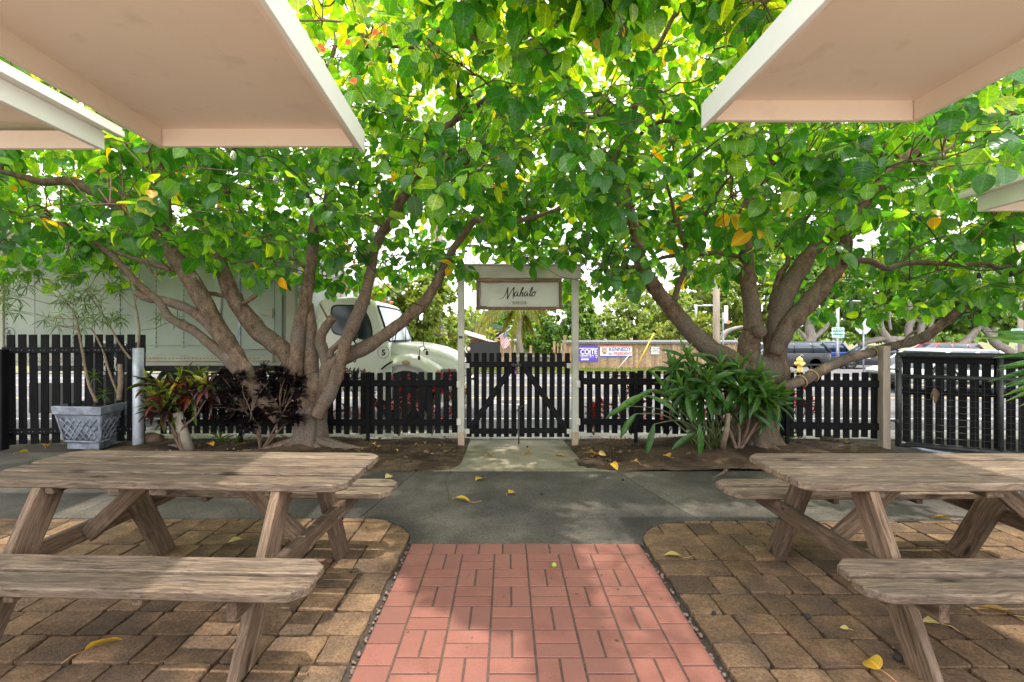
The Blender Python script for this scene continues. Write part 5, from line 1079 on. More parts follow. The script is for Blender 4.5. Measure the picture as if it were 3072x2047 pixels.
# hood with a flared wheel arch
def hsec(x, ztop, yin, zside, rt): return (x, rrect(y0 + yin, y1 - yin, TG + .75, ztop, .05, rt=rt, n=6))
hs = [hsec(-2.14, 1.255, .10, 0, .16), hsec(-1.9, 1.25, .14, 0, .17), hsec(-1.6, 1.215, .18, 0, .18), hsec(-1.3, 1.15, .24, 0, .19), hsec(-1.05, 1.05, .32, 0, .19), hsec(-.92, .96, .38, 0, .16), hsec(-.86, .86, .42, 0, .10)]
loft(hs).build('hood', M_cab, tk)
for sy in (0, 1):
    fd = MB(); V = []; n = 26; F = []
    for i in range(n + 1):
        a = R(188 - 196 * i / n); cx, cz = -1.90, TG + .52
        for r_, yy in ((.60, .0), (.63, -.02), (.70, .0), (.80, .10), (.86, .30)):
            st = 1.0 if math.cos(a) < 0 else 1.0 + .10 * math.cos(a)
            V.append((cx + r_ * math.cos(a) * st * 1.02, (TY + .03 + yy) if sy == 0 else (TY + 2.27 - yy), cz + r_ * math.sin(a) * .98))
    fd.add(V, [(i * 5 + k, (i + 1) * 5 + k, (i + 1) * 5 + k + 1, i * 5 + k + 1) if sy == 0 else (i * 5 + k, i * 5 + k + 1, (i + 1) * 5 + k + 1, (i + 1) * 5 + k) for i in range(n) for k in range(4)], None, True); fd.build('fender', M_cab, tk)
MB().box((-2.18, TY + .10, TG + .80), (.16, .14, .70), b=.03).build('cowl_panel', M_cab, tk)
MB().box((-1.0, TY + .28, .66), (.34, .42, .30), b=.08).build('front_corner', M_cab, tk)
link('headlight', boxmesh((.30, .05, .17), .03), M_glass2, tk, Matrix.Translation((-1.06, TY + .06, .70))); link('turn_signal', boxmesh((.06, .05, .15), .02), M_amber, tk, Matrix.Translation((-1.25, TY + .055, .69)))
link('bumper', boxmesh((.24, 2.3, .34), .06), M_cab, tk, Matrix.Translation((-.80, TY + 1.15, TG + .56))); link('grille', boxmesh((.05, 1.2, .5), .02), M_chrome, tk, Matrix.Translation((-.83, TY + 1.15, .62)))
b = MB(); b.lathe([(0, 0), (.075, 0), (.06, .02), (0, .03)], 20, Matrix.Translation((TX(1218), TY + .005, TZ(1088))) @ Matrix.Rotation(R(90), 4, 'X') @ Matrix.Diagonal((1, .62, 1, 1))); b.build('fender_lamp', plain('lamp_tan', (.45, .30, .14), .35), tk)
b = MB(); b.tube(smooth_path([(TX(1145), TY - .02, TZ(1108)), (TX(1160), TY - .05, TZ(1096)), (TX(1180), TY - .03, TZ(1084))], [.014] * 3)[0], .016, 8); b.build('hood_latch', M_rubber, tk)
text('number_lettering', '5', tk, (TX(1150), TY + .012, TZ(1059)), .15, M_blacktxt, bold=.006)
m_ = ring(1150, 1058.5, .10); [m_.V.__setitem__(i, (v[0], TY + .012, v[2])) for i, v in enumerate(m_.V)]; m_.build('number_ring', M_blacktxt, tk)
MB().box((TX(1148), TY + .03, TZ(1072)), (.18, .03, .55), b=.01).build('cowl_side', M_cab, tk)
for s_, px, py, sz in (('666', 1052, 1080, .15), ('950644', 1044, 1114, .16), ('-00', 1042, 1129, .15), ('00', 1050, 1143, .15)): text('door_lettering', s_, dr, (TX(px), TY + .019, TZ(py)), sz, M_blacktxt, bold=.004, sx=.85)
for nm, c, pts in (('logo_mark', (.30, .55, .02), [(330, 1180), (420, 1080), (470, 1140), (400, 1190)]), ('logo_mark', (.02, .25, .08), [(430, 1075), (500, 1070), (560, 1115), (470, 1130)]), ('logo_mark', (.6, .55, .05), [(480, 1085), (540, 1110), (500, 1150), (440, 1150)]), ('logo_letter', (.03, .03, .06), [(495, 1130), (580, 1130), (575, 1150), (520, 1152), (560, 1165), (500, 1168)])): sidepoly(pts, TY + .0195, .002, plain(nm + '_' + str(round(c[0], 2)), c, .5), nm, dr, 0)
# ================================================================ sheds, house, poles and signs across the road
M_tin = mat('tin_roof', (.55, .52, .48), (.68, .65, .60), rough=.6, scale=3, c3=(.42, .34, .28), s3=1.5)
M_rust = mat('rusty_beam', (.16, .07, .035), (.30, .14, .07), rough=.8, scale=14)
M_ywall = mat('yellow_wall', (.60, .47, .20), (.66, .52, .23), rough=.8, scale=2)
M_green = mat('green_trim', (.05, .13, .10), (.07, .17, .13), rough=.5, scale=4)
M_pink = mat('pink_siding', (.60, .48, .46), (.68, .55, .52), rough=.7, scale=3)
# rusty-framed canopy with ribbed wall behind the cab
sh = thing('roadside_shelter', 'pale shelter with rusty beams and a peaked white roof behind the truck cab', 'shelter', (-4.6, 22.5, gz(22.5)))
D_ = 22.5
def sp(px, py, d=D_): return at(px, py, d)
b = MB(); a, c = sp(860, 893), sp(1010, 803); b.box(((a.x + c.x) / 2, D_ + 1.0, (gz(22.5) + c.z) / 2 - .0), (c.x - a.x, 1.2, c.z - gz(22.5))); b.build('ribbed_wall', mat('ribbed_wall_paint', (.52, .49, .46), (.62, .59, .55), rough=.6, scale=3), sh)
for i in range(14):
    x = a.x + (c.x - a.x) * i / 14; link('rib', boxmesh((.05, .04, 2.2), .01), M_tin, sh, Matrix.Translation((x, D_ + .385, 2.4)))
rf = MB(); V = [sp(850, 815, D_ - .6), sp(1050, 800, D_ - .6), sp(1165, 862, D_ - .6), sp(1000, 838, D_ - .6), sp(1080, 765, D_ + 3), sp(900, 762, D_ + 3)]
rf.add([V[0], V[1], V[4], V[5]], [(0, 1, 2, 3)]); rf.add([V[1], V[2], sp(1110, 800, D_ + 3), V[4]], [(0, 1, 2, 3)])
rf.add([sp(850, 822, D_ - .62), sp(1050, 808, D_ - .62), sp(1050, 800, D_ - .62), sp(850, 815, D_ - .62)], [(0, 1, 2, 3)]); rf.add([sp(1050, 810, D_ - .62), sp(1165, 866, D_ - .62), sp(1165, 858, D_ - .62), sp(1050, 800, D_ - .62)], [(0, 1, 2, 3)]); rf.build('roof', M_tin, sh)
for (p, q, h) in ((sp(955, 850), sp(1095, 852), .16), (sp(1022, 868), sp(1170, 869), .15)): plank('beam', p, q, .14, h, M_rust, sh)
for px in (1018, 1164): plank('post', (sp(px, 860).x, D_, gz(D_)), (sp(px, 860).x, D_, sp(px, 850).z), .13, .13, M_rust, sh, up=(1, 0, 0))
MB().box((sp(1060, 880).x, D_ + 5, 2.4), (2.6, 2, 3.4)).build('back_wall', M_pink, sh)
for px in (1040, 1075): link('window', boxmesh((.5, .04, .5), .01), M_glass2, sh, Matrix.Translation((sp(px, 886).x, D_ + 3.98, sp(px, 884, D_ + 4).z)))
# utility poles
def pole(name, label, px, d, r, top, group=None):
    x = at(px, 0, d).x; t = thing(name, label, 'utility pole', (x, d, gz(d)), group)
    MB().tube([(x, d, gz(d) - .1), (x, d, 1.5), (x, d, top)], [r, r * .96, r * .78], 16).build('shaft', M_polewood, t); return t, x
t, x = pole('utility_pole', 'thick grey timber utility pole left of the gate sign, with an orange band', 1318, 20.9, .165, 10.5, 'utility poles')
MB().tube([(x - .26, 20.85, gz(20.9)), (x - .24, 20.85, 9)], [.13, .11], 12).build('side_conduit', M_polewood, t)
MB().lathe([(.178, 0), (.178, .16)], 16, Matrix.Translation((x, 20.9, .72 + .1))).build('reflector_band', M_amber, t)
b = MB(); rr = random.Random(3)
for k in range(26): a = rr.uniform(-2.6, -.5); b.box((x + .166 * math.cos(a), 20.9 + .166 * math.sin(a), rr.uniform(1.2, 2.1)), (.05, .02, rr.uniform(.03, .10)))
b.build('paper_scraps', M_white, t, kind='stuff'); plank('cross_arm', (x - 1.2, 20.7, 9.4), (x + 1.2, 20.7, 9.4), .1, .12, M_polewood, t)
t, x = pole('utility_pole', 'pale timber utility pole seen between the trunks of the leaning tree', 2149, 24.2, .165, 9.5, 'utility poles')
t, x = pole('utility_pole', 'plain timber pole far behind at the edge of the metal gate', 3062, 30.0, .14, 8, 'utility poles')
# hut with open rafters and banner fence
hut = thing('open_hut', 'low hut with a white peaked tin roof over bare rafters', 'hut', at(1400, 1010, 27).to_tuple()[:2] + (gz(27),))
HD = 26.5
ap = at(1366, 995, HD); lft = at(1312, 1014, HD); rgt = at(1490, 1031, HD)
for p, q, nm in ((lft, ap, 'roof_sheet'), (ap, rgt, 'roof_sheet')):
    mb = MB(); V = [p + Vector((0, -.5, 0)), q + Vector((0, -.5, 0)), q + Vector((0, 3.2, .1)), p + Vector((0, 3.2, .1))]; V += [v + Vector((0, 0, .07)) for v in V]
    mb.add(V, [(0, 3, 2, 1), (4, 5, 6, 7), (0, 1, 5, 4), (1, 2, 6, 5), (2, 3, 7, 6), (3, 0, 4, 7)]); mb.build(nm, M_tin, hut)
M_raft = wood('rafter_wood', (.16, .09, .05), (.34, .21, .12), (.45, .30, .19))
for f in np.linspace(0, 1, 4): plank('rafter', lft + Vector((0, f * 3, -.06)), ap + Vector((0, f * 3, -.06)), .06, .09, M_raft, hut); plank('rafter', ap + Vector((0, f * 3, -.06)), rgt + Vector((0, f * 3, -.06)), .06, .09, M_raft, hut)
plank('tie_beam', (lft.x, HD, lft.z - .12), (rgt.x - .4, HD, lft.z - .14), .07, .12, M_raft, hut)
for p in (lft, at(1400, 1000, HD), rgt): plank('post', (p.x, HD, gz(HD)), (p.x, HD, lft.z - .1), .1, .1, M_raft, hut, up=(1, 0, 0))
plank('back_wall', (lft.x, HD + 3, .3), (rgt.x, HD + 3, .3), .05, 1.5, M_raft, hut)
bn = thing('banner', 'black banner with white and pink lettering tied across the stick fence', 'banner', at(1400, 1050, 25.6).to_tuple())
BD = 25.6; a, c = at(1338, 1026, BD), at(1500, 1095, BD)
MB().box(((a.x + c.x) / 2, BD, (a.z + c.z) / 2), (c.x - a.x, .02, a.z - c.z)).build('sheet', plain('banner_black', (.02, .02, .022), .5), bn)
text('lettering', 'BOOK', bn, (at(1373, 1058, BD).x, BD - .015, at(1373, 1050, BD).z), .62, plain('banner_white', (.7, .7, .7), .6), bold=.012, sx=.6)
text('script_lettering', 'Now', bn, (at(1372, 1040, BD).x, BD - .015, at(1372, 1042, BD).z), .33, plain('banner_cream', (.6, .55, .5), .6), shear=.4)
b = MB()
for k in range(5): b.box((at(1366, 1032, BD).x, BD - .014, at(1366, 1033, BD).z), (.30, .004, .07), M=Matrix.Translation((0, 0, 0)))
b.build('ornament', plain('banner_pink', (.35, .02, .08), .6), bn); b = MB(); c2 = at(1406, 1048, BD)
b.lathe([(0, 0), (.09, 0), (.09, .006), (0, .006)], 16, Matrix.Translation((c2.x, BD - .012, c2.z)) @ Matrix.Rotation(R(90), 4, 'X') @ Matrix.Diagonal((1, 1.3, 1, 1))); b.build('printed_portrait', plain('banner_skin', (.55, .32, .24), .6), bn)
# yellow house behind
hs_ = thing('yellow_house', 'yellow house with a dark green sloping roof edge behind the coconut palm', 'house', at(1500, 1000, 38).to_tuple()[:2] + (gz(38),))
YD = 38.0; a, c = at(1420, 960, YD), at(1522, 1100, YD)
pl = [(a.x, gz(38)), (c.x, gz(38)), (c.x, at(0, 985, YD).z), (a.x, at(0, 966, YD).z)]
MB().prism(pl, 0, 4, 0, Matrix.Translation((0, YD + 4, 0)) @ Matrix.Rotation(R(90), 4, 'X')).build('wall', M_ywall, hs_)
plank('roof_edge', at(1415, 962, YD - .5), at(1530, 992, YD - .5), 4.5, .26, M_green, hs_); link('window', boxmesh((1.1, .05, 1.0), .02), M_glass, hs_, Matrix.Translation(at(1490, 1015, YD - .03)))
link('veranda_roof', boxmesh((4.5, 3, .15), .02), M_tin, hs_, Matrix.Translation(at(1600, 1022, YD - 2)))
link('porch_wall', boxmesh((4.4, .1, 1.6), .01), mat('pale_wall', (.5, .52, .55), (.58, .6, .62)), hs_, Matrix.Translation(at(1600, 1050, YD - 1.8)))
# rough stick fence in front of the hut and house
sf = thing('stick_fence', 'uneven weathered board fence in front of the hut and house', 'fence', (-.5, 25.9, gz(25.9)))
rr = random.Random(9); px = 1330
while px < 1700:
    wd = rr.uniform(.08, .16); d = 25.9 + rr.uniform(-.1, .1); x = at(px, 0, d).x; h = 1.15 + rr.uniform(-.15, .2) + (.3 if 1505 < px < 1530 or px > 1660 else 0) + (.25 if rr.random() < .15 else 0)
    if not 1540 < px < 1660 or rr.random() < .35: link('board', boxmesh((round(wd, 2), .03, round(h, 1)), .004), M_fencewood, sf, Matrix.Translation((x, d, gz(d) + h / 2)) @ Euler((0, rr.gauss(0, .02), 0)).to_matrix().to_4x4())
    px += rr.uniform(7, 13)
rail(sf, at(1330, 0, 26.05).x, 26.05, at(1700, 0, 26.05).x, 26.05, gz(26) + .75, .08, 0, .04, M_fencewood)
# American flag on a leaning staff
fg = thing('flag', 'small American flag hanging from a leaning staff by the stick fence', 'flag', at(1490, 1020, 25).to_tuple())
FD = 25.0; b = MB(); b.tube([at(1482, 1022, FD), at(1534, 984, FD)], .018, 6); b.build('staff', M_tin, fg)
A, Bq = at(1496, 1008, FD), at(1519, 993, FD); dn = (at(1530, 1034, FD) - at(1519, 993, FD)); M_fr = plain('flag_red', (.40, .03, .05), .7); M_fw = plain('flag_white', (.65, .62, .62), .7); M_fb = plain('flag_blue', (.03, .05, .16), .7)
def fp(u, v): 
    p = A + (Bq - A) * u + dn * v; return p + Vector((.05 * math.sin(v * 7 + u * 2) * v, .08 * math.sin(u * 5 + v * 4), .0))
for i in range(13):
    m_ = MB(); n = 8; u0, u1 = 1 - (i + 1) / 13, 1 - i / 13; v0 = .42 if i < 7 else 0
    V = [fp(u, v0 + (1 - v0) * k / n) for k in range(n + 1) for u in (u0, u1)]
    m_.add(V, [(2 * k, 2 * k + 1, 2 * k + 3, 2 * k + 2) for k in range(n)]); m_.build('stripe', M_fr if i % 2 == 0 else M_fw, fg)
m_ = MB(); n = 4; V = [fp(u, .42 * k / n) + Vector((0, -.004, 0)) for k in range(n + 1) for u in (6 / 13, .75, 1)]; m_.add(V, [(3 * k + j, 3 * k + j + 1, 3 * k + 4 + j, 3 * k + 3 + j) for k in range(n) for j in range(2)]); m_.build('canton', M_fb, fg)
m_ = MB()
for r_ in range(5):
    for c_2 in range(6):
        p = fp(6 / 13 + (7 / 13) * (r_ + .5) / 5, .42 * (c_2 + .5) / 6); m_.box((p.x, p.y - .012, p.z), (.022, .004, .022))
m_.build('stars', M_fw, fg)
# board fence with banners
WD = 26.8; wf = thing('board_fence', 'brown vertical board fence under a dark corrugated strip, with banners', 'fence', (7.5, WD, gz(WD)))
x0, x1 = at(1692, 0, WD).x, at(2215, 0, WD).x; nb = 66; zt = at(0, 1032, WD).z; zb_ = gz(WD) - .02
for i in range(nb):
    x = x0 + (x1 - x0) * (i + .5) / nb; link('board', boxmesh(((x1 - x0) / nb - .012, .025, zt - zb_), .004), M_fencewood, wf, Matrix.Translation((x, WD + random.uniform(-.006, .006), (zt + zb_) / 2)))
rail(wf, x0, WD + .03, x1, WD + .03, zt - .2, .08, 0, .04, M_fencewood); rail(wf, x0, WD + .03, x1, WD + .03, zb_ + .3, .08, 0, .04, M_fencewood)
M_lead = mat('dark_corrugated', (.10, .10, .105), (.17, .17, .175), rough=.5, scale=6)
mb = MB(); n = 330; V = []
for i in range(n + 1):
    x = x0 - .1 + (x1 - x0 + .2) * i / n; dz = .025 * math.sin(i * 1.6); V += [(x, WD - .12 - .02 * math.sin(i * 1.6), zt + .0), (x, WD - .13, zt + .12), (x, WD + .55, zt + .19 + dz)]
mb.add(V, [(3 * i + k, 3 * i + 3 + k, 3 * i + 4 + k, 3 * i + 1 + k) for i in range(n) for k in range(2)]); mb.build('corrugated_capping', M_lead, wf)
def bannerbox(px0, py0, px1, py1, m, parent, d=WD - .05, th=.01, name='sheet'):
    a, c = at(px0, py0, d), at(px1, py1, d); return MB().box(((a.x + c.x) / 2, d, (a.z + c.z) / 2), (c.x - a.x, th, a.z - c.z)).build(name, m, parent)
def B2(x, y): return (1660 + x * .19133, 930 + y * .19133)
cs = thing('campaign_sign', 'square purple campaign banner reading COITE SENATE on the board fence', 'banner', at(*B2(560, 680), WD - .05).to_tuple())
M_pur = plain('banner_purple', (.10, .055, .42), .5); M_bw = plain('print_white', (.80, .80, .80), .6)
bannerbox(*B2(395, 552), *B2(704, 815), M_pur, cs)
bannerbox(*B2(405, 598), *B2(696, 608), M_bw, cs, WD - .058, .004, 'white_bar'); bannerbox(*B2(436, 766), *B2(552, 788), M_bw, cs, WD - .058, .004, 'white_bar')
def T3(name, s, par, x, y, size, m, **k): p = at(*B2(x, y), WD - .062); return text(name, s, par, p, size, m, **k)
T3('lettering', 'COITE', cs, 556, 662, .36, M_bw, bold=.008, sx=.88); T3('lettering', 'SENATE', cs, 510, 718, .145, M_bw, bold=.004, spacing=1.25, sx=1.0); T3('lettering', 'CENTRAL DISTRICT', cs, 530, 750, .06, M_bw, spacing=1.3)
mb = MB()
for x, y, w_, h in ((614, 716, 26, 9), (626, 726, 12, 8), (652, 712, 12, 7), (668, 720, 16, 8), (660, 731, 8, 6), (683, 722, 16, 18), (676, 752, 16, 14)):
    p = at(*B2(x, y), WD - .06); mb.lathe([(0, 0), (.5, 0), (.5, .4), (0, .5)], 7, Matrix.Translation(p) @ Matrix.Rotation(R(90), 4, 'X') @ Matrix.Diagonal((w_ * .19133 * WD / FPX, h * .19133 * WD / FPX, .008, 1)))
mb.build('island_emblem', M_bw, cs)
ks = thing('campaign_banner', 'wide white banner reading KENNEDY for PRESIDENT on the board fence', 'banner', at(*B2(985, 645), WD - .05).to_tuple())
bannerbox(*B2(735, 558), *B2(1234, 738), M_bw, ks); bannerbox(*B2(736, 556), *B2(1233, 578), plain('print_red', (.62, .05, .05), .6), ks, WD - .058, .004, 'red_bar'); M_blu = plain('print_blue', (.04, .10, .42), .6); bannerbox(*B2(736, 718), *B2(1233, 738), M_blu, ks, WD - .058, .004, 'blue_bar')
M_prd = plain('print_red_letters', (.62, .06, .06), .6)
T3('lettering', 'KENNEDY', ks, 1044, 621, .30, M_blu, bold=.008, sx=.86); T3('lettering', 'for PRESIDENT', ks, 1046, 688, .215, M_prd, bold=.007, sx=.90)
fm = MB(); p = at(*B2(803, 640), WD - .060); fm.lathe([(0, 0), (.5, 0), (.5, .3), (0, .4)], 20, Matrix.Translation(p) @ Matrix.Rotation(R(90), 4, 'X') @ Matrix.Diagonal((.27, .40, .004, 1))); fm.build('printed_face', plain('print_skin', (.55, .33, .25), .6), ks)
fm = MB(); p = at(*B2(803, 598), WD - .063); fm.lathe([(0, 0), (.5, 0), (.5, .3), (0, .4)], 16, Matrix.Translation(p) @ Matrix.Rotation(R(90), 4, 'X') @ Matrix.Diagonal((.29, .17, .004, 1))); fm.build('printed_hair', plain('print_grey', (.42, .40, .40), .6), ks)
fm = MB(); 
for x, y, w_, h in ((787, 634, 16, 5), (820, 634, 16, 5), (804, 672, 30, 6), (804, 652, 8, 14)): q = at(*B2(x, y), WD - .065); fm.box(q, (w_ * .0034, .002, h * .0034))
fm.build('printed_features', plain('print_brown', (.20, .10, .08), .6), ks)
nd = thing('notice_sign', 'small white notice about dumping rubbish on the board fence', 'sign', at(*B2(1598, 640), WD - .05).to_tuple())
bannerbox(*B2(1524, 575), *B2(1672, 702), M_bw, nd); bb = MB()
for q0, q1 in (((1526, 577), (1670, 582)), ((1526, 695), (1670, 700)), ((1526, 577), (1531, 700)), ((1665, 577), (1670, 700))): a, c = at(*B2(*q0), WD - .058), at(*B2(*q1), WD - .058); bb.box(((a.x + c.x) / 2, WD - .058, (a.z + c.z) / 2), (abs(c.x - a.x), .004, abs(a.z - c.z)))
bb.build('border', M_blacktxt, nd)
for s_, y in (('DO NOT DUMP', 604), ('RUBBISH', 633), ('IN THIS AREA', 661)): T3('lettering', s_, nd, 1598, y, .085, M_blacktxt, bold=.002)
rs = thing('warning_plate', 'small red plate with a white rim on the board fence', 'sign', at(*B2(1793, 645), WD - .05).to_tuple()); bannerbox(*B2(1752, 617), *B2(1833, 675), M_bw, rs); bannerbox(*B2(1760, 624), *B2(1826, 668), plain('plate_red', (.55, .03, .05), .5), rs, WD - .058, .006, 'face')
gy = MB(); gy.tube([at(*B2(1285, 935), 25.6), at(*B2(1578, 362), 25.6)], .028, 8); tag(gy.build('guy_wire_guard', plain('guard_yellow', (.80, .52, .02), .5), origin=at(*B2(1285, 935), 25.6)), 'slanting yellow guy wire guard in front of the board fence', 'guy guard')
gw = MB(); gw.tube([at(*B2(1000, 935), 25.6), at(*B2(1180, 722), 25.6)], .018, 8); tag(gw.build('guy_wire_guard', plain('guard_white', (.7, .65, .62), .5), origin=at(*B2(1000, 935), 25.6)), 'slanting white guy wire guard below the campaign banner', 'guy guard')
# signs, lamps, hydrant on the right
def roadsign(label, px, pytop, d, w_, h, lines):
    x = at(px, 0, d).x; z1 = at(0, pytop, d).z; t = thing('parking_sign', label, 'sign', (x, d, gz(d)), 'green parking signs')
    MB().tube([(x, d + .05, gz(d)), (x, d + .05, z1 - .05)], .045, 10).build('post', M_steel, t)
    link('plate', boxmesh((w_, .02, h), .01), plain('sign_green', (.01, .22, .15), .5), t, Matrix.Translation((x, d, z1 - h / 2)))
    bb = MB(); 
    for q, s_ in (((x, d - .012, z1 - .03), (w_ - .04, .003, .02)), ((x, d - .012, z1 - h + .03), (w_ - .04, .003, .02)), ((x - w_ / 2 + .03, d - .012, z1 - h / 2), (.02, .003, h - .04)), ((x + w_ / 2 - .03, d - .012, z1 - h / 2), (.02, .003, h - .04))): bb.box(q, s_)
    bb.build('border', M_bw, t)
    for i, s_ in enumerate(lines): text('lettering', s_, t, (x, d - .014, z1 - h * (.21 + .29 * i)), h * .235, M_bw, bold=h * .006, sx=.74)
    return t, x
LN = ('MAUI COUNTY', 'PAIA MUNICIPAL', 'PARKING LOT')
t, x = roadsign('green municipal parking sign left of the octagonal sign', 2514, 982, 27.5, .70, .62, LN)
t, x = roadsign('green municipal parking sign at the far edge above the metal gate', 3051, 986, 29.5, .66, .62, LN)
def lamp(label, px, d, pytop, armpx, group='car park lamps'):
    x = at(px, 0, d).x; z = at(0, pytop, d).z; xe = at(armpx, 0, d).x; t = thing('street_lamp', label, 'street lamp', (x, d, gz(d)), group)
    MB().tube([(x, d, gz(d)), (x, d, z + .1)], .10, 10).build('pole', mat('lamp_pole_paint', (.25, .25, .25), (.33, .33, .33), rough=.5), t); MB().tube([(x, d, z), (xe - .4, d, z)], .05, 8).build('arm', M_steel, t)
    MB().box((xe - .1, d, z + .02), (1.0, .3, .12), b=.05).build('lamp_head', M_steel, t)
lamp('tall car park lamp with an arm behind the green parking sign', 2513, 33, 905, 2565); lamp('car park lamp with an arm left of the pale timber pole', 2088, 36, 918, 2130)
SD = 22.3; x = at(2590.5, 0, SD).x; z = at(0, 979.5, SD).z; st = thing('octagonal_sign', 'octagonal road sign seen from its grey back', 'sign', (x, SD, gz(SD)))
MB().prism([(.375 * math.cos(R(22.5 + 45 * k)), .375 * math.sin(R(22.5 + 45 * k))) for k in range(8)], 0, .012, .002, Matrix.Translation((x, SD + .03, z)) @ Matrix.Rotation(R(90), 4, 'X')).build('plate', mat('sign_back', (.40, .46, .46), (.48, .54, .54), rough=.5, scale=5), st)
MB().tube([(x, SD, gz(SD)), (x, SD, z + .36)], .03, 8).build('post', M_steel, st); MB().tube([(x, SD, at(0, 1060, SD).z), (x, SD, at(0, 1048, SD).z)], .045, 8).build('reflector', M_amber, st)
x = at(2178, 0, 24).x; z = at(0, 918, 24).z; sn = thing('road_sign', 'narrow white sign seen edge on beside the pale timber pole', 'sign', (x, 24, gz(24)))
MB().box((x, 24, z - .42), (.15, .12, .85), b=.01).build('plate', M_white, sn); MB().tube([(x - .06, 24.2, gz(24)), (x - .06, 24.2, z - .3)], .035, 8).build('post', M_steel, sn); MB().box((x + .02, 23.8, z - .80), (.12, .02, .16)).build('sticker', M_amber, sn)
HYD = 23.6; hx = at(2399, 0, HYD).x; hy = thing('fire_hydrant', 'yellow fire hydrant in front of the dark SUV', 'hydrant', (hx, HYD, gz(HYD) - .05)); M_hyd = mat('hydrant_yellow', (.62, .40, .07), (.72, .50, .12), rough=.5, scale=9)
MB().lathe([(.16, 0), (.16, .05), (.115, .08), (.105, .40), (.15, .43), (.15, .50), (.12, .55), (.15, .60), (.13, .68), (.08, .73), (.04, .74), (.04, .79), (0, .79)], 16, Matrix.Translation((hx, HYD, gz(HYD) - .05))).build('barrel', M_hyd, hy)
for s_ in (-1, 1): MB().lathe([(.06, 0), (.075, .03), (.075, .09), (.085, .10), (.085, .13), (.03, .14), (.03, .18), (0, .18)], 10, Matrix.Translation((hx + s_ * .08, HYD, gz(HYD) + .40)) @ Matrix.Rotation(R(90 * s_), 4, 'Y')).build('outlet', M_hyd, hy)
MB().lathe([(.08, 0), (.09, .05), (.09, .1), (.04, .13), (0, .13)], 12, Matrix.Translation((hx, HYD - .09, gz(HYD) + .36)) @ Matrix.Rotation(R(90), 4, 'X')).build('outlet', M_hyd, hy)
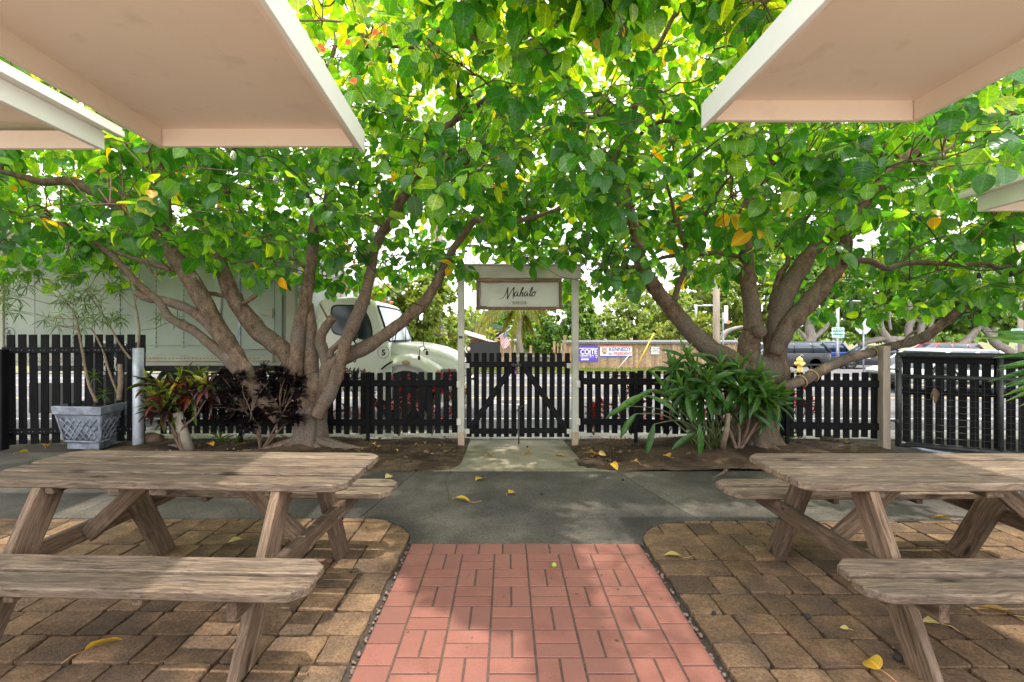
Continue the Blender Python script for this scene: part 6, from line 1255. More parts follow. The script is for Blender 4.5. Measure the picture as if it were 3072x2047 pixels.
# ================================================================ parked cars beyond the road
def car(label, cat, x, y, yaw, L, H, paint, kind='suv', W=1.86):
    z0 = gz(y); t = thing('parked_car', label, cat, (0, 0, 0), 'cars beyond the road'); s = L / 5.0; h = H / 1.78
    belt = 1.10 * h if kind == 'suv' else 1.0 * h
    rx0, rx1, bx0_, bx1_ = ((-2.05, .45, -2.42, 1.15) if kind == 'suv' else (-1.2, .35, -1.95, 1.15)); hood = (1.08 if kind == 'suv' else .95) * h
    def sec(xx, zb, zt, w_): return (xx * s, rrect(-w_ / 2, w_ / 2, zb, zt, .10, rt=.12, n=3))
    secs = [sec(-2.5, .50, .95 * h, W * .84), sec(-2.44, .36, belt - .05, W * .93), sec(-2.2, .30, belt, W), sec(-1.0, .28, belt, W), sec(.6, .28, belt, W), sec(1.2, .28, hood + .02, W), sec(1.9, .30, hood - .05, W * .98), sec(2.3, .32, hood - .12, W * .92), sec(2.46, .42, hood - .3, W * .82)]
    loft(secs).build('body', paint, t)
    def gs(xx, zt, w_): return (xx * s, [(-w_ / 2 * .97, belt - .02), (w_ / 2 * .97, belt - .02), (w_ / 2 * (.97 - .15 * (zt - belt) / .6), zt), (-w_ / 2 * (.97 - .15 * (zt - belt) / .6), zt)])
    loft([gs(bx0_, belt + .01, W * .95), gs(rx0, H - .06, W * .97), gs(rx1, H - .05, W * .97), gs(bx1_, belt + .01, W * .95)]).build('glasshouse', M_glass3, t)
    wr = W * .97 * (.97 - .15 * (H - belt) / .6)
    loft([((rx0 - .06) * s, rrect(-wr / 2 + .03, wr / 2 - .03, H - .085, H - .05, .015, n=2)), ((rx0 + .25) * s, rrect(-wr / 2, wr / 2, H - .085, H - .01, .015, n=2)), ((rx0 + rx1) / 2 * s, rrect(-wr / 2, wr / 2, H - .085, H, .015, n=2)), ((rx1 - .1) * s, rrect(-wr / 2, wr / 2, H - .085, H - .015, .015, n=2)), (rx1 * s, rrect(-wr / 2 + .02, wr / 2 - .02, H - .08, H - .045, .012, n=2))]).build('roof', paint, t)
    for sd in (-1, 1):
        yb, yt = sd * (W / 2 * .95), sd * (wr / 2)
        for xb_, xt_ in ((bx0_, rx0), (bx1_, rx1), (-.35, -.38), (-1.45, -1.42)) if kind == 'suv' else ((bx0_, rx0), (bx1_, rx1), (-.30, -.32)):
            MB().tube([(xb_ * s, yb, belt), (xt_ * s, yt, H - .07)], .045, 6).build('pillar', paint, t)
        link('side_trim', boxmesh((L * .72, .02, .10), .01), M_rubber, t, Matrix.Translation((0, sd * (W / 2), .34)))
        link('tail_lamp', boxmesh((.16, .10, .20), .03), M_red, t, Matrix.Translation((-2.40 * s, sd * W * .415, belt - .17))); link('head_lamp', boxmesh((.24, .22, .14), .04), M_glass2, t, Matrix.Translation((2.26 * s, sd * W * .34, hood - .24)))
        link('mirror', boxmesh((.16, .22, .15), .05), paint, t, Matrix.Translation((.95 * s, sd * (W / 2 + .08), belt + .05)))
        for k, xx in enumerate((-.55, .55)): link('door_handle', boxmesh((.2, .03, .03), .01), M_chrome, t, Matrix.Translation((xx * s - .15, sd * (W / 2 + .01), belt - .14)))
        for xx in (-1.5, 1.5):
            wo = wheel(t, xx * s, sd * (W / 2 - .12), .36, .36, .24); MB().lathe([(.36, 0), (.43, .0), (.43, .02), (.36, .02)], 20).build('x', M_rubber) if False else None
            ar = MB(); ar.tube([(xx * s + .43 * math.cos(a), sd * (W / 2 - .005), .36 + .43 * math.sin(a)) for a in np.linspace(.1, math.pi - .1, 12)], .035, 6); ar.build('arch_trim', M_rubber, t)
    for xx in (-2.46, 2.44): link('bumper', boxmesh((.14, W * .86, .22), .05), M_rubber if cat == 'SUV' else paint, t, Matrix.Translation((xx * s, 0, .46)))
    link('number_plate', boxmesh((.03, .34, .16), .005), M_bw, t, Matrix.Translation((-2.51 * s, 0, .74)))
    t.location = (x, y, z0); t.rotation_euler = (0, 0, R(yaw)); return t
M_glass3 = glass('car_glass', (.02, .035, .05), .04)
def paint(name, c): return mat(name, c, rough=.3, spec=.4, coat=.15)
car('dark grey SUV parked behind the yellow hydrant', 'SUV', 15.95, 28.9, 180, 4.9, 1.66, paint('paint_charcoal', (.022, .024, .027)))
car('white SUV half hidden behind the leaning tree trunks', 'SUV', 15.2, 32.6, 180, 4.7, 1.75, paint('paint_white', (.62, .64, .66)))
car('bright blue SUV behind the green parking sign', 'SUV', 21.9, 36.0, 172, 4.7, 1.80, paint('paint_blue', (.015, .04, .19)))
car('dark pickup-like car facing left behind the octagonal sign', 'car', 24.2, 33.2, 168, 4.7, 1.55, paint('paint_black', (.018, .02, .03)), 'sedan')
car('silver white car on the road with red tail lamps behind the metal gate', 'car', 13.5, 14.7, 2, 4.7, 1.27, paint('paint_silver', (.55, .58, .60)), 'sedan')
car('red SUV roof showing above the metal gate', 'SUV', 28.6, 33.0, 178, 5.1, 1.74, paint('paint_red', (.30, .06, .065)))
# ================================================================ background trees
GREENS = [(0, (.05, .12, .018)), (.5, (.11, .22, .03)), (1, (.20, .32, .04))]
LIGHT = [(0, (.10, .17, .024)), (.5, (.18, .27, .04)), (1, (.29, .36, .055))]
YELLOW = [(0, (.09, .13, .014)), (.5, (.17, .22, .02)), (1, (.28, .31, .03))]
M_lf1 = leafmat('tree_leaf_mid', GREENS, (3.0, 2.4, .9), .35, .4, vein=False); M_lf2 = leafmat('tree_leaf_light', LIGHT, (2.4, 2.0, .9), .38, .45, vein=False); M_lf3 = leafmat('tree_leaf_yellow', YELLOW, (2.0, 1.8, .8), .38, .45, vein=False)
M_gbark = barkmat('grey_bark', (.17, .14, .115), (.34, .30, .255), (.24, .215, .19), scale=4)
M_bbark = barkmat('brown_bark', (.10, .07, .05), (.2, .15, .11), (.14, .11, .09), scale=5)
def blob_leaves(blobs, n, ls, seed, sh=.55, clump=.28):
    g = np.random.default_rng(seed); vol = np.array([b[3] * b[4] for b in blobs]); vol = vol / vol.sum(); P, N_, T, D = [], [], [], []
    for (px, py, d, rx, ry), fr in zip(blobs, vol):
        c = np.array(at(px, py, d)); k = d / FPX; R3 = np.array([rx * k, (rx + ry) * .5 * k, ry * k]); m = int(n * fr); nc = max(8, int(m / 26))
        u = g.normal(0, 1, (nc, 3)); u /= np.linalg.norm(u, axis=1, keepdims=True); rad = g.uniform(sh, 1.06, (nc, 1)); C = u * rad
        C *= 1 + .16 * np.sin(C[:, :1] * 7 + seed) * np.cos(C[:, 2:] * 6)
        ct = g.random(nc); i = g.integers(0, nc, m); cs_ = clump * np.minimum(1, .55 / max(R3.min(), .3) ** .4)
        p = C[i] + g.normal(0, cs_ * .42, (m, 3)); P.append(c + p * R3); o = p / (np.linalg.norm(p, axis=1, keepdims=True) + 1e-6); N_.append(o * .6 + np.array([0, 0, .7]) + g.normal(0, .45, (m, 3)))
        T.append(np.clip(.15 + .7 * ct[i] * .8 + g.normal(0, .12, m), 0, 1)); dd = o * .6 + g.normal(0, .5, (m, 3)); dd[:, 2] -= .35; D.append(dd)
    P = np.concatenate(P); return P, np.concatenate(D), np.concatenate(N_), np.full(len(P), ls) * g.uniform(.7, 1.3, len(P)), np.full(len(P), ls * .6) * g.uniform(.8, 1.2, len(P)), np.concatenate(T), g.integers(0, 3, len(P))
def bgtree(name, label, px, d, trunks, blobs, n, ls, lm, bm=None, seed=0, cat='tree', group='trees across the road'):
    x = at(px, 0, d).x; t = thing(name, label, cat, (x, d, gz(d)), group)
    for pts in trunks:
        Q, rr_ = smooth_path([at(a, b_, d + (o if o else 0)) for a, b_, r, *o_ in pts for o in [(o_[0] if o_ else 0)]], [p[2] for p in pts], 4); MB().tube(Q, rr_, 9, noise=.08).build('trunk' if pts is trunks[0] else 'limb', bm or M_gbark, t)
    P, D, N_, L, W, T, V = blob_leaves(blobs, n, ls, seed)
    # inner twigs so that the crown is not only leaves
    me = leafmesh('crown', SMALL, P - np.array(t.location), D, N_, L, W, T, V); me.materials.append(lm); o = link('crown', me, None, t, Matrix.Translation(t.location)); o['kind'] = 'stuff'; return t
bgtree('papaya_tree', 'loose leafy tree with bright green leaves just behind the truck hood', 1225, 18.6, [[(1270, 1060, .09), (1262, 1000, .08), (1240, 950, .06), (1215, 900, .04)], [(1330, 1010, .10), (1270, 1003, .10), (1215, 998, .09)], [(1290, 1005, .05), (1275, 960, .04), (1300, 920, .03)]], [(1200, 880, 18.8, 75, 40), (1150, 935, 18.6, 60, 45), (1265, 935, 18.4, 60, 45), (1230, 990, 18.6, 70, 40), (1290, 1010, 18.6, 45, 30), (1295, 890, 18.2, 40, 70), (1180, 1010, 18.7, 60, 40), (1350, 1000, 22, 60, 60)], 8000, .22, M_lf2, M_bbark, 1)
bgtree('vine_clump', 'green climbing plant on the thick utility pole', 1330, 20.6, [], [(1300, 850, 20.6, 24, 60), (1340, 880, 20.5, 34, 30), (1308, 940, 20.6, 16, 50), (1345, 950, 20.6, 16, 28)], 1500, .17, M_lf2, None, 2, 'climber')
bgtree('garden_shrub', 'dark green garden trees between the utility pole and the coconut palm', 1430, 44, [[(1430, 1050, .15), (1425, 990, .12), (1420, 950, .08)]], [(1395, 985, 44, 50, 45), (1450, 960, 46, 50, 55), (1500, 975, 45, 60, 50), (1360, 1000, 43, 30, 30), (1560, 960, 47, 60, 60), (1470, 1000, 44, 80, 40), (1590, 1000, 46, 70, 50)], 7500, .40, M_lf1, None, 3)
bgtree('round_tree', 'dense round green tree just right of the gate sign', 1690, 33, [[(1670, 1070, .18), (1672, 1010, .16), (1690, 960, .10)], [(1672, 1010, .10), (1640, 970, .07)]], [(1690, 955, 33, 88, 85), (1640, 1010, 32.5, 72, 45), (1745, 1000, 33, 42, 60), (1715, 890, 33.4, 55, 40), (1610, 1030, 32.3, 50, 30), (1745, 930, 33.2, 40, 40)], 9000, .30, M_lf1, None, 4)
bgtree('hedge_tree', 'broad pale green tree behind the board fence banners', 1900, 35, [[(1900, 1070, .2), (1905, 1000, .16), (1880, 950, .1)], [(1905, 1000, .12), (1960, 950, .08)], [(1905, 1010, .1), (1850, 960, .07)]], [(1870, 960, 35, 100, 70), (1960, 930, 36, 100, 75), (1830, 1010, 34.4, 65, 35), (1930, 1010, 34.2, 90, 38), (2030, 960, 35.6, 80, 75), (1905, 905, 36.5, 60, 50)], 11000, .27, M_lf2, M_bbark, 5)
bgtree('yellow_shrub', 'yellow-green shrub spilling over the board fence', 2030, 30.5, [[(2030, 1080, .08), (2032, 1030, .06), (2025, 1000, .04)]], [(2020, 1000, 30.5, 75, 36), (2080, 1012, 30.5, 55, 28), (1965, 1018, 30.3, 45, 24), (2110, 985, 31, 50, 40)], 4600, .21, M_lf3, M_bbark, 6, 'shrub')
bgtree('distant_tree', 'large hazy green tree above the board fence behind the leaning trunks', 2180, 50, [[(2165, 1040, .35), (2180, 960, .3), (2230, 920, .2), (2300, 900, .12)], [(2180, 960, .25), (2120, 910, .18), (2080, 880, .1)], [(2200, 940, .2), (2280, 960, .15), (2350, 950, .1)]], [(2120, 900, 50, 120, 80), (2230, 870, 51, 130, 90), (2320, 900, 50, 100, 80), (2150, 820, 52, 130, 70), (2060, 930, 49, 70, 55), (2280, 800, 53, 130, 60), (2200, 960, 54, 140, 40)], 17000, .42, M_lf2, M_bbark, 7)
def P4(l): return [(2522 + x * .23374, 780 + y * .23374, *r) for x, y, *r in l]
def P3(l): return [(2050 + x * .23374, 800 + y * .23374, *r) for x, y, *r in l]
bgtree('spreading_tree', 'spreading tree with forked grey limbs behind the green parking sign', 2440, 40, [P3([(1620, 1000, .40), (1640, 900, .38), (1620, 780, .32), (1640, 650, .28), (1600, 540, .2), (1500, 430, .12)]), P3([(1640, 940, .22), (1720, 880, .2), (1800, 810, .18), (1850, 740, .14), (1820, 640, .1)]), P3([(1640, 720, .18), (1760, 650, .16), (1880, 620, .13), (1990, 560, .09)]), P3([(1600, 960, .16), (1540, 880, .13), (1460, 790, .1)]), P3([(480, 960, .22), (540, 850, .2), (640, 800, .15), (760, 770, .1)]), P3([(300, 740, .2), (340, 860, .2), (420, 950, .2)])], [(2420, 840, 40, 100, 55), (2500, 860, 41, 90, 60), (2380, 910, 40, 60, 40), (2560, 900, 41.5, 80, 40), (2460, 790, 42, 120, 60), (2590, 960, 42, 50, 40), (2480, 960, 44, 110, 40), (2400, 770, 43, 120, 60)], 16000, .36, M_lf1, M_gbark, 8)
bgtree('spreading_tree', 'spreading tree with several pale bare limbs behind the octagonal sign', 2720, 42, [P4([(700, 1120, .36), (620, 1030, .35), (540, 930, .3), (500, 800, .27), (520, 660, .24), (460, 530, .2), (380, 460, .15), (300, 430, .1)]), P4([(480, 790, .18), (410, 730, .16), (330, 705, .13), (230, 700, .09)]), P4([(880, 1040, .34), (870, 880, .3), (920, 740, .28), (890, 660, .24), (800, 580, .17), (735, 510, .15), (750, 420, .12), (700, 330, .08)]), P4([(880, 650, .22), (885, 520, .2), (880, 420, .15)]), P4([(1060, 1060, .3), (1025, 900, .28), (1060, 740, .25), (1110, 570, .22), (1150, 430, .18), (1190, 300, .12)]), P4([(1050, 870, .2), (1160, 730, .18), (1260, 620, .15), (1420, 540, .1)]), P4([(1150, 1060, .2), (1140, 900, .18), (1180, 760, .15), (1270, 500, .1)]), P4([(240, 1090, .22), (380, 1040, .24), (560, 1010, .25), (760, 1020, .25), (960, 1010, .2)]), P4([(640, 900, .13), (620, 760, .12), (625, 600, .09)])], [(2620, 880, 43, 90, 60), (2720, 860, 44, 100, 70), (2800, 880, 44, 90, 60), (2700, 950, 44.5, 110, 50), (2790, 960, 44.5, 70, 45), (2660, 800, 43, 140, 60), (2640, 985, 45, 60, 35), (2760, 790, 45, 160, 60), (2860, 940, 46, 70, 50)], 20000, .36, M_lf1, M_gbark, 9)
bgtree('spreading_tree', 'leaning grey tree at the far side of the car park by the last parking sign', 2960, 41, [P4([(2240, 1260, .36), (2120, 1150, .36), (2000, 1080, .34), (1910, 960, .3), (1800, 820, .24), (1700, 720, .18), (1600, 600, .12)]), P4([(1960, 1060, .24), (1970, 960, .24), (1950, 860, .2), (1990, 740, .14)]), P4([(1540, 1110, .32), (1660, 1000, .3), (1760, 880, .24), (1800, 780, .18), (1900, 640, .12)])], [(2930, 870, 41, 100, 70), (3040, 880, 41, 90, 80), (2990, 950, 41.6, 80, 45), (2900, 950, 42, 60, 45), (3060, 970, 42, 50, 50), (2950, 800, 43, 140, 60)], 15000, .36, M_lf1, M_gbark, 10)
bgtree('far_treeline', 'low far green trees beyond the car park', 2700, 75, [], [(2300, 975, 75, 160, 35), (2560, 985, 76, 140, 28), (2800, 980, 75, 160, 34), (3060, 975, 76, 150, 40), (1700, 990, 90, 200, 26), (1450, 1000, 95, 140, 18), (1980, 990, 88, 160, 25), (2450, 965, 66, 200, 40), (2750, 965, 67, 220, 42), (3050, 965, 66, 200, 44), (2300, 1003, 56, 160, 18), (2560, 1005, 55, 150, 17), (2800, 1006, 55, 150, 17), (3030, 1004, 56, 140, 18)], 20000, .65, M_lf1, None, 11, 'treeline', None)['kind'] = 'stuff'
bgtree('roadside_tree', 'green tree beyond the truck seen under the hanging boughs', 800, 24, [[(700, 1080, .2), (705, 950, .18), (720, 860, .1)]], [(1020, 935, 26, 60, 60)], 1600, .24, M_lf2, M_bbark, 12) if False else None
# dry hill slope and far ridge
M_hill = mat('dry_slope', (.10, .09, .05), (.15, .13, .08), rough=.95, scale=.06, c3=(.10, .115, .045), s3=.02)
def ridge(name, d, prof, m, depth=200):
    V = []; 
    for px, py in prof: p = at(px, py, d); V += [(p.x, d, -3), (p.x, d + depth * .3, p.z * 1.0 + (0)), (p.x, d + depth, p.z * 1.02)]
    n = len(prof); o = link(name, mesh(name, V, [(3 * i + k, 3 * i + 3 + k, 3 * i + 4 + k, 3 * i + 1 + k) for i in range(n - 1) for k in range(2)], True), m); o['kind'] = 'structure'
ridge('hill', 150, [(-900, 1000), (600, 1000), (1300, 996), (1420, 985), (1700, 992), (2200, 985), (2450, 975), (2600, 970), (2900, 980), (3300, 982), (4200, 990)], M_hill)
M_blue = mat('far_hill_bluegrey', (.16, .19, .22), (.20, .23, .26), rough=1, scale=.02)  # even blue-grey tone across the whole far ridge
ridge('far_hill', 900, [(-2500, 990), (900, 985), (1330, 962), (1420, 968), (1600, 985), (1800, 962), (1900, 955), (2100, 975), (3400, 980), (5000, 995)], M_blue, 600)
# coconut palm
M_frond = leafmat('palm_leaflet', [(0, (.07, .11, .012)), (.5, (.14, .18, .02)), (1, (.34, .27, .04))], (2.2, 1.9, .8), .4, .45, vein=False)
def palm(label, px, d, crown_px, fronds, seed):
    c = at(*crown_px, d); t = thing('coconut_palm', label, 'palm tree', (c.x, d, gz(d))); g = np.random.default_rng(seed)
    m_ = MB(); Q = [(c.x + .1 * math.sin(k * .7), d, gz(d) + (c.z - gz(d)) * k / 12) for k in range(13)]; m_.tube(Q, [.15 + .012 * (k % 2) for k in range(13)], 12); m_.build('trunk', M_gbark, t)
    for ex, ey, off, bow in fronds:
        e = at(ex, ey, d + off); L = (e - c).length; top = (c + e) / 2 + Vector((0, 0, bow * L)); P = []; nn = 16
        for k in range(nn + 1): u = k / nn; P.append(c * (1 - u) ** 2 + top * 2 * u * (1 - u) + e * u * u)
        fr_ = MB().tube(P, [.035 * (1 - .8 * k / nn) + .006 for k in range(nn + 1)], 5).build('frond', M_lf3, t); WL[fr_.name] = WL[t.name]
        A, D, N_, L_, tt = [], [], [], [], []
        for k in range(2, nn * 4):
            u = k / (nn * 4); i = min(int(u * nn), nn - 1); p = P[i].lerp(P[i + 1], u * nn - i); ax = (P[i + 1] - P[i]).normalized(); sd = ax.cross(Vector((0, 0, 1))).normalized()
            for s_ in (-1, 1):
                dv = sd * s_ * .75 + ax * .55 + Vector((0, 0, -.75 - .6 * u + g.normal(0, .12))); A.append(p); D.append(dv); N_.append(Vector((0, 0, 1)) + sd * s_ * .5); L_.append(.85 * (1 - abs(u - .4) * .8) * g.uniform(.85, 1.1)); tt.append(min(1, max(0, .35 + .5 * u * g.random() + g.normal(0, .15))))
        L_ = np.array(L_); me = leafmesh('leaflets', NEEDLE, np.array(A) - np.array(WL[t.name]), np.array(D), np.array(N_), L_, L_ * 0 + .05, np.array(tt), g.integers(0, 3, len(A))); me.materials.append(M_frond); o = link('leaflets', me, None, fr_, Matrix.Translation(WL[t.name])); o['kind'] = 'stuff'
    nuts = MB()
    for k in range(7): a = k * .9; nuts.lathe([(0, -.14), (.08, -.1), (.11, 0), (.08, .1), (0, .14)], 8, Matrix.Translation((c.x + .24 * math.cos(a), d + .24 * math.sin(a), c.z - .55 - .12 * (k % 3))))
    nuts.build('coconuts', mat('coconut_husk', (.40, .24, .04), (.5, .34, .07), rough=.6, scale=6), t)
palm('coconut palm with drooping yellow-green fronds under the hanging sign', 1560, 30, (1560, 914), [(1424, 1012, -.6, .30), (1436, 968, .5, .22), (1450, 945, 1.2, .2), (1536, 1042, -1.5, .45), (1620, 962, -.6, .22), (1640, 930, .4, .16), (1600, 1000, .8, .35), (1700, 880, .6, .2), (1470, 860, .8, .2), (1530, 800, .4, .1), (1600, 790, 1.0, .12), (1505, 1000, 1.2, .4), (1570, 1025, 1.6, .45)], 3)
# dracaena clumps behind the hut
dr_ = thing('dracaena', 'spiky dracaena with several heads behind the hut roof', 'plant', at(1385, 1030, 34).to_tuple()[:2] + (gz(34),)); A = []; st_ = MB()
for px, py in ((1355, 945), (1375, 935), (1395, 960), (1415, 930), (1428, 945), (1340, 970), (1390, 985), (1370, 1000), (1440, 970), (1452, 935)):
    c = at(px, py, 34 + random.uniform(-.6, .6)); st_.tube([(at(1385, 0, 34).x + random.uniform(-.4, .4), 34, gz(34)), (c.x, c.y, c.z - .5), c], [.09, .06, .04], 6); A += rosette(c, (random.uniform(-.3, .3), 0, 1), 26, .75, .5, .1)
st_.build('stems', M_gbark, dr_); me = leafmesh('leaves', NEEDLE, np.array([a[0] for a in A]) - np.array(WL[dr_.name]), np.array([a[1] for a in A]), np.array([a[2] for a in A]), np.array([a[3] for a in A]), np.full(len(A), .06), RNG.random(len(A)), RNG.integers(0, 3, len(A))); me.materials.append(M_lf2); o = link('leaves', me, None, dr_, Matrix.Translation(WL[dr_.name])); o['kind'] = 'stuff'
dr2 = thing('ti_plant', 'bright yellow-green broad-leaved plant beside the stick fence', 'plant', at(1475, 1040, 26.6).to_tuple()[:2] + (gz(26),)); A = []; st_ = MB()
for px, py in ((1470, 998), (1482, 1008), (1462, 1015), (1478, 1025)): c = at(px, py, 26.8); st_.tube([(c.x, c.y, gz(26)), c], .03, 6); A += rosette(c, (0, 0, 1), 18, .5, .5, .2)
st_.build('stems', M_gbark, dr2); me = leafmesh('leaves', STRAP, np.array([a[0] for a in A]) - np.array(WL[dr2.name]), np.array([a[1] for a in A]), np.array([a[2] for a in A]), np.array([a[3] for a in A]), np.full(len(A), .10), RNG.random(len(A)), RNG.integers(0, 4, len(A))); me.materials.append(M_lf3); o = link('leaves', me, None, dr2, Matrix.Translation(WL[dr2.name])); o['kind'] = 'stuff'
# ================================================================ planter and its thin-leaved plant
M_plant = mat('planter_lead', (.105, .12, .15), (.27, .30, .35), rough=.65, scale=7, bump=.2, c3=(.045, .05, .06), s3=4, t3=(.5, .66))
pl_ = thing('lattice_planter', 'grey faux lead planter with raised lattice on its tapering sides', 'planter', (-5.1, 6.25, 0))
A4 = [Vector((-5.52, 6.02)), Vector((-4.86, 5.94)), Vector((-4.95, 6.62)), Vector((-5.6, 6.68))]; ctr = sum(A4, Vector((0, 0))) / 4
def ringp(s_, z): return [((ctr + (p - ctr) * s_).x, (ctr + (p - ctr) * s_).y, z) for p in A4]
def stack(rings): 
    m_ = MB(); V = [v for r in rings for v in r]; F = [(i * 4 + k, i * 4 + (k + 1) % 4, i * 4 + 4 + (k + 1) % 4, i * 4 + 4 + k) for i in range(len(rings) - 1) for k in range(4)]; F.append((0, 3, 2, 1)); return m_.add(V, F)
stack([ringp(.71, .075), ringp(.72, .10), ringp(.92, .43)]).build('body', M_plant, pl_)
stack([ringp(.93, .43), ringp(1.0, .445), ringp(1.02, .53), ringp(1.0, .54), ringp(.93, .54), ringp(.92, .44)]).build('rim', M_plant, pl_)
stack([ringp(.66, 0), ringp(.66, .076)]).build('foot', M_plant, pl_)
m_ = MB(); V = ringp(.925, .505); m_.add(V, [(0, 1, 2, 3)]); m_.build('soil', M_ground, pl_)
lt = MB()
for e in range(4):
    def fpnt(u, v, o=.006):
        s_ = .72 + (.92 - .72) * v; a = ctr + (A4[e] - ctr) * s_; b_ = ctr + (A4[(e + 1) % 4] - ctr) * s_; p = a.lerp(b_, u); dd = (b_ - a).normalized(); return Vector((p.x + dd.y * o, p.y - dd.x * o, .10 + .33 * v))
    for k in range(-1, 7):
        for sg_ in (1, -1):
            a, b_ = (k / 6, 0.05), (k / 6 + .42, .85)
            if sg_ < 0: a, b_ = (1 - k / 6, .05), (1 - k / 6 - .42, .85)
            q = [(a[0] + (b_[0] - a[0]) * j / 6, a[1] + (b_[1] - a[1]) * j / 6) for j in range(7)]; q = [p for p in q if .03 < p[0] < .97]
            if len(q) > 1: lt.tube([fpnt(*p) for p in q], .0085, 5)
    lt.tube([fpnt(.02, j / 4) for j in range(5)], .012, 5); lt.tube([fpnt(j / 4, .0) for j in range(5)], .012, 5)
lt.build('lattice', M_plant, pl_)
M_thin = leafmat('thin_leaf', [(0, (.045, .10, .016)), (.6, (.09, .19, .022)), (1, (.17, .28, .03))], (3.0, 2.4, .9), .3, .4, vein=False)
M_stem = mat('plant_stem', (.13, .09, .06), (.24, .18, .12), rough=.8, scale=20)
tp = thing('thin_leaved_tree', 'spindly plant with whorls of narrow drooping leaves growing in the planter', 'plant', (-5.1, 6.3, .5)); stm = MB(); SKP = []
def PQ(l, d=6.2): return [(x * .2551, 680 + y * .2551, r, o) for x, y, r, o in l]
for pts in (PQ([(1140, 2070, .022, 0), (1060, 1900, .02, 0), (1010, 1700, .018, 0), (975, 1500, .017, 0), (935, 1280, .016, 0), (905, 1130, .014, 0), (870, 1020, .012, 0), (800, 910, .01, 0), (690, 770, .008, 0), (580, 620, .006, 0)]), PQ([(1400, 2000, .018, .1), (1290, 1720, .016, .1), (1220, 1480, .014, .1), (1150, 1330, .012, .1), (1100, 1240, .01, .1), (1050, 1180, .008, .1)]), PQ([(1540, 1560, .016, .12), (1420, 1400, .014, .12), (1330, 1240, .012, .12), (1240, 1080, .01, .1), (1150, 950, .009, .1), (1060, 820, .007, .1), (1000, 740, .005, .1)]), PQ([(1620, 1450, .014, .1), (1640, 1220, .013, .1), (1600, 950, .011, .1), (1560, 780, .009, .1), (1530, 650, .006, .1), (1540, 480, .004, .1)]), PQ([(1400, 2040, .035, .05), (1420, 1820, .034, .05), (1410, 1620, .032, .05)])):
    limb(stm, SKP, pts, 6.2, seg=7)
for a, b_ in (((905, 1090), (330, 1010)), ((890, 1160), (740, 1140)), ((800, 915), (280, 830)), ((660, 750), (330, 600)), ((640, 790), (370, 700)), ((690, 690), (950, 550)), ((820, 910), (1000, 740)), ((1060, 820), (1250, 690)), ((1000, 740), (1100, 640)), ((1590, 960), (1430, 810)), ((1645, 1220), (1980, 1130)), ((1260, 1080), (1440, 1050)), ((910, 1180), (560, 1130)), ((1150, 950), (1210, 850)), ((930, 1200), (680, 1150)), ((600, 640), (420, 520)), ((900, 560), (620, 550)), ((1530, 660), (1400, 560)), ((1590, 920), (1650, 500))):
    p, q = at(a[0] * .2551, 680 + a[1] * .2551, 6.2), at(b_[0] * .2551, 680 + b_[1] * .2551, 6.2 + random.uniform(-.3, .3)); mdp = (p + q) / 2 + Vector((0, 0, -.03)); stm.tube([p, mdp, q], [.006, .005, .003], 5)
stm.build('stem', M_stem, tp); A = []
for x, y in ((230, 430), (400, 500), (500, 570), (150, 580), (270, 640), (330, 680), (90, 700), (60, 800), (230, 820), (20, 860), (230, 990), (100, 970), (550, 1070), (680, 1140), (720, 580), (760, 500), (850, 620), (920, 550), (690, 830), (790, 840), (1040, 720), (970, 800), (1100, 760), (1300, 690), (1400, 730), (1180, 880), (1000, 1060), (900, 1020), (1100, 1070), (1230, 1090), (1380, 1020), (1450, 1090), (980, 1170), (1270, 420), (1210, 490), (1470, 420), (1890, 1030), (2090, 1060), (700, 1010), (30, 660), (1050, 960), (1180, 1020), (1320, 1060), (860, 790), (1000, 880), (1430, 560), (1860, 400), (300, 560)):
    A += rosette(at(x * .2551, 680 + y * .2551, 6.2 + random.uniform(-.25, .25)), (random.gauss(0, .35), random.gauss(0, .35), 1), 15, .145, .9, .05)
for x, y in ((1110, 560), (1220, 770)): A += rosette(at(x * .2551, 980 + y * .2551, 6.05), (0, 0, 1), 14, .12, .6, .1)
P_, D_2, N_2, L_2, T_2 = (np.array([tuple(a[i]) if i < 3 else a[i] for a in A]) for i in range(5))
place_leaves(tp, NEEDLE, 'needle', P_, D_2, N_2, L_2, np.full(len(A), .011), np.clip(.75 - .5 * T_2 + RNG.normal(0, .15, len(A)), 0, 1), RNG.integers(0, 3, len(A)), M_thin, 0)
